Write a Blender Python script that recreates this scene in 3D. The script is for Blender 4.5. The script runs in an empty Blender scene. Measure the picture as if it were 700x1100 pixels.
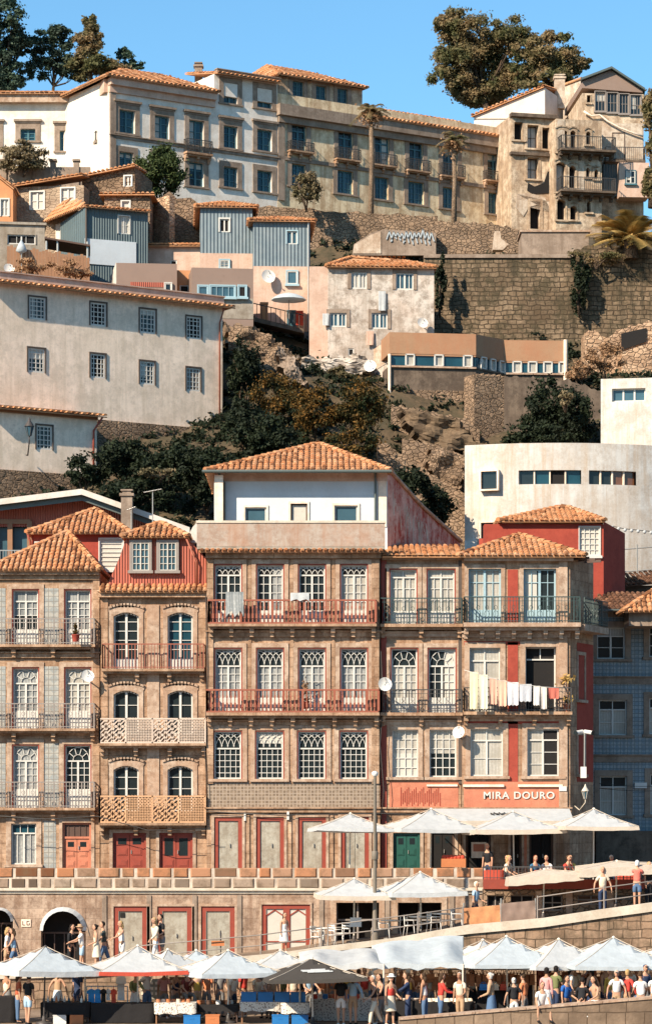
import bpy, math, random
import numpy as np
from mathutils import Vector, Matrix
random.seed(7)
rng = np.random.default_rng(7)
R = math.radians
SC = bpy.context.scene
COL = SC.collection
K = 1/3000.0; PY0 = 860.0; H = 9.0      # lens scale, horizon row, eye height


def P(px, py, Y):
    return Vector(((px-350)*K*Y, Y, H+(PY0-py)*K*Y))


# ------------------------------------------------------------------ materials
class NT:
    def __init__(s, name):
        s.m = bpy.data.materials.new(name); s.m.use_nodes = True
        s.t = s.m.node_tree; s.b = s.t.nodes['Principled BSDF']
        g = s.n('ShaderNodeNewGeometry'); s.pos = g.outputs['Position']; s.isl = g.outputs['Random Per Island']

    def n(s, ty, **kw):
        x = s.t.nodes.new(ty)
        for k, v in kw.items():
            setattr(x, k, v)
        return x

    def put(s, sock, v):
        if hasattr(v, 'links'):
            s.t.links.new(v, sock)
        elif isinstance(v, (tuple, list)) and len(v) == 3 and sock.type == 'RGBA':
            sock.default_value = (*v, 1)
        else:
            sock.default_value = v

    def mapped(s, sc=(1, 1, 1), rot=(0, 0, 0)):
        m = s.n('ShaderNodeMapping'); s.put(m.inputs['Vector'], s.pos)
        m.inputs['Scale'].default_value = sc; m.inputs['Rotation'].default_value = rot
        return m.outputs[0]

    def noise(s, scale, det=4, vec=None, rough=.6):
        x = s.n('ShaderNodeTexNoise'); s.put(x.inputs['Vector'], vec or s.pos)
        x.inputs['Scale'].default_value = scale; x.inputs['Detail'].default_value = det
        x.inputs['Roughness'].default_value = rough
        return x.outputs['Fac']

    def ramp(s, fac, lo, hi, a=0., b=1.):
        x = s.n('ShaderNodeMapRange'); s.put(x.inputs[0], fac)
        for i, v in enumerate((lo, hi, a, b)):
            x.inputs[i+1].default_value = v
        return x.outputs[0]

    def mix(s, f, a, b, mode='MIX'):
        x = s.n('ShaderNodeMix', data_type='RGBA', blend_type=mode)
        s.put(x.inputs[0], f); s.put(x.inputs[6], a); s.put(x.inputs[7], b)
        return x.outputs[2]

    def math(s, op, a, b=0.):
        x = s.n('ShaderNodeMath', operation=op); s.put(x.inputs[0], a); s.put(x.inputs[1], b)
        return x.outputs[0]

    def wallvec(s):                       # (along the wall, height) from a world position
        sp = s.n('ShaderNodeSeparateXYZ'); s.put(sp.inputs[0], s.pos)
        cb = s.n('ShaderNodeCombineXYZ')
        s.put(cb.inputs[0], s.math('ADD', sp.outputs[0], s.math('MULTIPLY', sp.outputs[1], .9)))
        s.put(cb.inputs[1], sp.outputs[2])
        return cb.outputs[0]

    def end(s, col, rough=.85, bump=None, bs=.3, bd=.03, spec=.3, metal=0.):
        s.put(s.b.inputs['Base Color'], col); s.put(s.b.inputs['Roughness'], rough)
        s.b.inputs['Specular IOR Level'].default_value = spec; s.b.inputs['Metallic'].default_value = metal
        if bump is not None:
            x = s.n('ShaderNodeBump'); x.inputs['Strength'].default_value = bs; x.inputs['Distance'].default_value = bd
            s.put(x.inputs['Height'], bump); s.put(s.b.inputs['Normal'], x.outputs[0])
        return s.m


def sc3(c, f):
    return tuple(min(1, v*f) for v in c)


def plaster(name, c, dirt=(.09, .06, .04), amt=.6, streak=.5, sc=1., alt=None, rough=.9, joints=0):
    t = NT(name)
    col = t.mix(t.ramp(t.noise(.9*sc, 5), .35, .68), c, alt or sc3(c, .78))
    col = t.mix(t.ramp(t.noise(1.7*sc, 9, rough=.75), .45, .6, 0, amt), col, dirt)
    col = t.mix(t.ramp(t.noise(.45*sc, 6, rough=.65), .48, .62, 0, amt*.6), col, sc3(dirt, 2.))
    col = t.mix(t.ramp(t.noise(1., 7, t.mapped((3.2, 3.2, .22)), .7), .47, .66, 0, streak), col, sc3(dirt, 1.4))
    n2 = t.noise(14, 4)
    col = t.mix(t.ramp(t.noise(5, 6, rough=.8), .52, .64, 0, amt*.5), col, sc3(dirt, .8))
    col = t.mix(t.ramp(n2, .3, .7, 0, .18), col, sc3(c, 1.25))
    hb = t.noise(6, 8, rough=.7)
    if joints:
        b = t.n('ShaderNodeTexBrick'); t.put(b.inputs['Vector'], t.wallvec()); b.inputs['Scale'].default_value = 1
        b.inputs['Brick Width'].default_value = 1.1; b.inputs['Row Height'].default_value = .42; b.inputs['Mortar Size'].default_value = .012
        for k, v in (('Color1', .78), ('Color2', 1.12), ('Mortar', .5)):
            b.inputs[k].default_value = (v, v, v*.97, 1)
        col = t.mix(joints, col, b.outputs['Color'], 'MULTIPLY'); hb = t.math('SUBTRACT', hb, b.outputs['Fac'])
    return t.end(col, rough, hb, .5 if joints or 'ruin' in name else .18, .04)


def paint(name, c, rough=.5, amt=.25, sc=3., dirt=(.1, .07, .05), metal=0., spec=.4):
    t = NT(name)
    col = t.mix(t.ramp(t.noise(sc, 5), .4, .75, 0, amt), c, sc3(c, .6))
    col = t.mix(t.ramp(t.noise(sc*4, 6), .58, .8, 0, amt), col, dirt)
    return t.end(col, rough, t.noise(20, 3), .1, .01, spec, metal)


def stone(name, c1, c2, mortar, sx=1., bw=1.1, bh=.42, ms=.03, bump=.6, warp=.12):
    t = NT(name)
    v = t.wallvec()
    nz = t.n('ShaderNodeTexNoise'); t.put(nz.inputs['Vector'], t.pos); nz.inputs['Scale'].default_value = 1.6
    av = t.n('ShaderNodeVectorMath', operation='MULTIPLY_ADD')
    t.put(av.inputs[0], nz.outputs['Color']); av.inputs[1].default_value = (warp, warp, 0); t.put(av.inputs[2], v)
    b = t.n('ShaderNodeTexBrick'); t.put(b.inputs['Vector'], av.outputs[0])
    b.inputs['Scale'].default_value = sx; b.inputs['Brick Width'].default_value = bw
    b.inputs['Row Height'].default_value = bh; b.inputs['Mortar Size'].default_value = ms
    b.inputs['Mortar Smooth'].default_value = .4; b.inputs['Bias'].default_value = 0
    b.inputs['Color1'].default_value = (*c1, 1); b.inputs['Color2'].default_value = (*c2, 1)
    b.inputs['Mortar'].default_value = (*mortar, 1)
    b.offset_frequency = 2; b.squash = .7; b.squash_frequency = 3
    col = t.mix(t.ramp(t.noise(3.5, 7), .35, .7, 0, .6), b.outputs['Color'], sc3(c2, .55))
    col = t.mix(t.ramp(t.noise(.5, 6), .42, .62, 0, .75), col, sc3(c1, .4))
    h = t.math('SUBTRACT', t.math('MULTIPLY', t.noise(7, 6), .5), b.outputs['Fac'])
    if 'retain' in name:
        col = t.mix(t.ramp(t.noise(1.1, 9, rough=.75), .47, .58, 0, .85 if 'blocks' in name else .45), col, (.07, .055, .032)); col = t.mix(t.ramp(t.noise(1., 6, t.mapped((2.5, 2.5, .2)), .7), .5, .62, 0, .7), col, (.05, .04, .025))
    return t.end(col, .95, h, bump, .06, .2)


def rubble(name, c1, c2, dark, scale=2.2, bump=.8, zs=1.6):
    t = NT(name)
    v = t.mapped((1, 1, zs))
    nz = t.n('ShaderNodeTexNoise'); t.put(nz.inputs['Vector'], t.pos); nz.inputs['Scale'].default_value = 2.5
    av = t.n('ShaderNodeVectorMath', operation='MULTIPLY_ADD')
    t.put(av.inputs[0], nz.outputs['Color']); av.inputs[1].default_value = (.3, .3, .3); t.put(av.inputs[2], v)
    a = t.n('ShaderNodeTexVoronoi', feature='DISTANCE_TO_EDGE'); t.put(a.inputs['Vector'], av.outputs[0]); a.inputs['Scale'].default_value = scale
    c = t.n('ShaderNodeTexVoronoi'); t.put(c.inputs['Vector'], av.outputs[0]); c.inputs['Scale'].default_value = scale
    sp = t.n('ShaderNodeSeparateColor'); t.put(sp.inputs[0], c.outputs['Color'])
    col = t.mix(sp.outputs[0], c1, c2)
    col = t.mix(t.ramp(t.noise(1.1, 6), .42, .66, 0, .6), col, dark)
    col = t.mix(t.ramp(a.outputs['Distance'], .0, .045, .85, 0), col, sc3(dark, .8))
    h = t.math('ADD', t.ramp(a.outputs['Distance'], 0, .12), t.math('MULTIPLY', t.noise(9, 5), .5))
    return t.end(col, .95, h, bump, .09, .2)


def azulejo(name, a, b, grout, size=.28, amt=.35):
    t = NT(name)
    v = t.wallvec()
    m = t.n('ShaderNodeMapping'); t.put(m.inputs['Vector'], v); m.inputs['Rotation'].default_value = (0, 0, R(45)) if size > .2 else (0, 0, 0)
    c = t.n('ShaderNodeTexChecker'); t.put(c.inputs['Vector'], m.outputs[0]); c.inputs['Scale'].default_value = 1/size
    c.inputs['Color1'].default_value = (*a, 1); c.inputs['Color2'].default_value = (*b, 1)
    br = t.n('ShaderNodeTexBrick'); t.put(br.inputs['Vector'], v); br.offset = 0; br.inputs['Scale'].default_value = 1
    br.inputs['Brick Width'].default_value = size*.75; br.inputs['Row Height'].default_value = size*.75
    br.inputs['Mortar Size'].default_value = .016 if size > .2 else .02
    col = t.mix(br.outputs['Fac'], c.outputs['Color'], grout)
    col = t.mix(t.ramp(t.noise(1.4, 7), .42, .72, 0, amt), col, (.13, .09, .06))
    return t.end(col, .45, t.noise(4, 5), .15, .02, .4)


def tiles(name, a, b, c, dark, amt=.45):
    t = NT(name)
    cr = t.n('ShaderNodeValToRGB'); t.put(cr.inputs[0], t.isl)
    e = cr.color_ramp.elements; e[0].color = (*a, 1); e[1].color = (*b, 1); e[1].position = .8
    x = e.new(.45); x.color = (*c, 1); y = e.new(.9); y.color = (*sc3(a, .42), 1)
    col = t.mix(t.ramp(t.noise(1.3, 8, rough=.7), .46, .62, 0, amt), cr.outputs[0], dark)
    return t.end(col, .9, t.noise(22, 4), .3, .01, .2)


def corrugated(name, c, dark, pitch=.16, amt=.4):
    t = NT(name)
    v = t.wallvec()
    w = t.n('ShaderNodeTexWave', wave_type='BANDS', bands_direction='X'); t.put(w.inputs['Vector'], v)
    w.inputs['Scale'].default_value = .314/pitch; w.inputs['Distortion'].default_value = 0
    col = t.mix(t.ramp(t.noise(1.2, 6), .4, .7, 0, amt), c, dark)
    col = t.mix(t.ramp(t.noise(1., 5, t.mapped((2.5, 2.5, .2))), .48, .75, 0, amt), col, sc3(c, 1.35))
    return t.end(col, .6, w.outputs['Fac'], .9, .05, .3)


def leafmat(name, a, b, c, tr=.25):
    t = NT(name)
    cr = t.n('ShaderNodeValToRGB'); t.put(cr.inputs[0], t.isl)
    e = cr.color_ramp.elements; e[0].color = (*a, 1); e[1].color = (*b, 1)
    col = t.mix(t.ramp(t.noise(.55, 3), .4, .62), cr.outputs[0], c)
    t.end(col, .7, spec=.2)
    t.b.inputs['Transmission Weight'].default_value = 0
    d = t.n('ShaderNodeBsdfTranslucent'); t.put(d.inputs[0], col)
    mx = t.n('ShaderNodeMixShader'); mx.inputs[0].default_value = tr
    o = t.t.nodes['Material Output']
    t.t.links.new(t.b.outputs[0], mx.inputs[1]); t.t.links.new(d.outputs[0], mx.inputs[2]); t.t.links.new(mx.outputs[0], o.inputs[0])
    return t.m


def glassy(name, c, rough=.08, amt=.3, spec=.6):
    t = NT(name)
    col = t.mix(t.ramp(t.noise(.8, 3), .35, .7, 0, amt), c, sc3(c, 2.2))
    return t.end(col, rough, t.noise(1.2, 2), .05, .02, spec)


def curtain(name, c, dark, bright=1.):
    t = NT(name)
    w = t.n('ShaderNodeTexWave', wave_type='BANDS', bands_direction='X'); t.put(w.inputs['Vector'], t.wallvec())
    w.inputs['Scale'].default_value = 2.3; w.inputs['Distortion'].default_value = 3.; w.inputs['Detail'].default_value = 2
    col = t.mix(t.ramp(w.outputs['Fac'], .1, .9, .0, .5), c, dark)
    v = t.n('ShaderNodeTexVoronoi'); t.put(v.inputs['Vector'], t.pos); v.inputs['Scale'].default_value = 9
    col = t.mix(t.ramp(v.outputs['Distance'], .1, .55, 0, .4), col, dark)
    col = t.mix(t.ramp(t.noise(.9, 2), .5, .6, 0, .55), col, dark)
    t.end(col, .5, spec=.3)
    t.b.inputs['Coat Weight'].default_value = .6; t.b.inputs['Coat Roughness'].default_value = .05
    return t.m


def cloth(name, c, amt=.15, rough=.8):
    t = NT(name)
    col = t.mix(t.ramp(t.noise(3, 6), .4, .7, 0, amt), c, sc3(c, .62)); t.end(col, rough, t.noise(2.2, 5), .5, .08, .15)
    if 'canvas' in name:
        d = t.n('ShaderNodeBsdfTranslucent'); t.put(d.inputs[0], col); x = t.n('ShaderNodeMixShader'); x.inputs[0].default_value = .28
        o = t.t.nodes['Material Output']; L = t.t.links; L.new(t.b.outputs[0], x.inputs[1]); L.new(d.outputs[0], x.inputs[2]); L.new(x.outputs[0], o.inputs[0])
    return t.m


def speckled(name, a, b, scale=14):
    t = NT(name)
    v = t.n('ShaderNodeTexVoronoi'); t.put(v.inputs['Vector'], t.pos); v.inputs['Scale'].default_value = scale
    col = t.mix(t.ramp(v.outputs['Distance'], .28, .42), b, a)
    return t.end(col, .85)


M = dict(
    granite=plaster('granite_warm', (.53, .35, .235), (.15, .075, .038), .7, .9, 1.3, (.29, .19, .12), joints=.7),
    granite_light=plaster('granite_light', (.50, .38, .285), (.20, .115, .07), .85, .7, 1.5, (.38, .27, .19)),
    granite_grey=plaster('granite_grey', (.33, .25, .19), (.09, .06, .04), .5, .5),
    arcade=plaster('arcade_render', (.47, .34, .25), (.14, .08, .05),   .8, .8, 1., joints=.4),
    redpaint=paint('red_wood', (.28, .05, .028), .6, .5),
    redwall=plaster('red_render', (.36, .065, .04), (.2, .03, .02), .5, .3),
    orange=plaster('salmon_render', (.55, .205, .12), (.30, .10, .06), .5, .4),
    redcorr=corrugated('red_corrugated', (.40, .11, .07), (.22, .07, .045), .12),
    peeled=plaster('peeling_red_panel', (.33, .05, .03), (.42, .30, .24), .85, .9, 2.2),
    white=paint('white_wood', (.60, .57, .51), .5, .25),
    whitewall=plaster('white_wall', (.66, .60, .53), (.36, .28, .21), .35, .35, .6),
    palewhite=plaster('cool_white_render', (.80, .735, .65), (.36, .28, .20), .4, .35, .6),
    atticwhite=plaster('attic_render', (.56, .60, .62), (.45, .45, .44), .2, .15, .5),
    cream=plaster('cream_render', (.95, .745, .585), (.42, .32, .23), .45, .65, .8),
    pinkish=plaster('pink_render', (.62, .44, .34), (.30, .17, .11), .45, .4, .6),
    mottled=plaster('mottled_render', (.56, .50, .43), (.17, .125, .09), .8, .6, .9, (.58, .48, .40)),
    ochre=plaster('ochre_render', (.72, .57, .36), (.24, .14, .07), .65, .8, .8, (.74, .62, .44)),
    ruin=plaster('ruined_render', (.64, .51, .37), (.14, .085, .05), .75, .75, 1.1, (.42, .29, .18)),
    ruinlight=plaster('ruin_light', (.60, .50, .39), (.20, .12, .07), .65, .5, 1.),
    modern=plaster('modern_white', (.62, .59, .54), (.30, .22, .15), .5, .8, .5),
    terracotta_wall=plaster('terracotta_band', (.36, .21, .12), (.30, .12, .06), .3, .3, .6),
    orange_house=plaster('orange_house', (.60, .27, .12), (.3, .14, .07), .3, .3),
    stainpink=plaster('stained_parapet', (.40, .33, .27), (.24, .13, .08), .6, .75, 1.6, (.34, .27, .22)),
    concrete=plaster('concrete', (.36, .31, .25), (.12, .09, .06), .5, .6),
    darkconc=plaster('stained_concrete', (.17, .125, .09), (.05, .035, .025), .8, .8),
    kerbstone=plaster('pale_coping', (.62, .54, .43), (.30, .22, .15), .4, .2),
    ashlar=stone('ashlar_retain', (.36, .225, .14), (.48, .32, .21), (.11, .07, .045), 1, .75, .34, .024, .8, .2),
    parapet=stone('parapet_blocks', (.36, .13, .055), (.40, .23, .14), (.66, .56, .44), 1, 1.15, .49, .045, .7, .1),
    bigwall=stone('retaining_blocks', (.20, .135, .08), (.31, .22, .14), (.035, .025, .016), 1, .58, .29, .032, 1., .34),
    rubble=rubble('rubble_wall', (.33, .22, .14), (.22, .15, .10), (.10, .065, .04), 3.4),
    rubblelight=rubble('sunlit_rubble', (.62, .42, .27), (.40, .25, .15), (.18, .10, .06), 3.),  # brighter copy of the rubble, sunlight put into its colour
    stonehouse=rubble('stone_house', (.48, .36, .25), (.34, .25, .17), (.19, .13, .09), 3.2, .5),
    cliff=plaster('cliff_earth', (.12, .08, .045), (.03, .026, .014), .9, .5, .8, (.065, .048, .027)),
    rockface=plaster('rock_face', (.20, .135, .08), (.06, .04, .024), .95, .5, 1.2, (.12, .08, .05)),
    bluetile=azulejo('blue_tiles', (.19, .245, .28), (.29, .32, .32), (.11, .14, .16), .24),
    greytile=azulejo('grey_tiles', (.30, .31, .29), (.40, .38, .33), (.22, .2, .17), .3, .3),
    smalltile=azulejo('small_tiles', (.25, .18, .12), (.17, .12, .08), (.36, .28, .21), .2, .3),
    greentile=azulejo('green_tiles', (.16, .08, .045), (.24, .15, .09), (.3, .2, .13), .15, .25),
    roof=tiles('roof_tiles', (.47, .19, .08), (.60, .33, .18), (.50, .235, .105), (.26, .13, .065), .6),
    roofold=tiles('old_roof_tiles', (.52, .21, .09), (.66, .33, .17), (.46, .18, .08), (.16, .09, .05), .7),
    roofdark=tiles('dark_roof_tiles', (.15, .07, .04), (.24, .12, .07), (.10, .05, .03), (.05, .03, .02), .6),
    slate=corrugated('blue_grey_cladding', (.135, .175, .195), (.24, .27, .275), .22, .5),
    tealclad=corrugated('teal_cladding', (.09, .125, .135), (.14, .18, .18), .2, .4),
    taupe=paint('taupe_metal', (.25, .17, .13), .6, .2, 1.),
    gutter=paint('dark_gutter', (.10, .12, .11), .5, .3, metal=.2),
    pipe=paint('drainpipe', (.09, .065, .05), .6, .3),
    iron=paint('wrought_iron', (.055, .05, .045), .5, .3, spec=.5),
    greeniron=paint('green_iron', (.035, .06, .055), .5, .3, spec=.5),
    rustrail=paint('rusty_red_rail', (.30, .09, .05), .6, .5, 5.),
    lacewhite=paint('pale_cast_iron', (.60, .47, .37), .6, .5, 6., (.3, .12, .06)),
    laceochre=paint('ochre_cast_iron', (.60, .34, .18), .6, .5, 6., (.3, .1, .05)),
    greyiron=paint('grey_iron', (.26, .22, .19), .6, .3),
    teal=paint('teal_frame', (.05, .13, .155), .5, .2),
    bluewood=paint('pale_blue_wood', (.33, .46, .50), .5, .2),
    darkwood=paint('dark_wood', (.09, .05, .035), .6, .4),
    woodbrown=paint('brown_wood', (.28, .14, .07), .6, .4),
    greendoor=paint('green_door', (.02, .085, .065), .4, .2),
    boarded=plaster('grey_board', (.40, .37, .30), (.15, .115, .08), .6, .6, 1.6),
    glass=glassy('dark_glass', (.014, .02, .022), .1, .3, .4),
    skyglass=glassy('blue_glass', (.04, .085, .11), .08, .3, .4),
    tealglass=glassy('teal_glass', (.01, .04, .055), .08, .5, .4),
    brownglass=glassy('brown_glass', (.12, .05, .025), .12),
    void=paint('dark_interior', (.012, .010, .009), .9, .2),
    lace=curtain('lace_curtain', (.42, .41, .38), (.13, .14, .135)),
    blind=curtain('cream_curtain', (.50, .47, .41), (.30, .27, .22)),
    shutter=paint('grey_shutter', (.52, .48, .41), .6, .25),
    canvas=cloth('white_canvas', (.60, .61, .60), .35),
    creamcanvas=cloth('cream_canvas', (.66, .56, .45), .3),
    bluecanvas=cloth('cool_canvas', (.56, .61, .63), .35),
    graycanvas=cloth('dark_grey_canvas', (.085, .075, .065), .2),
    canvasred=cloth('red_canvas', (.62, .10, .06), .15),
    pole=paint('cream_pole', (.66, .58, .47), .5, .15),
    darkpole=paint('dark_pole', (.06, .05, .045), .5, .2),
    metal=paint('galvanised', (.42, .40, .36), .4, .2, metal=.6),
    lamppost=paint('lamp_post', (.17, .14, .105), .6, .3),
    dish=paint('dish_white', (.66, .63, .58), .5, .2),
    leaf=leafmat('leaf_green', (.035, .055, .018), (.085, .105, .035), (.05, .07, .022)),
    leafdark=leafmat('leaf_dark', (.012, .020, .010), (.030, .040, .017), (.016, .022, .011)),
    leafblue=leafmat('leaf_conifer', (.035, .065, .045), (.09, .13, .08), (.045, .065, .045)),
    leafbrown=leafmat('leaf_brown', (.20, .145, .07), (.44, .31, .165), (.13, .13, .055), .5),
    leafautumn=leafmat('leaf_autumn', (.012, .022, .008), (.26, .12, .025), (.02, .03, .01)),
    leafdry=leafmat('leaf_dry', (.24, .13, .065), (.44, .27, .15), (.30, .17, .09)),
    leafolive=leafmat('leaf_olive', (.15, .115, .06), (.28, .21, .12), (.13, .11, .055)),
    leafgold=leafmat('leaf_gold', (.45, .25, .07), (.62, .42, .15), (.20, .15, .05)),
    bark=rubble('bark', (.13, .085, .055), (.09, .06, .04), (.04, .03, .02), 6., .8, .4),
    barkpale=rubble('pale_bark', (.38, .27, .18), (.28, .19, .12), (.14, .09, .06), 6., .8, 3.),
    paving=stone('quay_paving', (.24, .17, .12), (.30, .215, .15), (.13, .09, .06), 1, .5, .5, .02, .3, .03),
    asphalt=paint('street_paving', (.17, .13, .10), .9, .4, 1.),
)


# ------------------------------------------------------------------ frames and mesh builder
class Fr:
    """A facade plane: s runs along the wall, d outwards, z up."""
    def __init__(f, px, Y, ang=0.):
        f.o = Vector(((px-350)*K*Y, Y)); a = R(ang)
        f.u = Vector((math.cos(a), math.sin(a))); f.n = Vector((math.sin(a), -math.cos(a))); f.holes = []

    def s(f, px):
        k = (px-350)*K
        return (k*f.o.y-f.o.x)/(f.u.x-k*f.u.y)

    def Y(f, px):
        return f.o.y+f.s(px)*f.u.y

    def z(f, px, py):
        return H+(PY0-py)*K*f.Y(px)

    def w(f, s, d, z):
        p = f.o+f.u*s+f.n*d
        return Vector((p.x, p.y, z))

    def end(f, s, ang):                    # a new frame turned at s
        g = Fr(350, 1, 0); g.o = f.o+f.u*s; a = R(ang)
        g.u = Vector((math.cos(a), math.sin(a))); g.n = Vector((math.sin(a), -math.cos(a))); return g


class MB:
    def __init__(b):
        b.v = []; b.f = []; b.m = []; b.sm = []

    def face(b, pts, m=0, sm=False):
        i = len(b.v); b.v += [tuple(p) for p in pts]; b.f.append(tuple(range(i, i+len(pts)))); b.m.append(m); b.sm.append(sm)

    def raw(b, vs, fs, m=0, sm=False):
        i = len(b.v); b.v += [tuple(p) for p in vs]
        for f in fs:
            b.f.append(tuple(i+j for j in f)); b.m.append(m); b.sm.append(sm)

    def hexa(b, q, m=0):                    # 8 corners: bottom 4 ccw, top 4 ccw
        b.raw(q, [(3, 2, 1, 0), (4, 5, 6, 7), (0, 1, 5, 4), (1, 2, 6, 5), (2, 3, 7, 6), (3, 0, 4, 7)], m)

    def box(b, x0, x1, y0, y1, z0, z1, m=0):
        b.hexa([(x0, y0, z0), (x1, y0, z0), (x1, y1, z0), (x0, y1, z0), (x0, y0, z1), (x1, y0, z1), (x1, y1, z1), (x0, y1, z1)], m)

    def fbox(b, F, s0, s1, d0, d1, z0, z1, m=0):
        w = F.w
        b.hexa([w(s0, d1, z0), w(s1, d1, z0), w(s1, d0, z0), w(s0, d0, z0), w(s0, d1, z1), w(s1, d1, z1), w(s1, d0, z1), w(s0, d0, z1)], m)

    def fbar(b, F, p, q, wd, d0, d1, m=0):  # flat bar in the facade plane between (s,z) points
        a = Vector(p); c = Vector(q); e = (c-a)
        if e.length < 1e-5:
            return
        e.normalize(); g = Vector((-e.y, e.x))*wd/2; a = a-e*wd*.25; c = c+e*wd*.25
        r = [a-g, c-g, c+g, a+g]
        b.hexa([F.w(x.x, d1, x.y) for x in r]+[F.w(x.x, d0, x.y) for x in r], m)

    def fline(b, F, pts, wd, d0, d1, m=0):
        for p, q in zip(pts, pts[1:]):
            b.fbar(F, p, q, wd, d0, d1, m)

    def tube(b, p, q, r0, r1=None, n=8, m=0, cap=True, sm=True):
        p = Vector(p); q = Vector(q); r1 = r0 if r1 is None else r1
        ax = (q-p).normalized(); t = Vector((1, 0, 0)) if abs(ax.x) < .8 else Vector((0, 1, 0))
        a = ax.cross(t).normalized(); c = ax.cross(a)
        vs = []
        for pt, r in ((p, r0), (q, r1)):
            for i in range(n):
                th = 2*math.pi*i/n; vs.append(pt+(a*math.cos(th)+c*math.sin(th))*r)
        b.raw(vs, [(i, (i+1) % n, n+(i+1) % n, n+i) for i in range(n)], m, sm)
        if cap:
            b.raw(vs[:n], [tuple(range(n))[::-1]], m); b.raw(vs[n:], [tuple(range(n))], m)

    def path(b, pts, rs, n=8, m=0, cap=True):
        """one connected tube through pts"""
        pts = [Vector(p) for p in pts]; vs = []; L = len(pts)
        if not hasattr(rs, '__len__'):
            rs = [rs]*L
        ref = None
        for k, p in enumerate(pts):
            ax = (pts[min(k+1, L-1)]-pts[max(k-1, 0)]).normalized()
            if ref is None:
                t = Vector((1, 0, 0)) if abs(ax.x) < .8 else Vector((0, 1, 0)); ref = ax.cross(t).normalized()
            ref = (ref-ax*ref.dot(ax)).normalized(); c = ax.cross(ref)
            for i in range(n):
                th = 2*math.pi*i/n; vs.append(p+(ref*math.cos(th)+c*math.sin(th))*rs[k])
        fs = [(k*n+i, k*n+(i+1) % n, (k+1)*n+(i+1) % n, (k+1)*n+i) for k in range(L-1) for i in range(n)]
        if cap:
            fs += [tuple(range(n))[::-1], tuple(range((L-1)*n, L*n))]
        b.raw(vs, fs, m, True)

    def lathe(b, c, prof, n=12, m=0, sm=True, ax=(1, 1, 1)):
        vs = []
        for r, z in prof:
            for i in range(n):
                th = 2*math.pi*i/n; vs.append((c[0]+r*math.cos(th)*ax[0], c[1]+r*math.sin(th)*ax[1], c[2]+z))
        b.raw(vs, [(k*n+i, k*n+(i+1) % n, (k+1)*n+(i+1) % n, (k+1)*n+i) for k in range(len(prof)-1) for i in range(n)], m, sm)
        if prof[0][0] > 1e-4:
            b.raw(vs[:n], [tuple(range(n))[::-1]], m)
        if prof[-1][0] > 1e-4:
            b.raw(vs[-n:], [tuple(range(n))], m)

    def ball(b, c, r, n=8, k=6, m=0):
        r = (r, r, r) if not hasattr(r, '__len__') else r
        b.lathe(c, [(max(1e-5, math.sin(math.pi*i/k)), -math.cos(math.pi*i/k)*r[2]) for i in range(k+1)], n, m, True, (r[0], r[1], 1))

    def build(b, name, mats, parent=None, local=False):
        if not b.f:
            return None
        me = bpy.data.meshes.new(name)
        mats = mats if isinstance(mats, (list, tuple)) else [mats]
        vs = np.array(b.v, dtype=float)
        if parent is not None and not local:
            mi = np.array(wm(parent).inverted()); vs = vs@mi[:3, :3].T+mi[:3, 3]
        me.from_pydata(vs.tolist(), [], b.f)
        for x in mats:
            me.materials.append(M[x] if isinstance(x, str) else x)
        me.polygons.foreach_set('material_index', b.m); me.polygons.foreach_set('use_smooth', b.sm); me.update()
        o = bpy.data.objects.new(name, me); COL.objects.link(o); o.parent = parent
        return o


def wm(o):
    m = o.matrix_basis.copy()
    return wm(o.parent)@m if o.parent else m


def tag(o, label=None, cat=None, group=None, kind=None):
    for k, v in (('label', label), ('category', cat), ('group', group), ('kind', kind)):
        if v:
            o[k] = v
    return o


def thing(name, label, cat, loc, group=None, rz=0.):
    o = bpy.data.objects.new(name, None); COL.objects.link(o); o.location = loc; o.rotation_euler = (0, 0, rz)
    o.empty_display_size = .3
    return tag(o, label, cat, group)


def copy_tree(o, parent=None):
    c = o.copy(); COL.objects.link(c); c.parent = parent
    for ch in list(o.children):
        copy_tree(ch, c)
    return c


# ------------------------------------------------------------------ roofs
def in_poly(x, y, poly):
    c = False; n = len(poly)
    for i in range(n):
        x1, y1 = poly[i]; x2, y2 = poly[(i+1) % n]
        if (y1 > y) != (y2 > y) and x < (x2-x1)*(y-y1)/(y2-y1)+x1:
            c = not c
    return c


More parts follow.
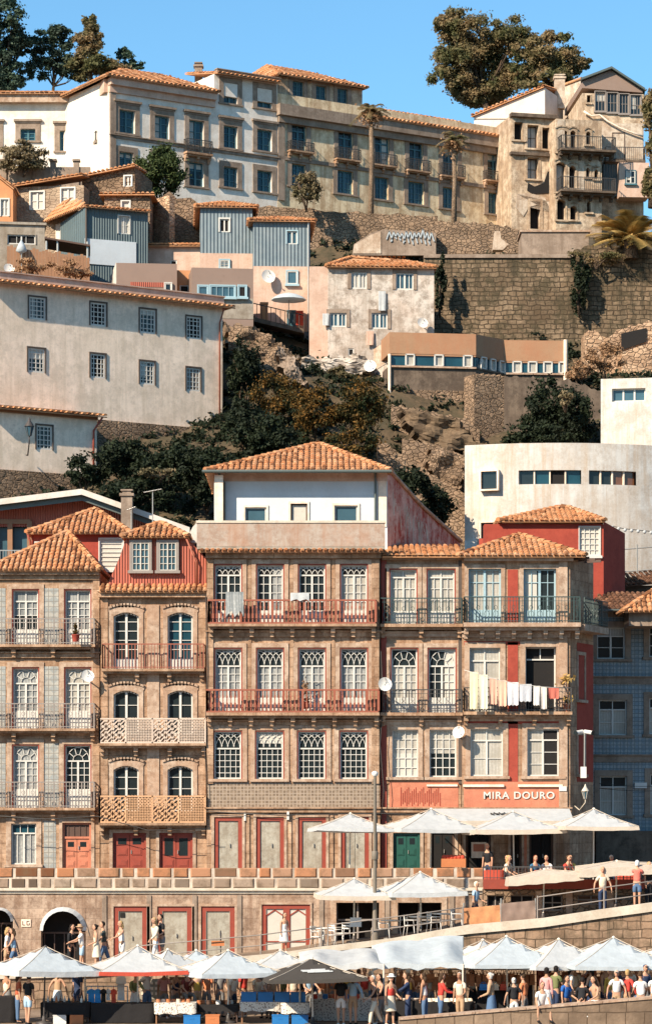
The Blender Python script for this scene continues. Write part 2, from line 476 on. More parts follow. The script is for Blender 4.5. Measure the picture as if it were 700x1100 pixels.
def roof_plane(mb, pts, pitch=.24, row=.4, thick=.06, m=0):
    """pts: eave start, eave end, then the rest, counter-clockwise seen from above."""
    pts = [Vector(p) for p in pts]
    A, B = pts[0], pts[1]; e = (B-A).normalized(); n = e.cross(pts[2]-A).normalized()
    if n.z < 0:
        n = -n
    g = n.cross(e)
    if g.dot(pts[2]-A) < 0:
        g = -g
    uv = [((p-A).dot(e), (p-A).dot(g)) for p in pts]
    mb.face([p-n*.02 for p in pts], m)
    mb.face([p-n*(.02+thick) for p in pts][::-1], m)
    N = len(pts)
    for i in range(N):
        p, q = pts[i], pts[(i+1) % N]
        mb.face([p-n*.02, q-n*.02, q-n*(.02+thick), p-n*(.02+thick)], m)
    u0 = min(x for x, _ in uv); u1 = max(x for x, _ in uv); v1 = max(y for _, y in uv)
    nc = max(1, round((u1-u0)/pitch)); pw = (u1-u0)/nc; r = pw*.36; nr = int(v1/row)+1
    for j in range(nr):
        for i in range(nc):
            u = u0+(i+.5)*pw; v = j*row
            if not in_poly(u, v+row*.35, uv):
                continue
            ju = random.uniform(-.012, .012); jn = random.uniform(-.006, .01)
            vs = []
            for vv, lift, rr in ((v-.05, .035, r*1.1), (v+row+.02, .0, r*.88)):
                for th in (0, 45, 90, 135, 180):
                    t = R(th); vs.append(A+e*(u+ju+rr*math.cos(t))+g*vv+n*(lift+jn+rr*.85*math.sin(t)))
            mb.raw(vs, [(k, k+1, 6+k, 5+k) for k in range(4)]+[(4, 3, 2, 1, 0)], m, False)
    # channel rows below the covers show as the dark base sheet


def ridge(mb, p, q, r=.12, m=0):
    p = Vector(p); q = Vector(q); L = (q-p).length; n = max(1, int(L/.38)); ax = (q-p)/L
    side = ax.cross(Vector((0, 0, 1))).normalized(); up = side.cross(ax)
    for i in range(n):
        a = p+ax*(L*i/n); c = p+ax*(L*(i+1)/n+.04); vs = []
        for pt, rr, l in ((a, r*1.12, .03), (c, r*.92, 0)):
            for th in (-10, 35, 90, 145, 190):
                t = R(th); vs.append(pt+side*rr*math.cos(t)+up*(rr*math.sin(t)+l))
        mb.raw(vs, [(k, k+1, 6+k, 5+k) for k in range(4)]+[(4, 3, 2, 1, 0)], m, False)


def hip_roof(h, F, s0, s1, dfront, dback, z, r0, r1, mat='roof', pitch=.24, name='roof', label=None):
    """ridge from r0 to r1, each (s, d, z)."""
    mb = MB(); w = F.w
    a, b, c, d = w(s0, dfront, z), w(s1, dfront, z), w(s1, dback, z), w(s0, dback, z)
    p, q = w(*r0), w(*r1); same = (p-q).length < .05
    for poly in ([a, b, q] if same else [a, b, q, p], [b, c, q], [c, d, p] if same else [c, d, p, q], [d, a, p]):
        roof_plane(mb, poly, pitch)
    for x, y in ((a, p), (b, q), (c, q), (d, p)):
        ridge(mb, x, y)
    if not same:
        ridge(mb, p, q)
    o = mb.build(name, M[mat], h)
    if label:
        o['label'] = label
    return o


# ------------------------------------------------------------------ walls, windows, balconies
def wall_holes(mb, F, s0, s1, z0, z1, holes, m=0, mr=0, rr=.3):
    S = sorted({s0, s1, *[min(max(v, s0), s1) for h in holes for v in h[:2]]}); Z = sorted({z0, z1, *[min(max(v, z0), z1) for h in holes for v in h[2:4]]})
    for a, b in zip(S, S[1:]):
        if b-a < 1e-5:
            continue
        for c, d in zip(Z, Z[1:]):
            if d-c < 1e-5:
                continue
            x, y = (a+b)/2, (c+d)/2
            if any(h[0] < x < h[1] and h[2] < y < h[3] for h in holes):
                continue
            mb.face([F.w(a, 0, c), F.w(b, 0, c), F.w(b, 0, d), F.w(a, 0, d)], m)
    for h in holes:
        a, b, c, d = h[:4]; r = h[4]+.04; w = F.w
        mb.face([w(a, 0, c), w(a, 0, d), w(a, -r, d), w(a, -r, c)], mr)
        mb.face([w(b, 0, d), w(b, 0, c), w(b, -r, c), w(b, -r, d)], mr)
        mb.face([w(a, 0, d), w(b, 0, d), w(b, -r, d), w(a, -r, d)], mr)
        mb.face([w(a, 0, c), w(a, -r, c), w(b, -r, c), w(b, 0, c)], mr)


def wall(h, F, s0, s1, z0, z1, mat, depth=8., name='wall', front_only=False, label=None):
    mb = MB(); wall_holes(mb, F, s0, s1, z0, z1, F.holes)
    w = F.w
    if not front_only:
        D = -depth
        mb.face([w(s0, D, z0), w(s0, 0, z0), w(s0, 0, z1), w(s0, D, z1)])
        mb.face([w(s1, 0, z0), w(s1, D, z0), w(s1, D, z1), w(s1, 0, z1)])
        mb.face([w(s1, D, z0), w(s0, D, z0), w(s0, D, z1), w(s1, D, z1)])
        mb.face([w(s0, 0, z1), w(s1, 0, z1), w(s1, D, z1), w(s0, D, z1)])
    o = mb.build(name, M[mat], h)
    if label:
        o['label'] = label
    return o


def band(h, F, px0, px1, py0, py1, d, mat, name='moulding', d0=-.05, label=None):
    s0, s1 = F.s(px0), F.s(px1); pm = (px0+px1)/2
    mb = MB(); mb.fbox(F, s0, s1, d0, d, F.z(pm, py1), F.z(pm, py0))
    if name in ('cornice', 'string_course') and F.z(pm, py0)-F.z(pm, py1) > .12:
        zt = F.z(pm, py0); mb.fbox(F, s0-.04, s1+.04, d0, d+.08, zt, zt+.06)
    o = mb.build(name, M[mat], h)
    if label:
        o['label'] = label
    return o


def tracery(mb, F, s0, s1, z0, z1, kind, d0, d1, bw):
    c = (s0+s1)/2; w = s1-s0; hh = z1-z0
    if kind == 'fan':
        r = min(w/2, hh)*.96; ax = w/2
        for q in (1., .45):
            mb.fline(F, [(c-ax*q*math.cos(R(t)), z0+hh*.96*q*math.sin(R(t))) for t in range(0, 181, 20)], bw, d0, d1)
        for t in (36, 72, 108, 144):
            mb.fbar(F, (c+ax*.45*math.cos(R(t)), z0+hh*.43*math.sin(R(t))), (c+ax*math.cos(R(t)), z0+hh*.95*math.sin(R(t))), bw, d0, d1)
    elif kind == 'gothic':
        n = 4; p = w/n
        for i in range(n+1):
            x = s0+i*p
            for sg in (-1, 1):
                pts = []
                for t in range(0, 91, 15):
                    xx = x+sg*2*p*(1-math.cos(R(t))); zz = z0+hh*.95*math.sin(R(t))
                    if s0-.001 <= xx <= s1+.001:
                        pts.append((xx, zz))
                mb.fline(F, pts, bw, d0, d1)
    elif kind == 'lattice':
        n = 3; p = w/n
        for i in range(n):
            mb.fline(F, [(s0+i*p+p/2+p*.5*math.cos(R(t)), z0+hh*.5+hh*.46*math.sin(R(t))) for t in range(0, 361, 45)], bw*.8, d0, d1)
        for i in range(1, n):
            mb.fbar(F, (s0+i*p, z0), (s0+i*p, z1), bw, d0, d1)
    elif kind == 'bars':
        for i in (1, 2):
            mb.fbar(F, (s0+w*i/3, z0), (s0+w*i/3, z1), bw, d0, d1)
    elif kind == 'half':
        mb.fbar(F, (c, z0), (c, z1), bw*1.5, d0, d1)


def win(h, F, x0, y0, x1, y1, cols=2, rows=4, tr=0., trk=None, pan=0., arch=0., fm='white', gm='glass', sur=.16, sm='granite_light',
        r=.16, fw=.06, bw=.028, name='window', sill=True, inner=None, leaf=True, top_gm=None, label=None, openl=False, hood=False, pm=None, sd=.05):
    pc = (x0+x1)/2; s0, s1 = F.s(x0), F.s(x1); z1_, z0 = F.z(pc, y0), F.z(pc, y1); z1 = z1_; W = s1-s0; Hh = z1-z0
    F.holes.append((s0, s1, z0, z1, r))
    d0, d1 = -r+.012, -r+.06; mb = MB()
    zt = z1-tr*Hh; zp = z0+pan*Hh
    ar = arch

    def top(s):                                        # arched head
        if not ar:
            return z1
        k = (s-(s0+s1)/2)/(W/2); return z1-ar*(k*k)
    mb.fbox(F, s0, s0+fw, d0, d1, z0, top(s0)); mb.fbox(F, s1-fw, s1, d0, d1, z0, top(s1)); mb.fbox(F, s0+fw, s1-fw, d0, d1, z0, z0+fw)
    mb.fline(F, [(s0+W*i/8, top(s0+W*i/8)-fw/2) for i in range(9)] if ar else [(s0, z1-fw/2), (s1, z1-fw/2)], fw, d0, d1-.003)
    if leaf:
        mb.fbox(F, (s0+s1)/2-fw*.7, (s0+s1)/2+fw*.7, d0, d1+.01, z0+fw, (zt if tr else z1)-fw*.5)
    if tr:
        mb.fbox(F, s0+fw, s1-fw, d0, d1+.015, zt-fw/2, zt+fw/2); tracery(mb, F, s0+fw, s1-fw, zt+fw/2, z1-fw, trk, d0, d1-.01, bw)
    ztop = zt if tr else z1
    for i in range(1, cols):
        s = s0+W*i/cols
        if leaf and abs(s-(s0+s1)/2) < .02:
            continue
        mb.fbox(F, s-bw/2, s+bw/2, d0, d1-.01, zp, min(top(s), ztop)-.01)
    for j in range(1, rows):
        z = zp+(ztop-zp)*j/rows; mb.fbox(F, s0+fw, s1-fw, d0, d1-.014, z-bw/2, z+bw/2)
    if pan:
        mb.fbox(F, s0+fw, s1-fw, d0-.008, d1-.006, z0+fw, zp)
        for k in (0, 1):
            a = s0+fw+(W-2*fw)*(k*.5+.08); mb.fbox(F, a, a+(W-2*fw)*.34, d0, d1+.006, z0+fw*1.8, zp-fw*.8)
    if fm in ('white', 'bluewood') and W < 1.7 and abs(F.n.x) < .3:
        k = random.random()
        if gm == 'lace' and k < .3:
            gm = 'glass' if k < .18 else 'blind'
    o = mb.build(name, M[fm], h)
    if label:
        o['label'] = label
    if gm in ('glass', 'tealglass') and not ar and W < 1.7 and random.random() < .5:
        g = MB(); k = random.choice(((0, 1, .55), (0, .42, 0), (.6, 1, 0), (0, 1, .75), (0, .5, .3))); g.face([F.w(s0+W*a, -r+.006, b) for a, b in ((k[0], z0+Hh*k[2]), (k[1], z0+Hh*k[2]), (k[1], z1-ar), (k[0], z1-ar))]); g.build('curtain', M[random.choice(('lace', 'blind', 'shutter'))], o)
    g = MB(); dg = -r
    zs = zt if (top_gm and tr) else (z0+Hh*.5 if top_gm else None)
    if top_gm:
        g.face([F.w(s0, dg, z0), F.w(s1, dg, z0), F.w(s1, dg, zs), F.w(s0, dg, zs)], 0); g.face([F.w(s0, dg, zs), F.w(s1, dg, zs), F.w(s1, dg, z1), F.w(s0, dg, z1)], 1)
    else:
        g.face([F.w(s0, dg, z0), F.w(s1, dg, z0), F.w(s1, dg, z1), F.w(s0, dg, z1)], 0)
    g.build('pane', [M[gm], M[top_gm or gm]], o)
    if inner:
        q = MB()
        for a in ((s0-.05, s0, z0, z1), (s1, s1+.05, z0, z1), (s0-.05, s1+.05, z1, z1+.05)):
            q.fbox(F, a[0], a[1], -.05, .012, a[2], a[3])
        q.build('frame_edge', M[inner], o)
    if sur or ar:
        q = MB(); k = .052 if inner else 0.; S = max(sur, .02)
        q.fbox(F, s0-S-k, s0-k, -.05, sd, z0, z1+k); q.fbox(F, s1+k, s1+S+k, -.05, sd, z0, z1+k)
        q.fbox(F, s0-S-k, s1+S+k, -.05, sd+.002, z1+k, z1+k+S*1.05)
        if hood:
            q.fbox(F, s0-S-.1, s1+S+.1, -.05, .2, z1+S*1.05+.12, z1+S*1.05+.26); q.fbox(F, s0-S-.03, s1+S+.03, -.05, .1, z1+S*1.05+.001, z1+S*1.05+.12)
        if sill:
            q.fbox(F, s0-S-.06, s1+S+.06, -.05, .13, z0-.12, z0)
        if ar:
            n = 8
            for i in range(n):
                a, b = s0+W*i/n, s0+W*(i+1)/n
                q.hexa([F.w(a, sd-.004, top(a)), F.w(b, sd-.004, top(b)), F.w(b, -r+.012, top(b)), F.w(a, -r+.012, top(a)), F.w(a, sd-.004, z1+.01), F.w(b, sd-.004, z1+.01), F.w(b, -r+.012, z1+.01), F.w(a, -r+.012, z1+.01)])
            q.fline(F, [(s0-S+(W+2*S)*i/10, z1+S*1.1+ar*.9*(1-((i-5)/5)**2)-.02) for i in range(11)], .09, -.04, sd+.06)
            q.fline(F, [(s0-S+(W+2*S)*i/10, z1+S*.6+ar*.5*(1-((i-5)/5)**2)) for i in range(11)], S*.9, -.04, sd-.002)
        q.build('surround', M[sm], o)
    return o


def door(h, F, x0, y0, x1, y1, mat='redpaint', panes=None, tr=0., trm='void', board=None, r=.14, sur=.14, sm='granite_light', leaves=2, label=None, fw=.09, handle=True):
    pc = (x0+x1)/2; s0, s1 = F.s(x0), F.s(x1); z1, z0 = F.z(pc, y0), F.z(pc, y1); W = s1-s0; Hh = z1-z0
    F.holes.append((s0, s1, z0, z1, r)); zt = z1-tr*Hh
    fr = MB()
    fr.fbox(F, s0, s0+fw, -r-.02, -r+.09, z0, z1); fr.fbox(F, s1-fw, s1, -r-.02, -r+.09, z0, z1); fr.fbox(F, s0+fw, s1-fw, -r-.02, -r+.09, z1-fw, z1)
    mb = MB(); lw = (W-2*fw)/leaves
    for i in range(leaves):
        a = s0+fw+lw*i+.01; b = a+lw-.02
        mb.fbox(F, a, b, -r-.01, -r+.03, z0, zt-fw)
        if board:
            continue
        ph = (zt-fw-z0)/3
        for j in range(3):
            if panes and j >= panes:
                continue
            zz = z0+ph*j+.1; mb.fbox(F, a+.09, b-.09, -r, -r+.05, zz, zz+ph-.18)
            mb.fbox(F, a+.14, b-.14, -r+.05, -r+.065, zz+.05, zz+ph-.23)
    o = mb.build('door', M[board or mat], h)
    if label:
        o['label'] = label
    if tr:
        fr.fbox(F, s0+fw, s1-fw, -r-.02, -r+.08, zt-fw, zt)
    fr.build('door_frame', M[mat], o)
    g = MB()
    if tr:
        g.face([F.w(s0, -r, zt), F.w(s1, -r, zt), F.w(s1, -r, z1), F.w(s0, -r, z1)])
        for i in range(1, 5):
            g.fbar(F, (s0+W*i/5, zt), (s0+W*i/5, z1), .03, -r, -r+.03)
        g.build('transom', M[trm], o)
    if panes:
        g = MB(); ph = (zt-fw-z0)/3
        for i in range(leaves):
            a = s0+fw+lw*i+.01; b = a+lw-.02; g.fbox(F, a+.12, b-.12, -r, -r+.034, z0+ph*panes+.08, zt-fw-.14)
        g.build('pane', M['glass'], o)
    if handle:
        g = MB(); c = (s0+s1)/2+.06; zz = z0+Hh*.42
        g.fbox(F, c, c+.03, -r+.03, -r+.09, zz, zz+.16); g.build('handle', M['metal'], o)
    if sur:
        q = MB(); q.fbox(F, s0-sur, s0, -.05, .05, z0, z1); q.fbox(F, s1, s1+sur, -.05, .05, z0, z1); q.fbox(F, s0-sur, s1+sur, -.05, .055, z1, z1+sur)
        q.build('surround', M[sm], o)
    return o


def rail(mb, F, s0, s1, d, z0, z1, style, side=False):
    """a railing run; when side, s0/s1 are d values at fixed s=d"""
    if side:
        G = F.end(d, math.degrees(math.atan2(F.u.y, F.u.x))-90); a, b, dd = -s1, -s0, 0.
        G.o = F.o+F.u*d; G.u = -F.n; G.n = F.u
    else:
        G, a, b, dd = F, s0, s1, d
    L = b-a; hh = z1-z0; t = .02
    if style == 'baluster':
        mb.fbox(G, a, b, dd-.05, dd+.05, z1-.07, z1); mb.fbox(G, a, b, dd-.04, dd+.04, z0, z0+.07)
        n = max(1, round(L/.17))
        for i in range(n+1):
            s = a+L*i/n; w = .05 if i % 8 == 0 else .022
            mb.fbox(G, s-w, s+w, dd-w, dd+w, z0+.07, z1-.07)
            if i % 8:
                mb.fbox(G, s-.045, s+.045, dd-.045, dd+.045, z0+hh*.22, z0+hh*.42); mb.fbox(G, s-.035, s+.035, dd-.035, dd+.035, z0+hh*.62, z0+hh*.72)
    elif style == 'iron':
        mb.fbox(G, a, b, dd-t, dd+t, z1-.045, z1); mb.fbox(G, a, b, dd-.015, dd+.015, z0+.06, z0+.09); mb.fbox(G, a, b, dd-.012, dd+.012, z1-.2, z1-.18)
        n = max(1, round(L/.13))
        for i in range(n+1):
            s = a+L*i/n; w = .024 if i % 9 == 0 else .0105
            mb.fbox(G, s-w, s+w, dd-w, dd+w, z0, z1-.04)
        m = max(1, round(L/.39))
        for i in range(m):
            c = a+L*(i+.5)/m
            for zz, rr in ((z0+hh*.33, .11), (z0+hh*.58, .07)):
                mb.fline(G, [(c+rr*math.cos(R(q)), zz+rr*1.25*math.sin(R(q))) for q in range(0, 361, 45)], .018, dd-.01, dd+.01)
    elif style == 'lace':
        mb.fbox(G, a, b, dd-.03, dd+.03, z1-.06, z1); mb.fbox(G, a, b, dd-.03, dd+.03, z0, z0+.06)
        m = max(1, round(L/1.05)); pw = L/m
        for i in range(m):
            sa = a+i*pw; sb = sa+pw; mb.fbox(G, sa-.03, sa+.03, dd-.03, dd+.03, z0, z1)
            if i % 2:                                   # diamond lattice
                st = .14; x = sa-hh
                while x < sb:
                    for sg in (0, 1):
                        p = (x, z0) if not sg else (x, z1); q = (x+hh, z1) if not sg else (x+hh, z0)
                        u0 = max(0, (sa-x)/hh); u1 = min(1, (sb-x)/hh)
                        if u1 > u0:
                            mb.fbar(G, (p[0]+hh*u0, p[1]+(q[1]-p[1])*u0), (p[0]+hh*u1, p[1]+(q[1]-p[1])*u1), .05, dd-.012, dd+.012)
                    x += st
            else:                                       # scroll rosettes
                for kx in range(4):
                    for kz in range(3):
                        c = (sa+pw*(kx+.5)/4, z0+hh*(kz+.5)/3); rr = pw/8.2
                        mb.fline(G, [(c[0]+rr*math.cos(R(q)), c[1]+hh/6.2*math.sin(R(q))) for q in range(0, 361, 60)], .055, dd-.012, dd+.012)
                        mb.fbar(G, (c[0]-rr*.7, c[1]-rr*.7), (c[0]+rr*.7, c[1]+rr*.7), .05, dd-.01, dd+.01)
    else:                                               # plain bars
        mb.fbox(G, a, b, dd-t, dd+t, z1-.05, z1); mb.fbox(G, a, b, dd-.015, dd+.015, z0+.05, z0+.08)
        n = max(1, round(L/.14))
        for i in range(n+1):
            s = a+L*i/n; w = .022 if i % 10 == 0 else .012
            mb.fbox(G, s-w, s+w, dd-w, dd+w, z0, z1-.04)


def balcony(h, F, px0, px1, pyr, pyt, pyb, depth=.6, style='iron', rm='iron', sm='granite', brk=None, label=None):
    pm = (px0+px1)/2; s0, s1 = F.s(px0), F.s(px1); zr, zt, zb = F.z(pm, pyr), F.z(pm, pyt), F.z(pm, pyb)
    mb = MB(); mb.fbox(F, s0, s1, -.05, depth, zb+(zt-zb)*.45, zt); mb.fbox(F, s0+.05, s1-.05, -.05, depth*.7, zb, zb+(zt-zb)*.45)
    n = brk or max(2, round((s1-s0)/1.6))
    for i in range(n+1):
        s = s0+.12+(s1-s0-.24)*i/n
        mb.fbox(F, s-.09, s+.09, -.05, depth*.62, zb-.16, zb); mb.fbox(F, s-.08, s+.08, -.05, depth*.35, zb-.34, zb-.16)
    o = mb.build('balcony', M[sm], h)
    if label:
        o['label'] = label
    q = MB(); d = depth-.05
    rail(q, F, s0+.04, s1-.04, d, zt, zr, style); rail(q, F, 0, d, s0+.04, zt, zr, style, True); rail(q, F, 0, d, s1-.04, zt, zr, style, True)
    q.build('railing', M[rm], o)
    return o


def text(h, F, px, py, txt, size, mat, name='lettering', d=.03, ext=.015, wpx=None, bold=0.):
    cu = bpy.data.curves.new(name, 'FONT'); cu.body = txt; cu.size = size; cu.extrude = ext; cu.align_x = 'CENTER'; cu.align_y = 'CENTER'
    cu.offset = bold; cu.space_character = 1.15
    t = bpy.data.objects.new(name, cu); COL.objects.link(t)
    bpy.context.view_layer.update(); me = bpy.data.meshes.new_from_object(t.evaluated_get(bpy.context.evaluated_depsgraph_get()))
    bpy.data.objects.remove(t); me.materials.clear(); me.materials.append(M[mat])
    o = bpy.data.objects.new(name, me); COL.objects.link(o)
    if wpx:
        xs = [v.co.x for v in me.vertices]; k = (F.s(px+wpx/2)-F.s(px-wpx/2))/(max(xs)-min(xs))
        for v in me.vertices:
            v.co.x *= k
    a = math.atan2(F.u.y, F.u.x)
    mt = Matrix.Translation(F.w(F.s(px), d, F.z(px, py)))@Matrix.Rotation(a, 4, 'Z')@Matrix.Rotation(math.pi/2, 4, 'X')
    if h is not None:
        o.parent = h; mt = wm(h).inverted()@mt
    o.matrix_basis = mt
    return o


# ------------------------------------------------------------------ foliage
def leaves(name, clumps, size, mat, parent=None, up=.4):
    """clumps: (centre, (rx,ry,rz), count); loose leaf-sized faces through each clump's volume"""
    V = []
    for c, r, n in clumps:
        r = np.array(r if hasattr(r, '__len__') else (r, r, r), float)
        q = rng.normal(size=(n, 3)); q /= np.linalg.norm(q, axis=1)[:, None]
        rad = rng.uniform(.25, 1., n)**.55
        p = np.array(c)+q*np.minimum(np.abs(rng.normal(0, .42, n))+.28*rad, 1.5)[:, None]*r
        nn = q*.7+rng.normal(size=(n, 3))*.6; nn[:, 2] += up; nn /= np.linalg.norm(nn, axis=1)[:, None]
        t = np.cross(nn, rng.normal(size=(n, 3))); t /= np.linalg.norm(t, axis=1)[:, None]; b = np.cross(nn, t)
        sz = size*rng.uniform(.6, 1.3, n)[:, None]
        V.append(np.stack([p-t*sz, p-b*sz*.55, p+t*sz, p+b*sz*.55], 1))
    V = np.concatenate(V).reshape(-1, 3); nf = len(V)//4
    if parent is not None:
        mi = np.array(wm(parent).inverted()); V = V@mi[:3, :3].T+mi[:3, 3]
    me = bpy.data.meshes.new(name); me.vertices.add(len(V)); me.vertices.foreach_set('co', V.ravel())
    me.loops.add(nf*4); me.loops.foreach_set('vertex_index', np.arange(nf*4)); me.polygons.add(nf)
    me.polygons.foreach_set('loop_start', np.arange(nf)*4); me.polygons.foreach_set('loop_total', np.full(nf, 4)); me.update(); me.validate()
    me.materials.append(M[mat]); o = bpy.data.objects.new(name, me); COL.objects.link(o); o.parent = parent
    return o


def clump_set(c, r, k, n, f=.38):
    """k clumps spread through an ellipsoid (centre c, radii r)"""
    out = []; r = np.array(r, float)
    for i in range(k):
        q = rng.normal(size=3); q /= np.linalg.norm(q); rr = rng.uniform(.15, 1)**.5
        fr = f*rng.uniform(.65, 1.3); out.append((np.array(c)+q*rr*r*(1-fr*.35), r*fr*np.array((1.1, 1.1, .9)), int(n*rng.uniform(.6, 1.4))))
    return out


def tree(name, label, base, parts, size, mat, trunk_r=.2, bark='bark', k=26, n=90, f=.36, group=None, lean=0.):
    """parts: list of (centre, radii) crown lobes"""
    t = thing(name, label, 'tree', base, group); mb = MB(); b = Vector(base)
    cc = sum((Vector(c) for c, _ in parts), Vector())/len(parts)
    fork = b.lerp(cc, .45)+Vector((lean, 0, 0))
    mb.path([b-Vector((0, 0, .5)), b.lerp(fork, .5)+Vector((lean*.5, .1, 0)), fork], [trunk_r*1.15, trunk_r*.9, trunk_r*.7])
    for c, r in parts:
        c = Vector(c)
        for j in range(3):
            e = c+Vector((random.uniform(-.55, .55)*r[0], random.uniform(-.5, .5)*r[1], random.uniform(-.3, .65)*r[2]))
            mid = fork.lerp(e, .5)+Vector((random.uniform(-.3, .3), 0, -.2)); mb.path([fork, mid, e], [trunk_r*.42, trunk_r*.25, trunk_r*.06], 6)
    mb.build('trunk', M[bark], t)
    cl = []
    for c, r in parts:
        cl += clump_set(c, r, k, n, f)
    leaves('crown', cl, size, mat, t)
    return t


def bush(name, label, c, r, size, mat, k=16, n=80, f=.4, cat='bush', group=None, stem=True):
    t = thing(name, label, cat, (c[0], c[1], c[2]-r[2]), group)
    leaves('foliage', clump_set(c, r, k, n, f), size, mat, t)
    if stem:
        mb = MB(); b = Vector((c[0], c[1], c[2]-r[2]-.3))
        for i in range(4):
            mb.path([b, b.lerp(Vector(c), .5)+Vector((random.uniform(-.3, .3)*r[0], random.uniform(-.2, .2), 0)), Vector(c)+Vector((random.uniform(-.6, .6)*r[0], 0, random.uniform(-.2, .4)*r[2]))], [.06, .045, .02], 6)
        mb.build('stem', M['bark'], t)
    return t
# ------------------------------------------------------------------ camera, sky, sun
cam = bpy.data.objects.new('camera', bpy.data.cameras.new('camera')); COL.objects.link(cam); SC.camera = cam
cam.location = (0, 0, H); cam.rotation_euler = (R(90), 0, 0); cd = cam.data
cd.sensor_fit = 'HORIZONTAL'; cd.sensor_width = 36; cd.lens = 36/(700*K); cd.shift_y = (PY0-550)/700; cd.clip_end = 9000; cd.clip_start = 1
SUN = Vector((-.56, -.59, .58)).normalized()
el = math.asin(SUN.z); az = math.atan2(SUN.x, SUN.y)
w = bpy.data.worlds.new('World'); SC.world = w; w.use_nodes = True
sk = w.node_tree.nodes.new('ShaderNodeTexSky'); sk.sky_type = 'NISHITA'; sk.sun_disc = False
sk.sun_elevation = el; sk.sun_rotation = az; sk.air_density = 1.0; sk.dust_density = .2; sk.ozone_density = 3.0; sk.altitude = 400
bg = w.node_tree.nodes['Background']; tn = w.node_tree.nodes.new('ShaderNodeMix'); tn.data_type = 'RGBA'; tn.blend_type = 'MULTIPLY'; tn.inputs[0].default_value = 1; w.node_tree.links.new(sk.outputs[0], tn.inputs[6]); tn.inputs[7].default_value = (.78, 1.12, 1.14, 1); w.node_tree.links.new(tn.outputs[2], bg.inputs[0]); bg.inputs[1].default_value = .09
sl = bpy.data.lights.new('sun', 'SUN'); so = bpy.data.objects.new('sun', sl); COL.objects.link(so)
sl.energy = 4.7; sl.angle = R(.5); sl.color = (1., .87, .70); so.rotation_euler = SUN.to_track_quat('Z', 'Y').to_euler(); so.location = (-60, -20, 90)
vs = SC.view_settings; vs.view_transform = 'Standard'; vs.look = 'None'; vs.gamma = 1; vs.exposure = .93
SC.cycles.max_bounces = 6; SC.cycles.use_denoising = True; SC.cycles.volume_bounces = 0

# ------------------------------------------------------------------ terrain
KY = [129.5, 131.5, 134, 138, 142, 146, 150, 154, 158, 162, 166, 170, 172.3, 174, 178, 182, 186, 190, 200, 215, 260]
KX = [-45, -20, -9, -2, 4, 10, 18, 45]
KZ = [  # rows over KX, one per KY
    [5.3]*8,
    [12]*8,
    [17, 17, 17, 16, 16, 15, 15, 15],
    [21, 21, 20, 20.5, 21, 17, 17, 17],
    [24, 24, 23, 23.6, 21, 18.5, 20, 20],
    [25.6, 25.6, 26, 26.6, 23.4, 20.5, 24, 24],
    [28, 28, 28.2, 28.6, 25.8, 23.5, 27, 28],
    [30, 30, 30.2, 30.6, 28.6, 26.5, 29, 30],
    [37, 37, 36, 33.0, 32.2, 30.6, 31.6, 31],
    [39, 39, 38.5, 34.6, 33.6, 32.6, 33.2, 32.6],
    [40.3, 40.2, 39.6, 37, 35.5, 33.8, 34.4, 34],
    [42, 42, 41, 39, 37, 35, 35.6, 35.5],
    [43, 43, 42, 40, 38, 36.4, 37.4, 38],
    [44, 44, 43, 42, 41.5, 42.3, 43, 44],
    [46, 46, 44.5, 43.2, 43.6, 43.8, 44.4, 46],
    [48, 48, 47.5, 46.8, 46.8, 45.4, 45.4, 47],
    [48.6, 48.6, 48, 47.4, 47.2, 47, 46.5, 48],
    [49, 49, 48.4, 47.8, 47.6, 47.4, 47, 48],
    [49.5]*8, [50]*8, [50]*8]


def terr(x, y, rough=True):
    j = max(0, min(len(KY)-2, next((i for i in range(len(KY)-1) if y < KY[i+1]), len(KY)-2)))
    i = max(0, min(len(KX)-2, next((i for i in range(len(KX)-1) if x < KX[i+1]), len(KX)-2)))
    a = max(0, min(1, (x-KX[i])/(KX[i+1]-KX[i]))); b = max(0, min(1, (y-KY[j])/(KY[j+1]-KY[j])))
    z = (KZ[j][i]*(1-a)+KZ[j][i+1]*a)*(1-b)+(KZ[j+1][i]*(1-a)+KZ[j+1][i+1]*a)*b
    if rough:
        z += .16*math.sin(x*1.7+y*.6)*math.sin(y*1.3-x*.4)+.06*math.sin(x*3.1+1.3*y)*math.sin(y*2.7)
    return z


xs = [-45+.7*i for i in range(130)]; ys = [129.5+.6*i for i in range(145)]+[220, 240, 260]
mb = MB(); nx = len(xs)
mb.raw([(x, y, terr(x, y) if y < 216 else 50) for y in ys for x in xs], [(j*nx+i, j*nx+i+1, (j+1)*nx+i+1, (j+1)*nx+i) for j in range(len(ys)-1) for i in range(nx-1)], 0, True)
mb.build('hillside_terrain', M['cliff'])['kind'] = 'structure'
far = MB()                                              # hilltop plateau and the land to both sides, out to the horizon
far.face([(-4000, 258, 49.9), (4000, 258, 49.9), (4000, 6000, 49.9), (-4000, 6000, 49.9)])
for sx in (-1, 1):
    a, b = sorted((sx*45, sx*4000)); far.face([(a, 129.5, 5.3), (b, 129.5, 5.3), (b, 258, 49.9), (a, 258, 49.9)])
far.build('hills', M['leafdark'])['kind'] = 'structure'
g = MB(); g.face([(-400, 92, .9), (400, 92, .9), (400, 108.5, .9), (-400, 108.5, .9)])
g.face([(-400, 92, -3), (400, 92, -3), (400, 92, .9), (-400, 92, .9)])
g.build('quay', M['paving'])['kind'] = 'structure'
t = NT('river_water'); t.end((.03, .05, .05), .12, t.noise(.8, 5), .35, .15, .5); M['water'] = t.m
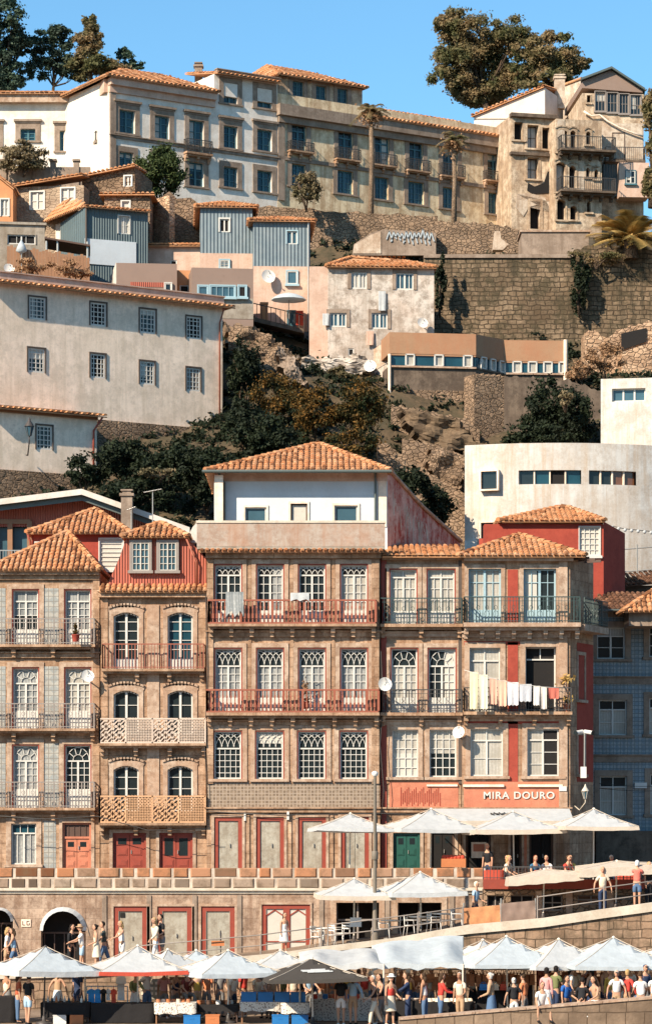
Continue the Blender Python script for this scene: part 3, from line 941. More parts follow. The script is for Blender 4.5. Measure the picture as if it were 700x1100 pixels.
g = MB(); g.face([(-4000, -160, -1.2), (-4000, -260, 40), (4000, -260, 40), (4000, -160, -1.2)]); g.face([(-4000, -260, 40), (-4000, -520, 95), (4000, -520, 95), (4000, -260, 40)]); g.build('hills', M['cliff'])['kind'] = 'structure'
g = MB(); g.face([(-3000, -900, -1.2), (3000, -900, -1.2), (3000, 92, -1.2), (-3000, 92, -1.2)]); g.build('river', M['water'])['kind'] = 'structure'
g = MB(); g.face([(-45, 113, 5.4), (45, 113, 5.4), (45, 130.2, 5.4), (-45, 130.2, 5.4)]); g.build('street', M['asphalt'])['kind'] = 'structure'
for sx in (-1, 1):
    g = MB(); a, b = sorted((sx*45, sx*400)); g.face([(a, 108.5, 5.3), (b, 108.5, 5.3), (b, 129.5, 5.3), (a, 129.5, 5.3)])
    g.face([(a, 108.5, .9), (b, 108.5, .9), (b, 108.5, 5.3), (a, 108.5, 5.3)]); g.build('bank', M['paving'])['kind'] = 'structure'

# ================================================================== riverside houses
YF = 120.
ZS = 5.4


def house(name, label, F, px0, px1, group=None, z0=ZS, cat='house'):
    s = (F.s(px0)+F.s(px1))/2
    return thing(name, label, cat, F.w(s, 0, z0), group)


G_R = 'old houses in a row above the stone parapet'

# --- A: far left, grey tile strips ---------------------------------------------------------
F = Fr(0, 120.); h = house('townhouse', 'narrow granite house at the left edge with grey tile strips between its windows', F, -30, 107, G_R)
for (y0, y1), g_ in (((634, 694), 'lace'), ((718, 783), 'lace'), ((801, 868), 'lace')):
    for k, (x0, x1) in enumerate(((14, 41), (70, 97), (-40, -14))):
        win(h, F, x0, y0, x1, y1, 4, 4, .2 if y0 < 700 else .25, 'half' if y0 < 700 else 'fan', .3, gm=('glass' if (y0 == 634 and k == 0) else g_), sur=.2, inner='redpaint', r=.2, sill=False)
    for x0, x1 in ((47, 63), (-9, 6)):
        band(h, F, x0, x1, y0-2, y1-1, .012, 'greytile', 'tile_panel')
    band(h, F, -30, 107, y0-16, y0-11, .12, 'granite', 'string_course')
for yr, yt, yb in ((665, 693, 698), (756, 783, 788), (840, 868, 873)):
    balcony(h, F, -30, 103, yr, yt, yb, .55, 'iron', 'greyiron')
win(h, F, 12, 885, 39, 929, 4, 1, .24, 'bars', 0, gm='lace', top_gm='tealglass', sur=.22, r=.16)
band(h, F, 47, 60, 882, 935, .012, 'greytile', 'tile_panel')
door(h, F, 67, 884, 98, 934, 'orange', 2, .3, 'darkwood', label='orange-red panelled door under a dark slatted transom')
band(h, F, -30, 107, 874, 878, .1, 'granite', 'string_course')
band(h, F, 100, 107, 616, 876, .07, 'granite', 'pilaster'); band(h, F, -30, 107, 613, 618, .3, 'granite', 'cornice')
wall(h, F, F.s(-30), F.s(107), ZS, F.z(50, 614), 'granite')
s0, s1 = F.s(-14), F.s(109); z = F.z(50, 613)
hip_roof(h, F, s0, s1, .45, -8, z, (F.s(64), -3.2, z+1.95), (F.s(66), -3.2, z+1.95))
d = MB(); c = F.w(F.s(96), .75, F.z(96, 727)); rot = Matrix.Rotation(R(20), 3, 'Z')
def dish(c, r, tilt=(.25, -1, .35), parent=None, name='satellite_dish', top=None, arm=.6):
    ax = Vector(tilt).normalized(); a = ax.cross(Vector((0, 0, 1))).normalized(); b = ax.cross(a); q = MB(); n = 14; c = Vector(c)
    vs = [c-ax*r*.28]+[c-ax*r*(.28-.28*k*k)+(a*math.cos(2*math.pi*i/n)+b*math.sin(2*math.pi*i/n))*r*k for k in (.35, .7, 1.) for i in range(n)]
    q.raw(vs, [(0, 1+i, 1+(i+1) % n) for i in range(n)]+[(1+k*n+i, 1+(k+1)*n+i, 1+(k+1)*n+(i+1) % n, 1+k*n+(i+1) % n) for k in (0, 1) for i in range(n)], 0, True)
    o = q.build(name, M['dish'], parent)
    q = MB(); q.tube(c-ax*r*.2, c-ax*r*.3+Vector((0, arm, -.15)), .03, .03, 6); q.tube(c-b*r*.9, c+ax*r*.8, .015, .015, 5); q.tube(c+ax*r*.75, c+ax*r*.95, .04, .04, 6)
    q.build('mount_arm', M['metal'], o); return o
tag(dish(c, .28), 'white satellite dish on the iron balcony of the house at the left edge', 'satellite dish')

# --- red mansard house behind A -------------------------------------------------------------
F = Fr(0, 125.5); h = house('rooftop_house', 'small red upper house with shuttered windows and a tiled hip roof behind the leftmost roof', F, 32, 140, None, 14)
win(h, F, 38, 583, 63, 602, 1, 5, 0, gm='shutter', sur=.05, sm='white', leaf=False, r=.08)
win(h, F, 107, 579, 132, 612, 1, 7, 0, gm='shutter', sur=.05, sm='white', leaf=False, r=.08)
wall(h, F, F.s(34), F.s(138), 14, F.z(90, 572), 'redwall', 5)
z = F.z(90, 573); hip_roof(h, F, F.s(29), F.s(141), .35, -5.4, z, (F.s(97), -2.6, z+1.35), (F.s(98), -2.6, z+1.35))
q = MB(); q.path([F.w(F.s(30), .3, z), F.w(F.s(33), .15, z-.4), F.w(F.s(34), .1, z-2.5)], .05, 6); q.build('downpipe', M['redpaint'], h)
q = MB(); q.tube((Fr(0, 124).w(Fr(0, 124).s(75), 0, 9+(860-575)*K*124)), (Fr(0, 124).w(Fr(0, 124).s(92), 0, 9+(860-598)*K*124)), .02, .02, 5)
q.tube((Fr(0, 124).w(Fr(0, 124).s(56), 0, 9+(860-547)*K*124)), (Fr(0, 124).w(Fr(0, 124).s(64), 0, 9+(860-562)*K*124)), .02, .02, 5)

# --- B: arched windows, cast-iron balconies, red attic --------------------------------------
F = Fr(165, 119.8); h = house('townhouse', 'granite house with arched windows, lace ironwork balconies and a red clad attic', F, 108, 222, G_R)
for y0, y1, pn, gm, r_ in ((658, 720, .2, None, 5), (742, 783, 0, 'glass', 3), (823, 866, 0, 'glass', 4)):
    for x0, x1 in ((122, 149), (180, 207)):
        win(h, F, x0, y0, x1, y1+(0 if y0 < 700 else 6), 2, r_, 0, None, pn, arch=.17, gm=gm or ('lace' if x0 < 150 else 'tealglass'), sur=.2, r=.2, fw=.07, sill=False)
for yr, yt, yb in ((692, 719, 724),):
    balcony(h, F, 110, 220, yr, yt, yb, .5, 'plain', 'rustrail')
balcony(h, F, 107, 222, 772, 799, 804, .6, 'lace', 'lacewhite', label='balcony with pale cast iron lace panels')
balcony(h, F, 107, 222, 855, 884, 889, .6, 'lace', 'laceochre', label='balcony with ochre cast iron lace panels')
door(h, F, 121, 895, 157, 934, 'redpaint', 2, label='red double door with small dark panes'); door(h, F, 171, 895, 207, 934, 'redpaint', 1, label='red door with tall glass panes')
band(h, F, 210, 218, 888, 893, .12, 'kerbstone', 'street_name_plate')
for x0, x1 in ((109, 116), (214, 221)):
    band(h, F, x0, x1, 640, 893, .08, 'granite', 'pilaster')
band(h, F, 158, 171, 650, 893, .05, 'granite_light', 'pilaster')
band(h, F, 106, 223, 636, 642, .3, 'granite', 'cornice')
wall(h, F, F.s(108), F.s(222), ZS, F.z(165, 636), 'granite')
z = F.z(165, 636); q = MB(); w_ = F.w
roof_plane(q, [w_(F.s(107), .45, z), w_(F.s(224), .45, z), w_(F.s(224), -.2, z+.32), w_(F.s(107), -.2, z+.32)]); q.build('eaves_tiles', M['roof'], h)
za = F.z(165, 634); A_ = Fr(165, 120.0)
q = MB(); pts = [(113, 633), (222, 633), (222, 600), (200, 577), (136, 577), (128, 600)]
def clad_poly(q, F, pts, D, m=0):
    f = [F.w(F.s(a), 0, F.z(a, b)) for a, b in pts]; bk = [F.w(F.s(a), -D, F.z(a, b)) for a, b in pts]; n = len(pts)
    if f and True:
        q.face(f[::1] if pts[0][0] < pts[1][0] else f[::-1], m); q.face(bk[::-1], m)
        for i in range(n):
            j = (i+1) % n; q.face([f[j], f[i], bk[i], bk[j]], m)
clad_poly(q, A_, pts, 4); at = q.build('attic', M['redcorr'], h)
for x0, x1 in ((142, 160), (171, 189)):
    F2 = Fr(165, 119.9); win(at, F2, x0, 583, x1, 613, 4, 4, 0, sur=.12, sm='greyiron', fm='shutter', fw=.04, r=.03, gm='skyglass', sill=True)
B2 = Fr(165, 120.0); z = B2.z(165, 577); hip_roof(h, B2, B2.s(131), B2.s(203), .35, -3.2, z, (B2.s(170), -1.4, z+.75), (B2.s(171), -1.4, z+.75), name='attic_roof')
q = MB(); q.path([B2.w(B2.s(200), .25, z-.05), B2.w(B2.s(211), .2, z-1.1), B2.w(B2.s(211), .15, z-2.4)], .045, 6); q.build('downpipe', M['rustrail'], h)

# --- C: the wide central house -----------------------------------------------------------------
F = Fr(315, 119.4); h = house('townhouse', 'wide central granite house with four windows per floor and two rusty red balconies', F, 222, 408, G_R)
CX = [(231, 259), (276, 304), (321, 349), (366, 394)]
for i, (x0, x1) in enumerate(CX):
    win(h, F, x0, 607, x1, 671, 4, 4, .17, 'gothic', .24, gm='glass' if i < 3 else 'lace', top_gm='void', sur=.18, inner='redpaint', r=.2, sill=False, label=None)
    win(h, F, x0, 697, x1, 766, 4, 4, .27, 'gothic', .24, gm='lace', top_gm='glass', sur=.18, inner='redpaint', r=.2, sill=False)
    x0 -= 1
    # gothic-headed sash
    win(h, F, x0, 786, x1, 837, 5, 5, .36, 'gothic', 0, gm='glass', sur=.2, inner='redpaint', r=.18, leaf=False, bw=.026)
    band(h, F, x0-8, x0-5, 600, 842, .035, 'granite', 'pilaster')
for x0, x1 in ((222, 229), (399, 407)):
    band(h, F, x0, x1, 592, 842, .09, 'granite', 'pilaster')
balcony(h, F, 224, 404, 645, 671, 676, .6, 'baluster', 'rustrail', brk=8, label='upper balcony with rusty red balusters')
balcony(h, F, 222, 407, 741, 766, 772, .6, 'baluster', 'rustrail', brk=8, label='lower balcony with rusty red balusters')
band(h, F, 222, 407, 841, 869, .015, 'smalltile', 'tile_band'); band(h, F, 221, 408, 869, 873, .14, 'granite', 'string_course')
band(h, F, 221, 408, 679, 684, .08, 'granite', 'string_course'); band(h, F, 221, 408, 775, 779, .08, 'granite', 'string_course')
for i, (x0, x1) in enumerate(((230, 260), (275, 305), (320, 350), (366, 396))):
    door(h, F, x0, 878, x1, 934, 'redpaint', None, board='boarded', fw=.17, leaves=1 if i < 3 else 2, sur=.12, r=.1, label='grey boarded doorway in a broad red frame')
    band(h, F, x1+5, x1+8, 876, 934, .06, 'granite', 'pilaster')
band(h, F, 308, 310.5, 872, 881, .16, 'dish', 'wall_lamp'); band(h, F, 262, 264, 872, 882, .1, 'dish', 'wall_lamp')
band(h, F, 221, 409, 594, 600, .22, 'granite', 'cornice')
wall(h, F, F.s(222), F.s(408), ZS, F.z(315, 592), 'granite')
z = F.z(315, 593); q = MB(); roof_plane(q, [F.w(F.s(214), .55, z), F.w(F.s(412), .55, z), F.w(F.s(412), -.1, z+.28), F.w(F.s(214), -.1, z+.28)]); q.build('eaves_tiles', M['roofold'], h)
band(h, F, 212, 413, 563, 588, .5, 'stainpink', 'terrace_parapet', d0=.28, label='rust stained terrace parapet')
band(h, F, 211, 414, 560.5, 563, .54, 'kerbstone', 'parapet_coping', d0=.24)
q = MB(); zz = F.z(315, 588)
q.fbox(F, F.s(212), F.s(413), -9, .5, zz-.12, zz-.005); q.build('terrace_floor', M['concrete'], h)
A = Fr(315, 121.6)                                   # the attic set back behind the terrace
at = thing('attic_house', 'white attic storey with a tiled hip roof set back above the central house', 'rooftop house', A.w(0, 0, zz))
for x0, x1, y0, y1, g_, lf in ((263, 286, 545, 566, 'skyglass', False), (312, 330, 541, 566, 'shutter', True), (359, 384, 543, 566, 'skyglass', False)):
    win(at, A, x0, y0, x1, y1, 1, 1, 0, gm=g_, sur=.09, sm='cream', fm='white' if not lf else 'darkwood', leaf=False, r=.1)
band(at, A, 231, 240, 512, 566, .6, 'cream', 'pilaster'); band(at, A, 406, 415, 512, 566, .04, 'cream', 'pilaster')
band(at, A, 230, 416, 508, 517, .06, 'pinkish', 'cornice')
wall(at, A, A.s(230), A.s(416), zz, A.z(315, 508), 'atticwhite', 8)
z = A.z(315, 508); hip_roof(at, A, A.s(221), A.s(419), .85, -8.6, z, (A.s(340), -3.9, z+1.75), (A.s(343), -3.9, z+1.75), 'roof', .25)
q = MB(); q.tube(A.w(A.s(218), .96, z-.04), A.w(A.s(420), .96, z-.04), .07, .07, 8); q.tube(A.w(A.s(403), .12, z), A.w(A.s(403), .12, z-2.2), .05, .05, 8)
q.path([A.w(A.s(235), .6, z-.05), A.w(A.s(241), .1, z-.45), A.w(A.s(241), .1, z-2.2)], .05, 8); q.build('gutter', M['gutter'], at)
# the oblique red party wall
W_ = Fr(416, 121.6, 62); s1 = W_.s(494)
pw = thing('party_wall', 'sloping red panelled wall with peeling streaks beside the white attic', 'wall', W_.w(s1/2, 0, 14))
q = MB(); zt0 = W_.z(416.5, 505); zt1 = W_.z(494, 583); f = [W_.w(0, 0, 14), W_.w(s1, 0, 14), W_.w(s1, 0, zt1), W_.w(s1*.45, 0, zt0*.53+zt1*.47-.12), W_.w(0, 0, zt0)]
bk = [p-Vector((W_.n.x, W_.n.y, 0))*.35 for p in f]; q.face(f); q.face(bk[::-1])
for i in range(5):
    j = (i+1) % 5; q.face([f[j], f[i], bk[i], bk[j]])
q.build('panel_face', M['peeled'], pw)
q = MB(); up = Vector((0, 0, .06)); nn = Vector((W_.n.x, W_.n.y, 0))
for a, b in ((f[4], f[3]), (f[3], f[2])):
    q.tube(a+nn*.05+up, b+nn*.05+up, .09, .09, 6)
q.build('wall_coping', M['granite_light'], pw)
q = MB()
for i in range(26):
    s = s1*random.uniform(.03, .62); zz_ = zt0-(zt0-zt1)*s/s1-random.uniform(.7, 1.2); q.fbar(W_, (s, zz_), (s+random.uniform(-.15, .2), zz_-random.uniform(.3, 1.3)), .05, .005, .01)
q.build('peeled_streak', M['kerbstone'], pw)

# --- D: red-framed house left of the corner house ------------------------------------------------
F = Fr(450, 119.7); h = house('townhouse', 'salmon painted house with fan headed windows and a dish, left of the restaurant lettering', F, 409, 495, G_R)
for x0, x1 in ((419, 447), (459, 488)):
    win(h, F, x0, 612, x1, 671, 4, 3, .14, 'half', .25, gm='blind', sur=.17, inner='redpaint', r=.2, sill=False)
    win(h, F, x0+1, 697, x1+1, 766, 4, 4, .27, 'fan', .24, gm='lace' if x0 < 430 else 'glass', top_gm='glass', sur=.17, inner='redpaint', r=.2, sill=False)
    win(h, F, x0+2, 784, x1+2, 835, 4, 5, 0, None, 0, gm='shutter' if x0 < 430 else 'glass', top_gm='blind', sur=.2, r=.18, leaf=False, bw=.035)
balcony(h, F, 408, 496, 643, 671, 677, .55, 'iron', 'greeniron'); balcony(h, F, 408, 496, 741, 766, 772, .55, 'iron', 'iron')
band(h, F, 418, 492, 840, 869, .012, 'orange', 'painted_panel'); band(h, F, 408, 496, 869, 873, .14, 'granite', 'string_course')
for y in (680, 775):
    band(h, F, 409, 495, y, y+4, .09, 'granite_light', 'string_course')
band(h, F, 409, 415, 600, 934, .05, 'redpaint', 'painted_edge'); band(h, F, 415, 418, 690, 842, .04, 'granite', 'pilaster'); band(h, F, 492, 496, 600, 842, .07, 'pipe', 'downpipe')
door(h, F, 422, 895, 451, 934, 'greendoor', 2, label='dark green door with a white notice'); door(h, F, 462, 893, 488, 934, 'darkwood', 2, board='void', label='dark shop doorway')
band(h, F, 458, 491, 843, 845, .09, 'cream', 'strip_light', d0=.02); band(h, F, 410, 498, 597, 602, .25, 'granite', 'cornice')
wall(h, F, F.s(409), F.s(495), ZS, F.z(450, 598), 'granite')
z = F.z(450, 598); q = MB(); roof_plane(q, [F.w(F.s(410), .45, z), F.w(F.s(496), .45, z), F.w(F.s(496), -3., z+.75), F.w(F.s(418), -3., z+.75)]); q.build('roof', M['roof'], h)
q = MB(); n_ = 22
for i in range(n_):
    q.fbox(F, F.s(430+i*2), F.s(430.8+i*2), .012, .03, F.z(450, 866-(i % 3)*2), F.z(450, 846+(i*7 % 4)*2))
q.build('worn_lettering', M['redwall'], h)

# --- E: corner house with MIRA DOURO --------------------------------------------------------------
F = Fr(553, 119.5); h = house('townhouse', 'red and granite corner house with restaurant lettering and a green railed balcony', F, 496, 612, G_R)
win(h, F, 503, 611, 538, 669, 4, 3, 0, None, .24, gm='lace', sur=.17, r=.2, fw=.075, sill=False, fm='bluewood')
win(h, F, 562, 611, 597, 669, 4, 3, 0, None, .24, gm='glass', sur=.17, r=.2, fw=.075, sill=False, fm='bluewood')
win(h, F, 504, 696, 537, 766, 2, 3, .2, 'half', 0, gm='blind', sur=.22, r=.18, sill=False)
win(h, F, 564, 695, 597, 766, 1, 1, .19, 'half', 0, gm='void', sur=.22, r=.35, sill=False, leaf=False, label='open window with a dark room behind it')
win(h, F, 505, 783, 540, 834, 2, 2, .25, 'half', 0, gm='blind', sur=.22, r=.16)
win(h, F, 566, 783, 600, 834, 2, 3, .24, 'half', 0, gm='blind', sur=.22, r=.16)
q = MB(); q.face([F.w(F.s(583.6), -.142, F.z(583, 832)), F.w(F.s(598.5), -.142, F.z(583, 832)), F.w(F.s(598.5), -.142, F.z(583, 785)), F.w(F.s(583.6), -.142, F.z(583, 785))]); q.build('open_casement', M['void'], h)
for x0, x1, y0, y1 in ((545, 556, 612, 668), (545, 556, 690, 840), (498, 606, 689, 693), (498, 606, 774, 778)):
    band(h, F, x0, x1, y0, y1, .02, 'redwall', 'painted_panel')
band(h, F, 498, 607, 840, 869, .015, 'orange', 'painted_panel')
for x0, x1 in ((497, 541), (556, 604)):
    band(h, F, x0, x1, 843, 845.5, .12, 'cream', 'strip_light', d0=.03)
band(h, F, 600, 609, 602, 869, .09, 'granite_light', 'pilaster'); band(h, F, 496, 613, 869, 874, .15, 'granite', 'string_course')
for y in (680, 770):
    band(h, F, 496, 612, y, y+5, .1, 'granite_light', 'string_course')
band(h, F, 600, 608, 845, 850, .13, 'dish', 'wall_sign')
text(h, F, 557, 855, 'MIRA DOURO', .42, 'white', 'lettering', .03, .03, 76, .008)
bl = balcony(h, F, 497, 622, 642, 670, 678, .75, 'iron', 'greeniron', 'granite_light', 7); bl2 = balcony(h, F, 497, 613, 739, 765, 771, .6, 'iron', 'iron')
for x0, x1, g_ in ((500, 527, 'void'), (548, 560, 'void'), (568, 594, 'void')):
    door(h, F, x0, 890, x1, 945, 'darkwood', None, board=g_, sur=.1, label='dark open restaurant doorway')
for x in (516, 560, 580):
    pass
band(h, F, 561, 568, 896, 945, .03, 'orange', 'poster_panel'); band(h, F, 506, 522, 905, 922, .04, 'cream', 'menu_board'); band(h, F, 508, 520, 907, 915, .055, 'orange', 'menu_picture', d0=.03)
band(h, F, 498, 615, 597, 603, .3, 'granite_light', 'cornice')
wall(h, F, F.s(496), F.s(612), ZS, F.z(553, 598), 'granite')
SE = F.end(F.s(612), 66); zt = F.z(553, 598)        # oblique side of the corner house
sm_ = [win(h, SE, x, y0, x+7, y1, 2, 3, 0, gm='glass', sur=.14, r=.15) for x, y0, y1 in ((620, 704, 752), (620, 790, 832))]
LSE = SE.s(637); wall(h, SE, 0, LSE, ZS, zt, 'granite', 4, 'side_wall', True, 'side wall, red below the lower storeys')
q = MB(); q.fbox(SE, .9, LSE-.05, -.02, .012, SE.z(618, 840), SE.z(618, 690)); q.build('painted_panel', M['redwall'], h)
rail_ = MB(); rail_.fbox(SE, -.1, LSE, -.05, .7, F.z(553, 678), F.z(553, 671)); o_ = rail_.build('balcony', M['granite_light'], h); o_['label'] = 'balcony running along the side wall'
rail_ = MB(); rail(rail_, SE, 0, LSE, .65, F.z(553, 670), F.z(553, 642), 'iron'); rail_.build('railing', M['greeniron'], o_)
z = F.z(553, 598); hip_roof(h, F, F.s(491), F.s(628), .5, -7.5, z, (F.s(561), -3., z+1.2), (F.s(565), -3., z+1.2))
q = MB()
for i in range(int(LSE/.8)):
    q.fbox(SE, .3+i*.8, .36+i*.8, -.1, .75, zt-.12, zt)
q.build('rafter', M['darkwood'], h)

# laundry line, plant, dish, cameras, lantern on the corner house
ln = thing('clothesline', 'sagging clothesline hung with pale washing across the corner house balcony', 'clothesline', F.w(F.s(550), .9, F.z(550, 760)))
pts = [F.w(F.s(x), .95, F.z(x, y)) for x, y in ((497, 721), (515, 726), (535, 732), (556, 736), (580, 739), (598, 740))]
q = MB(); q.path(pts, .012, 5); q.build('cord', M['white'], ln)
GC = 'washing on the clothesline'
for i, (x0, x1, y0, y1, c, lb) in enumerate(((503, 512, 723, 762, (.78, .66, .42), 'long cream towel first on the clothesline from its upper end'), (513, 522, 726, 762, (.80, .70, .50), 'long cream towel second on the clothesline'),
        (524, 532, 730, 757, (.66, .36, .26), 'rose coloured garment on the clothesline beside the cream towels'), (533, 542, 732, 759, (.70, .42, .30), 'pinkish shirt on the clothesline beside the grey ones'),
        (543, 555, 734, 758, (.60, .58, .58), 'wide light grey shirt on the clothesline'), (556, 569, 736, 754, (.48, .48, .50), 'short grey cloth on the clothesline'),
        (571, 578, 738, 758, (.72, .66, .6), 'small white garment with a dark hem on the clothesline'), (579, 585, 739, 762, (.74, .64, .55), 'narrow off-white sock-like garment on the clothesline'), (587, 598, 740, 751, (.5, .14, .1), 'small red patterned cloth at the clothesline end'))):
    c0 = M.setdefault('wash%d' % i, cloth('washing_%d' % i, c, .2)); q = MB(); n = 6; f = []
    for a in range(n+1):
        for b in range(5):
            s = F.s(x0+(x1-x0)*a/n); dz = .03*math.sin(a*2.1+b*.7)*b/3
            yy = y0+(y1-y0)*b/4+((a % 2)*1.2 if b == 4 else 0); f.append(F.w(s, .95+.05*math.sin(a*1.9+i)*(b/4)+dz*.4, F.z(x0, yy)))
    fs = [(a*5+b, a*5+b+1, (a+1)*5+b+1, (a+1)*5+b) for a in range(n) for b in range(4)]
    q.raw(f, fs, 0, True); q.raw([p+Vector((0, .02, 0)) for p in f], [x[::-1] for x in fs], 0, True)
    tag(q.build('laundry', c0), lb, 'laundry', GC)
tag(dish(F.w(F.s(491.5), .5, F.z(491, 787)), .27, (-.35, -1, .3)), 'white satellite dish above the orange panel between the two salmon house windows', 'satellite dish')
tag(dish(Fr(413, 119.4).w(Fr(413, 119.4).s(413), .8, F.z(413, 736)), .30, (.2, -1, .15)), 'white satellite dish at the end of the lower rusty balcony', 'satellite dish')
pt = thing('potted_plant', 'spindly yellowing plant in a pot at the balcony corner beside the washing', 'potted plant', F.w(F.s(608), .3, F.z(608, 765)))
q = MB(); b0 = F.w(F.s(608), .3, F.z(608, 765)); q.lathe(b0, [(.12, 0), (.17, .3), (.19, .3), (.19, .34)], 10); q.build('pot', M['orange'], pt)
q = MB(); q.path([b0+Vector((0, 0, .2)), b0+Vector((.05, 0, .9)), b0+Vector((.02, 0, 1.35))], [.03, .022, .015], 6); q.build('stem', M['woodbrown'], pt)
leaves('foliage', [(b0+Vector((.02, 0, 1.4)), (.42, .3, .3), 60), (b0+Vector((0, 0, .5)), (.3, .25, .2), 30)], .12, 'leafgold', pt)
cm = thing('security_camera', 'pair of white security cameras on a bracket at the house corner', 'security camera', F.w(F.s(626), .1, F.z(626, 787)))
for i, (x, dx) in enumerate(((621, -.25), (631, .25))):
    q = MB(); c = F.w(F.s(x), .35, F.z(x, 787)); q.tube(c+Vector((-dx*.6, .15, .03)), c+Vector((dx*.6, -.15, -.03)), .09, .09, 10); q.tube(c+Vector((dx*.6, -.15, -.03)), c+Vector((dx*.72, -.18, -.04)), .1, .1, 10, m=1); q.build('camera_body', ['dish', 'glass'], cm)
q = MB(); q.tube(F.w(F.s(619), .3, F.z(626, 788)), F.w(F.s(634), .3, F.z(626, 788)), .025); q.tube(F.w(F.s(627), .3, F.z(626, 788)), F.w(F.s(627), .2, F.z(626, 830)), .035); q.build('bracket', M['metal'], cm)
q = MB(); q.fbox(F, F.s(623), F.s(629), .05, .25, F.z(626, 836), F.z(626, 824)); q.build('junction_box', M['dish'], cm)
def lantern(name, label, c, parts_mat='darkpole', sc=1., arm=Vector((0, .7, -.1)), pole=None):
    t = thing(name, label, 'lantern', c); c = Vector(c); q = MB()
    q.lathe(c, [(.06*sc, -.02), (.14*sc, .3*sc), (.001, .31*sc)], 6, sm=False); q.build('glass_box', M['skyglass'], t)
    q = MB(); q.lathe(c, [(.17*sc, .31*sc), (.12*sc, .4*sc), (.05*sc, .5*sc), (.02*sc, .6*sc), (.001, .62*sc)], 8)
    for i in range(6):
        a = math.pi/3*i; q.tube(c+Vector((.06*math.cos(a), .06*math.sin(a), -.02))*sc, c+Vector((.15*math.cos(a), .15*math.sin(a), .31))*sc, .012*sc, .012*sc, 4)
    q.build('lantern_cap', M[parts_mat], t)
    q = MB(); q.path([c+Vector((0, 0, -.02)), c+Vector((0, 0, -.18*sc)), c+arm*.5+Vector((0, 0, -.35*sc)), c+arm], .025*sc, 6); q.build('bracket', M[parts_mat], t)
    return t
lantern('wall_lantern', 'old wall lantern with a pale cap at the corner below the security cameras', F.w(F.s(627), .6, F.z(628, 858)), 'kerbstone', 1.0, Vector((-.4, .9, -.3)))

FC_ = Fr(315, 119.4)
for lb, pts_, d_ in (('black cable sagging between the wide central house and the corner house above the shop fronts', ((222, 872), (300, 876), (408, 874), (500, 877), (612, 873)), .2), ('looping cable on the party line beside the salmon house', ((409, 700), (411, 760), (408, 800), (412, 850), (409, 880)), .12),
                  ('cable running down between the arched window house and the central house', ((221, 640), (223, 720), (220, 800), (224, 880)), .14), ('cable across the two left houses over their ground floors', ((-10, 876), (50, 880), (106, 877), (160, 892), (222, 890)), .75)):
    q = MB(); q.path([FC_.w(FC_.s(x), d_, FC_.z(x, y)) for x, y in pts_], .018, 4); tag(q.build('cable', M['iron']), lb, 'cable')
for px, py, rr, mt, lb in ((328, 762, .34, 'leafdry', 'dry climbing plant in a pot on the lower rusty balcony'), (82, 690, .16, 'leafautumn', 'low red potted plant on the top iron balcony of the leftmost house')):
    b0 = FC_.w(FC_.s(px), .35, FC_.z(px, py)); t = thing('potted_plant', lb, 'potted plant', b0); q = MB(); q.lathe(b0, [(.12, 0), (.17, .28), (.19, .3), (.16, .31)], 10); q.build('pot', M['redwall'], t)
    leaves('foliage', [(b0+Vector((0, 0, .35+rr*1.6)), (rr*.6, rr*.5, rr*1.9), 110), (b0+Vector((0, 0, .4)), (.25, .2, .15), 40)], .07, mt, t)
for x0, x1, y0, y1, mt, lb in ((243, 262, 637, 664, 'lace', 'pale patterned cloth draped over the upper rusty balcony'), (312, 332, 638, 647, 'canvas', 'small white cloth on the upper rusty balcony rail')):
    q = MB(); f = [FC_.w(FC_.s(x0+(x1-x0)*a/6), .62+.03*math.sin(a*2)+.01*b, FC_.z(x0, y0+(y1-y0)*b/4*(1-.25*(a % 3)*.5))) for a in range(7) for b in range(5)]
    fs = [(a*5+b, a*5+b+1, (a+1)*5+b+1, (a+1)*5+b) for a in range(6) for b in range(4)]; q.raw(f, fs, 0, True); q.raw([p+Vector((0, .02, 0)) for p in f], [x[::-1] for x in fs], 0, True); tag(q.build('laundry', M[mt]), lb, 'laundry')
# --- red house behind E ---------------------------------------------------------------------------
F = Fr(580, 129.); h = house('townhouse', 'bright red house with one white window and a tiled hip roof behind the corner house', F, 520, 632, None, 12)
win(h, F, 622, 566, 644, 597, 4, 5, 0, sur=.04, sm='white', gm='shutter', r=.08, leaf=False)
wall(h, F, F.s(520), F.s(648), 12, F.z(580, 563), 'redwall', 1)
SD = F.end(F.s(648), 58); z_ = F.z(580, 560)
q = MB(); L = SD.s(671); zb = SD.z(671, 573)
f = [SD.w(0, 0, 12), SD.w(L, 0, 12), SD.w(L, 0, zb), SD.w(0, 0, z_)]; bk = [F.w(F.s(520), -.5, 12), F.w(F.s(520), -4.5, 12), F.w(F.s(520), -4.5, zb), F.w(F.s(520), -.5, z_)]
q.face(f); q.face([f[1], bk[1], bk[2], f[2]]); q.build('side_wall', M['redwall'], h)
hip_roof(h, F, F.s(534), F.s(649), .3, -6, z_, (F.s(608), -2.8, z_+.95), (F.s(614), -2.8, z_+.95))
z = SD.w(0, 0, 0)

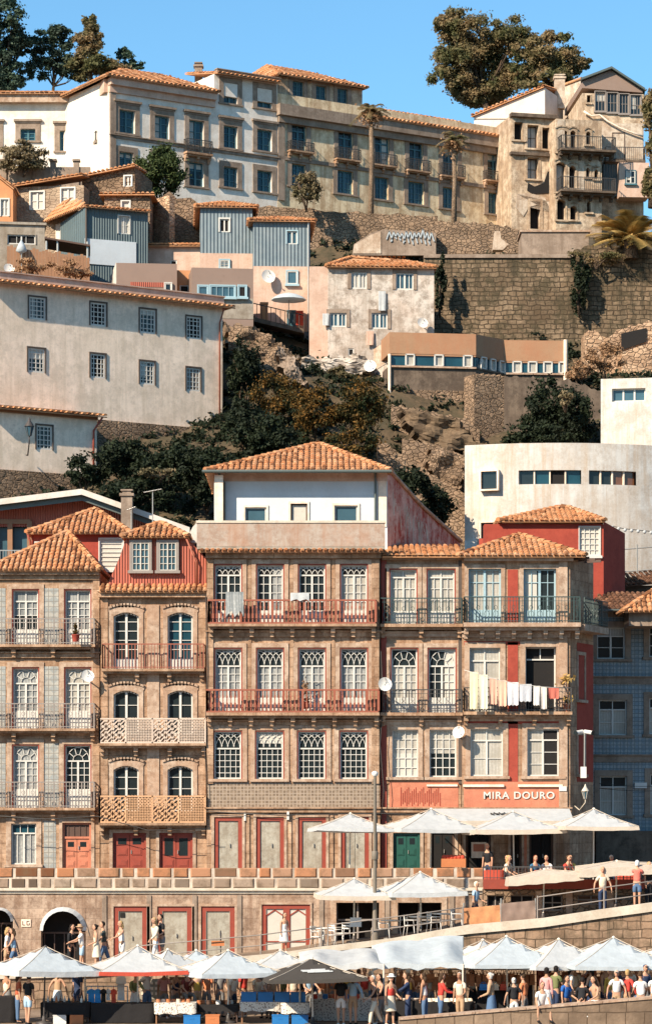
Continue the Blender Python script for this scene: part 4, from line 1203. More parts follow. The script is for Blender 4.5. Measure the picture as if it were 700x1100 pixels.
# --- F: blue tiled house ---------------------------------------------------------------------------
F = Fr(640, 127., 6); h = house('townhouse', 'blue tiled house in shade at the right edge with white framed windows', F, 634, 740, G_R)
for x0, x1, y0, y1 in ((641, 671, 674, 708), (643, 673, 752, 790), (644, 673, 834, 876), (697, 727, 672, 706), (697, 727, 750, 789), (698, 727, 832, 875)):
    win(h, F, x0, y0, x1, y1, 2, 2, .28, 'half', 0, gm='glass' if y0 < 740 else 'blind', top_gm='glass', sur=.26, sm='granite_grey', r=.15)
for y in (728, 812, 656):
    band(h, F, 634, 740, y, y+7, .06, 'granite_grey', 'string_course')
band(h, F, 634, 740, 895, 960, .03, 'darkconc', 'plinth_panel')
wall(h, F, F.s(632), F.s(740), ZS, F.z(680, 657), 'bluetile', 7)
z = F.z(670, 656); q = MB(); roof_plane(q, [F.w(F.s(632), .5, z), F.w(F.s(740), .5, z), F.w(F.s(740), -2.5, z+1.), F.w(F.s(655), -2.5, z+1.)]); q.build('roof', M['roofdark'], h)
q = MB(); q.tube(F.w(F.s(632), .6, z-.03), F.w(F.s(740), .6, z-.03), .06); q.build('gutter', M['gutter'], h)
band(h, F, 681, 694, 841, 847, .12, 'dish', 'street_sign')
q = MB()
for dy in (0, 5):
    q.path([F.w(F.s(x), .6+.1*(x > 660), F.z(650, y+dy)) for x, y in ((640, 842), (660, 844), (680, 845), (700, 845), (720, 842))], .012, 4)
tag(q.build('cable', M['iron']), 'thin black cables strung across the blue tiled house', 'cable')
F = Fr(690, 124.5, 0); q_ = thing('rooftop_house', 'low dormer with a bright orange tiled roof above the blue tiled house', 'rooftop house', F.w(F.s(700), -1, F.z(690, 665)))
q = MB(); q.fbox(F, F.s(676), F.s(730), -2.4, -.3, F.z(690, 672), F.z(690, 656)); q.build('wall', M['granite_grey'], q_)
zr = F.z(690, 657); hip_roof(q_, F, F.s(668), F.s(752), .1, -2.9, zr, (F.s(706), -1.5, zr+1.05), (F.s(716), -1.5, zr+1.05))
F = Fr(690, 134); q_ = thing('shed_roof', 'dark tiled shed roof above the orange dormer at the right edge', 'shed', F.w(F.s(690), -1, F.z(690, 650)))
q = MB(); q.fbox(F, F.s(663), F.s(740), -3, 0, F.z(690, 668), F.z(690, 629)); q.build('wall', M['darkconc'], q_)
q = MB(); z = F.z(690, 629); roof_plane(q, [F.w(F.s(656), .5, z-.1), F.w(F.s(745), .5, z+.3), F.w(F.s(745), -3, z+1.1), F.w(F.s(662), -3, z+.5)]); q.build('roof', M['roofdark'], q_)
q = MB()
for x in (664, 690, 720):
    q.tube(F.w(F.s(x), -2.5, z), F.w(F.s(x), -2.5, z+2.2), .035)
for k in (1.1, 2.2):
    q.tube(F.w(F.s(660), -2.5, z+k-.3), F.w(F.s(740), -2.5, z+k), .03)
tag(q.build('roof_railing', M['metal']), 'thin metal railing on the roof terrace beside the red house', 'railing')
# ================================================================== behind the riverside roofs
# --- modern house with a white roof edge ------------------------------------------------------
F = Fr(100, 136.); h = thing('modern_house', 'low modern house with a long white roof edge and glass corner behind the leftmost roofs', 'house', F.w(F.s(100), -3, 19))
q = MB(); Z = lambda x, y: F.z(x, y)
top = [(-30, 542), (0, 539), (90, 528), (205, 569)]
f = [F.w(F.s(x), 1.2, Z(x, y)) for x, y in top]; bk = [F.w(F.s(x), -9, Z(x, y)+.3) for x, y in top]; dn = [p-Vector((0, 0, .28)) for p in f]
for i in range(3):
    q.face([dn[i], dn[i+1], f[i+1], f[i]]); q.face([f[i], f[i+1], bk[i+1], bk[i]], 1); q.face([dn[i], bk[i]-Vector((0, 0, .3)), bk[i+1]-Vector((0, 0, .3)), dn[i+1]], 2)
q.build('roof', ['whitewall', 'gutter', 'gutter'], h)
q = MB(); f2 = [F.w(F.s(x), .9, Z(x, y)-.28) for x, y in top]
for i in range(3):
    q.face([f2[i]-Vector((0, 0, .26)), f2[i+1]-Vector((0, 0, .26)), f2[i+1], f2[i]])
q.build('fascia', M['gutter'], h)
q = MB(); q.face([F.w(F.s(-30), 0, 19), F.w(F.s(-14), 0, 19), F.w(F.s(-14), 0, Z(0, 546)), F.w(F.s(-30), 0, Z(-30, 548))])
q.face([F.w(F.s(33), 0, 19), F.w(F.s(206), 0, 19), F.w(F.s(206), 0, Z(205, 575)), F.w(F.s(90), 0, Z(90, 534)), F.w(F.s(33), 0, Z(33, 541))])
q.face([F.w(F.s(-14), 0, Z(0, 566)), F.w(F.s(33), 0, Z(33, 566)), F.w(F.s(33), 0, Z(33, 541)), F.w(F.s(-14), 0, Z(-14, 546))])
q.fbox(F, F.s(206)-.1, F.s(206), -8, 0, 19, Z(205, 575)); q.build('wall', M['redcorr'], h)
q = MB(); q.face([F.w(F.s(-14), -.3, 19), F.w(F.s(33), -.3, 19), F.w(F.s(33), -.3, Z(33, 566)), F.w(F.s(-14), -.3, Z(0, 566))]); q.build('glazing', M['skyglass'], h)
q = MB()
for x in (11, 32, -10):
    q.fbox(F, F.s(x)-.12, F.s(x)+.12, -.2, .15, 19, Z(20, 560))
q.fbox(F, F.s(-14), F.s(33), -.2, .1, Z(20, 563), Z(20, 558)); q.build('post', M['woodbrown'], h)
q = MB(); rail(q, F, F.s(-14), F.s(33), .6, Z(10, 606), Z(10, 592), 'plain'); q.build('railing', M['metal'], h)
# chimneys and aerials
def chimney(name, label, px, pyb, pyt, Y, wpx, mat='rubble', cap=True, depth=.6):
    F = Fr(px, Y); t = thing(name, label, 'chimney', F.w(0, 0, F.z(px, pyb))); q = MB(); a = wpx*K*Y/2; zt = F.z(px, pyt); zb = F.z(px, pyb)
    q.fbox(F, -a, a, -depth, 0, zb-1.2, zt-.25); q.build('shaft', M[mat], t); q = MB(); q.fbox(F, -a-.08, a+.08, -depth-.08, .08, zt-.25, zt-.12)
    q.fbox(F, -a+.06, a-.06, -depth+.06, -.06, zt-.12, zt); q.fbox(F, -a-.02, a+.02, -depth, 0, zt, zt+.07); q.build('cap', M[mat], t); return t
chimney('chimney', 'squat stone chimney behind the red clad attic', 136, 578, 527, 134, 12, 'granite_grey')
def aerial(label, px, pyb, pyt, Y, arm=.8):
    F = Fr(px, Y); zb, zt = F.z(px, pyb), F.z(px, pyt); t = thing('aerial', label, 'aerial', F.w(0, 0, zb)); q = MB()
    q.tube(F.w(0, 0, zb-.3), F.w(0, 0, zt), .03, .025, 6); q.build('mast', M['metal'], t); q = MB(); q.tube(F.w(-arm*.5, 0, zt-.08), F.w(arm*.5, .1, zt+.06), .02, .02, 5)
    for i in range(6):
        s = -arm*.5+arm*i/5; q.tube(F.w(s, -.25, zt-.08+.14*i/5), F.w(s, .25, zt-.08+.14*i/5), .012, .012, 4)
    q.build('antenna_rods', M['metal'], t); return t
aerial('thin television aerial standing on the red attic roof', 164, 566, 527, 124, .8)
aerial('short bent aerial mast beside the squat stone chimney', 141, 572, 546, 125.5, .4)
# white corner bit left of the central terrace
F = Fr(212, 121.5); t_ = thing('gable_wall', 'small white gable end wedged beside the stained terrace parapet', 'wall', F.w(0, 0, F.z(212, 583)))
q = MB(); clad_poly(q, F, [(198, 583), (214, 583), (214, 558), (207, 566)], .4); q.build('gable', M['whitewall'], t_)

# ================================================================== buildings on the slope
def block(name, label, cat, F, px0, px1, pyt, pyb, depth, mat, wins=(), roof=None, side=None, group=None, roofm='roof', z0=None, rh=1.2, ov=.3, wk={}, pitch=.27, top=0.):
    """a plain house body on frame F with windows [(x0,y0,x1,y1,{...})]"""
    s0, s1 = F.s(px0), F.s(px1); z1 = F.z(px0, pyt); z0 = F.z(px0, pyb)-1.5 if z0 is None else z0
    h = thing(name, label, cat, F.w((s0+s1)/2, 0, z0), group)
    for wn in wins:
        kw = dict(cols=2, rows=2, sur=.08, sm='white', gm='glass', r=.1, leaf=True, sill=False); kw.update(wk); kw.update(wn[4] if len(wn) > 4 else {})
        win(h, F, *wn[:4], **kw)
    wall(h, F, s0, s1, z0, z1, mat, depth)
    if roof == 'hip':
        W = s1-s0; hip_roof(h, F, s0-ov, s1+ov, ov, -depth-ov, z1, (s0+min(W, depth)*.45, -depth/2, z1+rh), (s1-min(W, depth)*.45, -depth/2, z1+rh), roofm, pitch)
    elif roof == 'shed':
        q = MB(); roof_plane(q, [F.w(s0-ov, ov, z1), F.w(s1+ov, ov, z1), F.w(s1+ov, -depth, z1+rh), F.w(s0-ov, -depth, z1+rh)], pitch); q.build('roof', M[roofm], h)
    elif roof == 'flat':
        q = MB(); q.fbox(F, s0-.1, s1+.1, -depth-.1, .12, z1, z1+.14); q.build('roof_edge', M['concrete'], h)
    return h


# --- long white house and its low neighbour -----------------------------------------------------
F = Fr(0, 146., 33)
WK = dict(cols=4, rows=5, sur=.07, sm='pipe', gm='glass', r=.08, leaf=False, fw=.09, bw=.04)
sash = lambda x0, y0, x1, y1, lo: (x0, y0, x1, y1, dict(gm=lo, top_gm='glass', rows=5))
h = block('long_house', 'long cream white house with two rows of small sash windows on the slope', 'house', F, -20, 239, 301.5, 462, 9, 'cream',
          [(31, 319, 49, 343, WK), (97, 325, 114, 350, {**WK, 'gm': 'void'}), (150, 332, 167, 358, WK), (200, 340, 216, 364, {**WK, 'gm': 'void'}),
           (30, 374, 48, 400, WK), (97, 380, 113, 406, {**WK, 'gm': 'void'}), (150, 388, 166, 413, WK), (200, 395, 215, 420, {**WK, 'gm': 'brownglass'})], None)
zt = F.z(0, 303); s0, s1 = F.s(-20), F.s(239)
band(h, F, -20, 239, 305, 312, .16, 'pinkish', 'cornice')
q = MB(); roof_plane(q, [F.w(s0, .55, zt-.05), F.w(s1+.5, .55, zt-.05), F.w(s1-1, -4.4, zt+1.15), F.w(s0, -4.4, zt+1.15)], .3); roof_plane(q, [F.w(s1+.5, -9.5, zt-.05), F.w(s0, -9.5, zt-.05), F.w(s0, -4.4, zt+1.15), F.w(s1-1, -4.4, zt+1.15)], .3)
q.face([F.w(s1+.5, .55, zt-.05), F.w(s1+.5, -9.5, zt-.05), F.w(s1-1, -4.4, zt+1.15)]); ridge(q, F.w(s0, -4.4, zt+1.15), F.w(s1-1, -4.4, zt+1.15)); q.build('roof', M['roof'], h)
q = MB(); q.path([F.w(s1-.15, .45, zt-.1), F.w(s1-.25, .12, zt-.9), F.w(s1-.25, .1, zt-7.4)], .05, 6); q.build('downpipe', M['rustrail'], h)
F = Fr(0, 143., 33)
h = block('low_house', 'low cream house with one barred window and a red downpipe below the long house', 'house', F, -20, 104, 438, 502, 5, 'cream', [(39, 457, 56, 483, WK)], None)
zt = F.z(0, 438); s0, s1 = F.s(-20), F.s(104); q = MB(); roof_plane(q, [F.w(s0, .5, zt-.05), F.w(s1+.35, .5, zt-.05), F.w(s1+.35, -3.2, zt+.5), F.w(s0, -3.2, zt+.5)], .3); q.build('roof', M['roof'], h)
band(h, F, -20, 104, 440, 446, .14, 'woodbrown', 'cornice')
q = MB(); q.path([F.w(s1+.1, .45, zt-.1), F.w(s1-.25, .12, zt-.8), F.w(s1-.25, .1, zt-2.9)], .06, 6); q.build('downpipe', M['redpaint'], h)
lantern('street_lantern', 'black street lantern on a curled bracket of the low cream house', F.w(F.s(22), 1.0, F.z(22, 470)), 'darkpole', 1.5, Vector((-.25, .8, -.9)))
t_ = thing('stone_wall', 'long rubble wall under the low cream house at the left edge', 'wall', F.w(0, 0, 23)); q = MB(); q.fbox(F, s0, s1-.3, -1., .15, 22, F.z(10, 503)-.1); q.build('masonry', M['rubble'], t_)
F = Fr(150, 149.3, 33); t_ = thing('stone_wall', 'dark stone footing under the long cream house', 'wall', F.w(0, 0, 26)); q = MB(); q.fbox(Fr(0, 146, 33), Fr(0, 146, 33).s(60), Fr(0, 146, 33).s(238), -1, .25, 24.5, Fr(0, 146, 33).z(150, 455)); q.build('masonry', M['rubble'], t_)

# --- wing with the orange band ------------------------------------------------------------------
Fw = Fr(418, 158., 8); h = thing('terrace_house', 'long low house with an orange band over a window strip on stone footings', 'house', Fw.w(3, 0, 30))
sA = Fw.s(511); Fb = Fw.end(sA, 50); sB = Fb.s(541); Fc = Fb.end(sB, 4); sC = Fc.s(607)
Fl = Fr(401, 161.5, -55); sL = Fl.s(418)
z_top = Fw.z(418, 357.5); z_b = Fw.z(418, 380); z_w = Fw.z(418, 392); z_c = Fw.z(418, 412); z_d = Fw.z(418, 440)
def strip(F, s0, s1, zt, n, dark=()):
    wall_q = MB(); wall_q.face([F.w(s0, -.02, zt-1.25), F.w(s1, -.02, zt-1.25), F.w(s1, -.02, zt), F.w(s0, -.02, zt)]); wall_q.fbox(F, s0, s1, -3, 0, zt-1.15, zt+.05); wall_q.build('orange_band', M['terracotta_wall'], h)
    q = MB(); q.face([F.w(s0, -.1, zt-1.85), F.w(s1, -.1, zt-1.85), F.w(s1, -.1, zt-1.15), F.w(s0, -.1, zt-1.15)]); q.build('window_strip', M['tealglass'], h)
    for i in range(n):
        a = s0+(s1-s0)*(i+.55)/n; q = MB(); b = a+.55
        for r_ in ((a, a+.08, zt-1.85, zt-1.15), (b-.08, b, zt-1.85, zt-1.15), (a, b, zt-1.85, zt-1.78), (a, b, zt-1.22, zt-1.15)):
            q.fbox(F, r_[0], r_[1], -.1, .02, r_[2], r_[3])
        o = q.build('window', M['white'], h); q = MB(); q.face([F.w(a, -.085, zt-1.8), F.w(b, -.085, zt-1.8), F.w(b, -.085, zt-1.2), F.w(a, -.085, zt-1.2)]); q.build('pane', M['blind'], o)
    q = MB(); q.fbox(F, s0, s1, -2.5, .03, zt-1.95, zt-1.85); q.fbox(F, s0, s1, -2.5, -.02, zt-3.2, zt-1.95); q.build('concrete_band', M['darkconc'], h)
strip(Fw, 0, sA, z_top, 3); strip(Fb, 0, sB, z_top, 3); strip(Fc, 0, sC, z_top, 4)
q = MB(); q.face([Fl.w(0, 0, z_top-1.6), Fl.w(sL, 0, z_top-1.25), Fl.w(sL, 0, z_top), Fl.w(0, 0, z_top-.35)]); q.build('end_panel', M['ruinlight'], h)  # left-facing end in a paler colour that stands in for sunlight
q = MB(); q.face([Fl.w(0, -.05, z_top-7), Fl.w(sL, -.05, z_top-7), Fl.w(sL, -.05, z_top-1.25), Fl.w(0, -.05, z_top-1.6)]); q.build('end_wall', M['mottled'], h)
q = MB(); q.fbox(Fw, 0, sA, -2.5, .02, 27, z_top-3.2); q.fbox(Fb, 0, sB, -2.5, .02, 25, z_top-3.2); q.fbox(Fc, 0, sC, -2.5, -.2, 27, z_top-3.2); q.build('footing', M['rubble'], h)
q = MB(); q.tube(Fc.w(sC, .05, z_top-2.9), Fc.w(sC, .05, z_top+.1), .12, .12, 8); q.tube(Fw.w(0, .08, z_top-5), Fw.w(0, .08, z_top-1.2), .09, .09, 8); q.build('post', M['cream'], h)
q = MB(); q.fbox(Fw, 0, sA, -.02, .12, z_top-1.94, z_top-1.84); q.fbox(Fc, 0, sC, -.02, .12, z_top-1.94, z_top-1.84); q.build('sills', M['granite_light'], h)
for (a, b, c, d, z0_, zz) in ((448, 478, 414, 438, 0, 0),):
    pass

# --- mottled two storey house with four dark framed windows --------------------------------------
F = Fr(355, 162.5, 4)
BW = dict(cols=4, rows=1, sur=.2, sm='granite_grey', gm='skyglass', r=.1, fw=.08, bw=.05)
h = block('mottled_house', 'weathered two storey house with four windows in heavy dark stone frames and an orange roof', 'house', F, 352, 466, 287, 398, 8, 'mottled',
          [(377, 292, 394, 310, {**BW, 'gm': 'blind'}), (425, 293, 444, 311, BW), (354, 336, 372, 351, BW), (399, 336, 416, 353, BW), (374, 374, 380, 382, dict(sur=0, gm='void', cols=1, rows=1, leaf=False))], None, z0=30.5)
z = F.z(400, 287); hip_roof(h, F, F.s(350), F.s(468), .35, -8.3, z, (F.s(382), -3.8, z+1.3), (F.s(440), -3.8, z+1.1), 'roof', .28)
F2 = Fr(330, 162.5, 0); h = block('narrow_house', 'narrow pinkish wall of a house joined to the mottled house', 'house', F2, 332, 354, 286, 395, 7, 'pinkish', z0=30)
q = MB()
for x, y0, y1, c in ((407, 311, 335, 'canvas'), (394, 356, 371, 'pinkish')):
    pass
F = Fr(355, 162.5, 4)
def hang(label, F, x0, x1, y0, y1, mat, d=.12, name='laundry', cat='laundry', group=None):
    q = MB(); f = []
    for a in range(6):
        for b in range(4):
            f.append(F.w(F.s(x0+(x1-x0)*a/5), d+.05*math.sin(a*2.2)*b/3+.03*b, F.z((x0+x1)/2, y0+(y1-y0)*b/3)))
    fs = [(a*4+b, a*4+b+1, (a+1)*4+b+1, (a+1)*4+b) for a in range(5) for b in range(3)]
    q.raw(f, fs, 0, True); q.raw([p+Vector((0, .02, 0)) for p in f], [x[::-1] for x in fs], 0, True)
    return tag(q.build(name, M[mat]), label, cat, group)
hang('white sheet hanging between the upper and lower windows of the mottled house', F, 406, 414, 313, 334, 'canvas')
hang('pink cloth hanging under the lower window of the mottled house', F, 393, 401, 356, 371, 'pinkish')
hang('white cloth leaning out beside the lower window of the mottled house', F, 346, 353, 337, 350, 'canvas')
tag(dish(F.w(F.s(453), .5, F.z(453, 348)), .32, (.3, -1, .3)), 'white satellite dish on the front of the mottled house', 'satellite dish')
tag(dish(Fr(397, 158).w(0, .4, Fr(397, 158).z(397, 394)), .36, (-.2, -1, .3)), 'white satellite dish low beside the end of the orange banded house', 'satellite dish')

# --- pair of grey clad houses ---------------------------------------------------------------------
F = Fr(215, 166., 3)
h = block('clad_house', 'blue grey clad upper house with one small window, taller of the clad pair', 'house', F, 215, 271, 222, 272, 6, 'slate', [(236, 235, 246, 249, dict(rows=1, gm='void'))], 'hip', rh=.9, z0=36, roofm='roof')
band(h, F, 215, 272, 272, 292, .03, 'pinkish', 'lower_storey'); win(h, Fr(215, 165.9, 3), 236, 279, 246, 288, sur=.06, sm='bluewood', r=.03, gm='skyglass', leaf=False)
F = Fr(272, 164.5, 3)
h = block('clad_house', 'blue grey clad upper house over a pink storey, lower of the clad pair', 'house', F, 272, 333, 237, 287, 6, 'slate', [(308, 248, 319, 262, dict(rows=1, gm='skyglass', sur=.06, sm='bluewood')), ], 'hip', rh=.8, z0=31)
band(h, F, 272, 334, 286, 356, .04, 'pinkish', 'lower_storey')
G2 = Fr(272, 164.4, 3); win(h, G2, 308, 291, 319, 305, sur=.06, sm='bluewood', r=.03, gm='skyglass', leaf=False, cols=1, rows=1)
door(h, G2, 308, 333, 318, 356, 'teal', None, sur=0, r=.03)
q = MB(); q.tube(F.w(F.s(331), .1, F.z(331, 238)), F.w(F.s(331), .1, F.z(331, 356)), .06, .06, 6); q.build('downpipe', M['metal'], h)
tag(dish(F.w(F.s(288), .5, F.z(288, 298)), .42, (.3, -1, .25)), 'white satellite dish on the pink storey below the grey cladding', 'satellite dish')
pz = thing('parasol', 'open pale blue parasol tilted in front of the pink storey doorway', 'parasol', F.w(F.s(309), 1.5, F.z(309, 352)))
q = MB(); c = F.w(F.s(309), 1.5, F.z(309, 322)); q.lathe(c, [(1.05, -.28), (.9, -.12), (.5, .05), (.001, .16)], 10); q.build('canopy', M['bluecanvas'], pz); q = MB(); q.tube(c, F.w(F.s(309), 1.5, F.z(309, 354)), .025); q.build('pole', M['metal'], pz)
hang('red patterned cloth hanging on the rail before the pink storey', F, 317, 325, 336, 352, 'canvasred', .8)
t_ = thing('terrace_slab', 'sloping concrete ledge with a thin rail in front of the pink storey', 'terrace', F.w(F.s(300), 1, F.z(300, 356)))
q = MB(); a = [(270, 345), (325, 358)]; f = [F.w(F.s(a[0][0]), 1.6, F.z(*a[0])), F.w(F.s(a[1][0]), 1.6, F.z(*a[1]))]; bk = [p+Vector((0, 1.8, 0)) for p in f]; dz = Vector((0, 0, .25))
q.hexa([f[0]-dz, f[1]-dz, bk[1]-dz, bk[0]-dz, f[0], f[1], bk[1], bk[0]]); q.build('slab', M['darkconc'], t_)
q = MB()
for i in range(12):
    p = f[0].lerp(f[1], i/11); q.tube(p, p+Vector((0, 0, .8)), .02, .02, 4)
q.tube(f[0]+Vector((0, 0, .8)), f[1]+Vector((0, 0, .8)), .03, .03, 4); q.build('railing', M['iron'], t_)
t_ = thing('supply_box', 'rust brown crate on the ledge left of the blue parasol', 'crate', F.w(F.s(283), 1, F.z(283, 345))); q = MB(); q.fbox(F, F.s(279), F.s(287), .6, 1.1, F.z(283, 348), F.z(283, 330)); q.fbox(F, F.s(278.5), F.s(287.5), .55, 1.15, F.z(283, 330), F.z(283, 328)); q.build('box', M['orange_house'], t_)

# --- cream house, taupe boxes ----------------------------------------------------------------------
F = Fr(143, 167., 0); h = block('cream_house', 'cream house with an orange tiled shed roof beside the blue grey clad houses', 'house', F, 143, 215, 264, 300, 4, 'pinkish', [(183, 279, 190, 286, dict(gm='void', sur=0, cols=1, rows=1, leaf=False))], 'shed', rh=.9, z0=35)
F = Fr(118, 160., 6); h = block('taupe_annex', 'taupe metal sided annex with a purple lower band and white end wall', 'annex', F, 125, 190, 282, 308, 3.5, 'taupe', [], None, z0=36)
band(h, F, 140, 176, 303, 308, .02, 'redcorr', 'lower_panel'); win(h, Fr(118, 159.9, 6), 177, 304, 184, 316, cols=1, rows=1, leaf=False, gm='glass', sur=.05, sm='white', r=.03)
q = MB(); L_ = Fr(118, 163, -70); q.face([L_.w(0, 0, 36), F.w(F.s(125), .01, 36), F.w(F.s(125), .01, F.z(125, 281)), L_.w(0, 0, F.z(125, 288))]); q.build('end_wall', M['whitewall'], h)
F = Fr(190, 161.5, 4); block('orange_porch', 'small orange porch with a dark doorway between the two taupe annexes', 'porch', F, 189, 207, 290, 316, 2, 'orange_house', [(193, 306, 203, 318, dict(gm='void', sur=0, cols=1, rows=1, leaf=False))], None, z0=35)
F = Fr(206, 159., 7); h = block('taupe_annex', 'taupe annex with a strip of pale blue windows over a grey wall', 'annex', F, 206, 272, 287, 340, 3.5, 'taupe', [], None, z0=33)
G2 = Fr(206, 158.9, 7)
for x0, x1, g_ in ((213, 223, 'skyglass'), (226, 252, 'skyglass'), (256, 264, 'void')):
    win(h, G2, x0, 307, x1, 319, cols=1 if x1-x0 < 12 else 4, rows=1, leaf=False, gm=g_, sur=.07, sm='bluewood', r=.03, fm='bluewood')
band(h, F, 206, 272, 320, 342, .02, 'concrete', 'lower_wall')

# --- teal clad house with the lit white flank --------------------------------------------------------
F = Fr(90, 164., 22); h = block('teal_house', 'dark teal clad house with a sunlit white side wall and small orange roof', 'house', F, 91, 159, 222, 262, 5, 'tealclad', [(127, 232, 139, 251, dict(rows=2, gm='shutter', sur=.05, cols=3))], None, z0=38)
band(h, F, 91, 146, 258, 285, .05, 'atticwhite', 'lower_wall'); z = F.z(91, 222)
Ls = Fr(44, 171, -53); q = MB(); L = Ls.s(90.5); q.face([Ls.w(0, 0, 36), Ls.w(L, 0, 36), Ls.w(L, 0, z-.1), Ls.w(0, 0, Ls.z(45, 243))]); q.build('side_wall', M['whitewall'], h)
q = MB(); roof_plane(q, [F.w(F.s(90), .3, z), F.w(F.s(161), .3, z), F.w(F.s(158), -4, z+.8), F.w(F.s(96), -3, z+.9)], .28)
roof_plane(q, [Ls.w(0, .3, Ls.z(45, 242)), F.w(F.s(89.5), .3, z), F.w(F.s(96), -3, z+.9), Ls.w(0, -3, Ls.z(45, 237))], .28); q.build('roof', M['roof'], h)
q = MB(); q.tube(F.w(F.s(92), .1, z), F.w(F.s(92), .1, z-3), .06, .06, 6); q.build('downpipe', M['pipe'], h)

# --- stone houses upper left ---------------------------------------------------------------------------
F = Fr(15, 170., -8)
h = block('stone_house', 'sunlit rubble house with two white framed windows under a long tile edge', 'house', F, 14, 90, 201, 250, 6, 'stonehouse', [(33, 206, 47, 225, dict(gm='shutter', cols=2)), (66, 202, 80, 221, dict(gm='shutter', cols=2))], None, z0=38)
q = MB(); roof_plane(q, [F.w(F.s(10), .4, F.z(14, 201)), F.w(F.s(90), .4, F.z(90, 190)+.1), F.w(F.s(90), -3, F.z(90, 190)+.6), F.w(F.s(10), -3, F.z(14, 201)+.5)], .28); q.build('roof', M['roof'], h)
F = Fr(90, 171., -10); h = block('stone_house', 'brown rubble gable wall with a small white window rising towards the evergreen bush', 'house', F, 88, 145, 197, 250, 5, 'rubble', [(134, 189, 141, 200, dict(gm='shutter', cols=2, rows=1))], None, z0=40)
q = MB(); clad_poly(q, Fr(90, 171.05, -10), [(88, 198), (145, 198), (145, 178), (88, 190)], 4.5); q.build('gable', M['rubble'], h)
q = MB(); G2 = Fr(90, 171, -10); roof_plane(q, [G2.w(G2.s(87), .35, G2.z(88, 190)), G2.w(G2.s(146), .35, G2.z(145, 178)), G2.w(G2.s(146), -3, G2.z(145, 178)+.3), G2.w(G2.s(87), -3, G2.z(88, 190)+.3)], .28); q.build('roof', M['roof'], h)
F = Fr(0, 168., 0); h = block('orange_cottage', 'small orange cottage cut by the left edge with one white window', 'house', F, -25, 14, 201, 236, 4, 'orange_house', [(1, 214, 9, 232, dict(gm='shutter'))], None, z0=40)
q = MB(); clad_poly(q, Fr(0, 168.02, 0), [(-25, 202), (14, 202), (-4, 188)], 3.9); q.build('gable', M['orange_house'], h)
q = MB(); G2 = Fr(0, 168.1, 0); roof_plane(q, [G2.w(G2.s(16), .3, G2.z(14, 203)), G2.w(G2.s(16), -4, G2.z(14, 203)), G2.w(G2.s(-4), -4, G2.z(-4, 187)), G2.w(G2.s(-4), .3, G2.z(-4, 187))], .28); q.build('roof', M['roof'], h)
F = Fr(112, 168., 0); h = block('stone_shed', 'brown stone shed with a red tile edge and one pale window', 'shed', F, 112, 161, 209, 250, 4, 'rubble', [(131, 216, 139, 225, dict(gm='shutter', cols=1, rows=1, leaf=False))], 'shed', roofm='roof', rh=.35, z0=40)
F = Fr(165, 172., 5); t_ = thing('ruined_wall', 'broken stone wall ruin between the brown shed and the clad houses', 'wall', F.w(1, 0, 41)); q = MB()
clad_poly(q, F, [(162, 262), (218, 262), (218, 222), (205, 212), (190, 213), (182, 205), (172, 212), (165, 222)], 1.2); q.build('masonry', M['rubble'], t_)
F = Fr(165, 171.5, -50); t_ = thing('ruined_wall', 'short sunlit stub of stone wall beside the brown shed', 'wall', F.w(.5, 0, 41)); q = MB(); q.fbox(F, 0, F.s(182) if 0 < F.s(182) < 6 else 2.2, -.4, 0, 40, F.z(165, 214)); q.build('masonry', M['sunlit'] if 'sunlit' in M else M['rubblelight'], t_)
F = Fr(0, 160., 8); h = block('flat_shed', 'grey flat roofed shed with a long dark window at the left edge', 'shed', F, -20, 48, 240, 275, 4, 'concrete', [(8, 252, 38, 262, dict(gm='void', sur=.05, cols=3, rows=1, sm='concrete'))], 'flat', z0=37)
F = Fr(50, 160.5, 5); t_ = thing('carport', 'lean-to shelter with a thin brown roof on posts beside the grey shed', 'shelter', F.w(F.s(70), 0, 38)); q = MB(); z = F.z(50, 256)
q.hexa([F.w(F.s(48), .5, z-.1), F.w(F.s(97), .5, z-.5), F.w(F.s(97), -2.5, z-.5), F.w(F.s(48), -2.5, z-.1), F.w(F.s(48), .5, z), F.w(F.s(97), .5, z-.4), F.w(F.s(97), -2.5, z-.4), F.w(F.s(48), -2.5, z)]); q.build('roof', M['darkwood'], t_)
for x in (50, 62, 94):
    q = MB(); q.tube(F.w(F.s(x), .3, 38), F.w(F.s(x), .3, z-.2), .07); q.build('post', M['metal'], t_)
q = MB(); q.fbox(F, F.s(48), F.s(94), -2.5, -2.3, 38, z-.6); q.build('back_wall', M['darkconc'], t_)
t_ = thing('board_fence', 'rusty board fence in front of the lean-to shelter', 'fence', F.w(F.s(30), 1, 38)); q = MB()
for i in range(26):
    a = F.s(8+i*3.4); q.fbox(F, a, a+.17, 1, 1.04, 38, F.z(10, 268)+.2*math.sin(i*1.7)*.4-.02*i)
q.build('boards', M['woodbrown'], t_)
c = Fr(23, 159).w(0, 0, Fr(23, 159).z(23, 262)); t_ = thing('parasol', 'folded pale blue parasol among the dry bushes', 'parasol', c-Vector((0, 0, 1.5))); q = MB(); q.lathe(c, [(.02, .25), (.22, -.1), (.33, -.38), (.15, -.5), (.03, -.55)][::-1], 8); q.build('canopy', M['bluecanvas'], t_); q = MB(); q.tube(c, c-Vector((0, 0, 1.8)), .03); q.build('pole', M['metal'], t_)
tag(dish(Fr(10, 158).w(0, 0, Fr(10, 158).z(10, 288)), .32, (.4, -1, .5)), 'white satellite dish above the long cream house roof at the left edge', 'satellite dish')

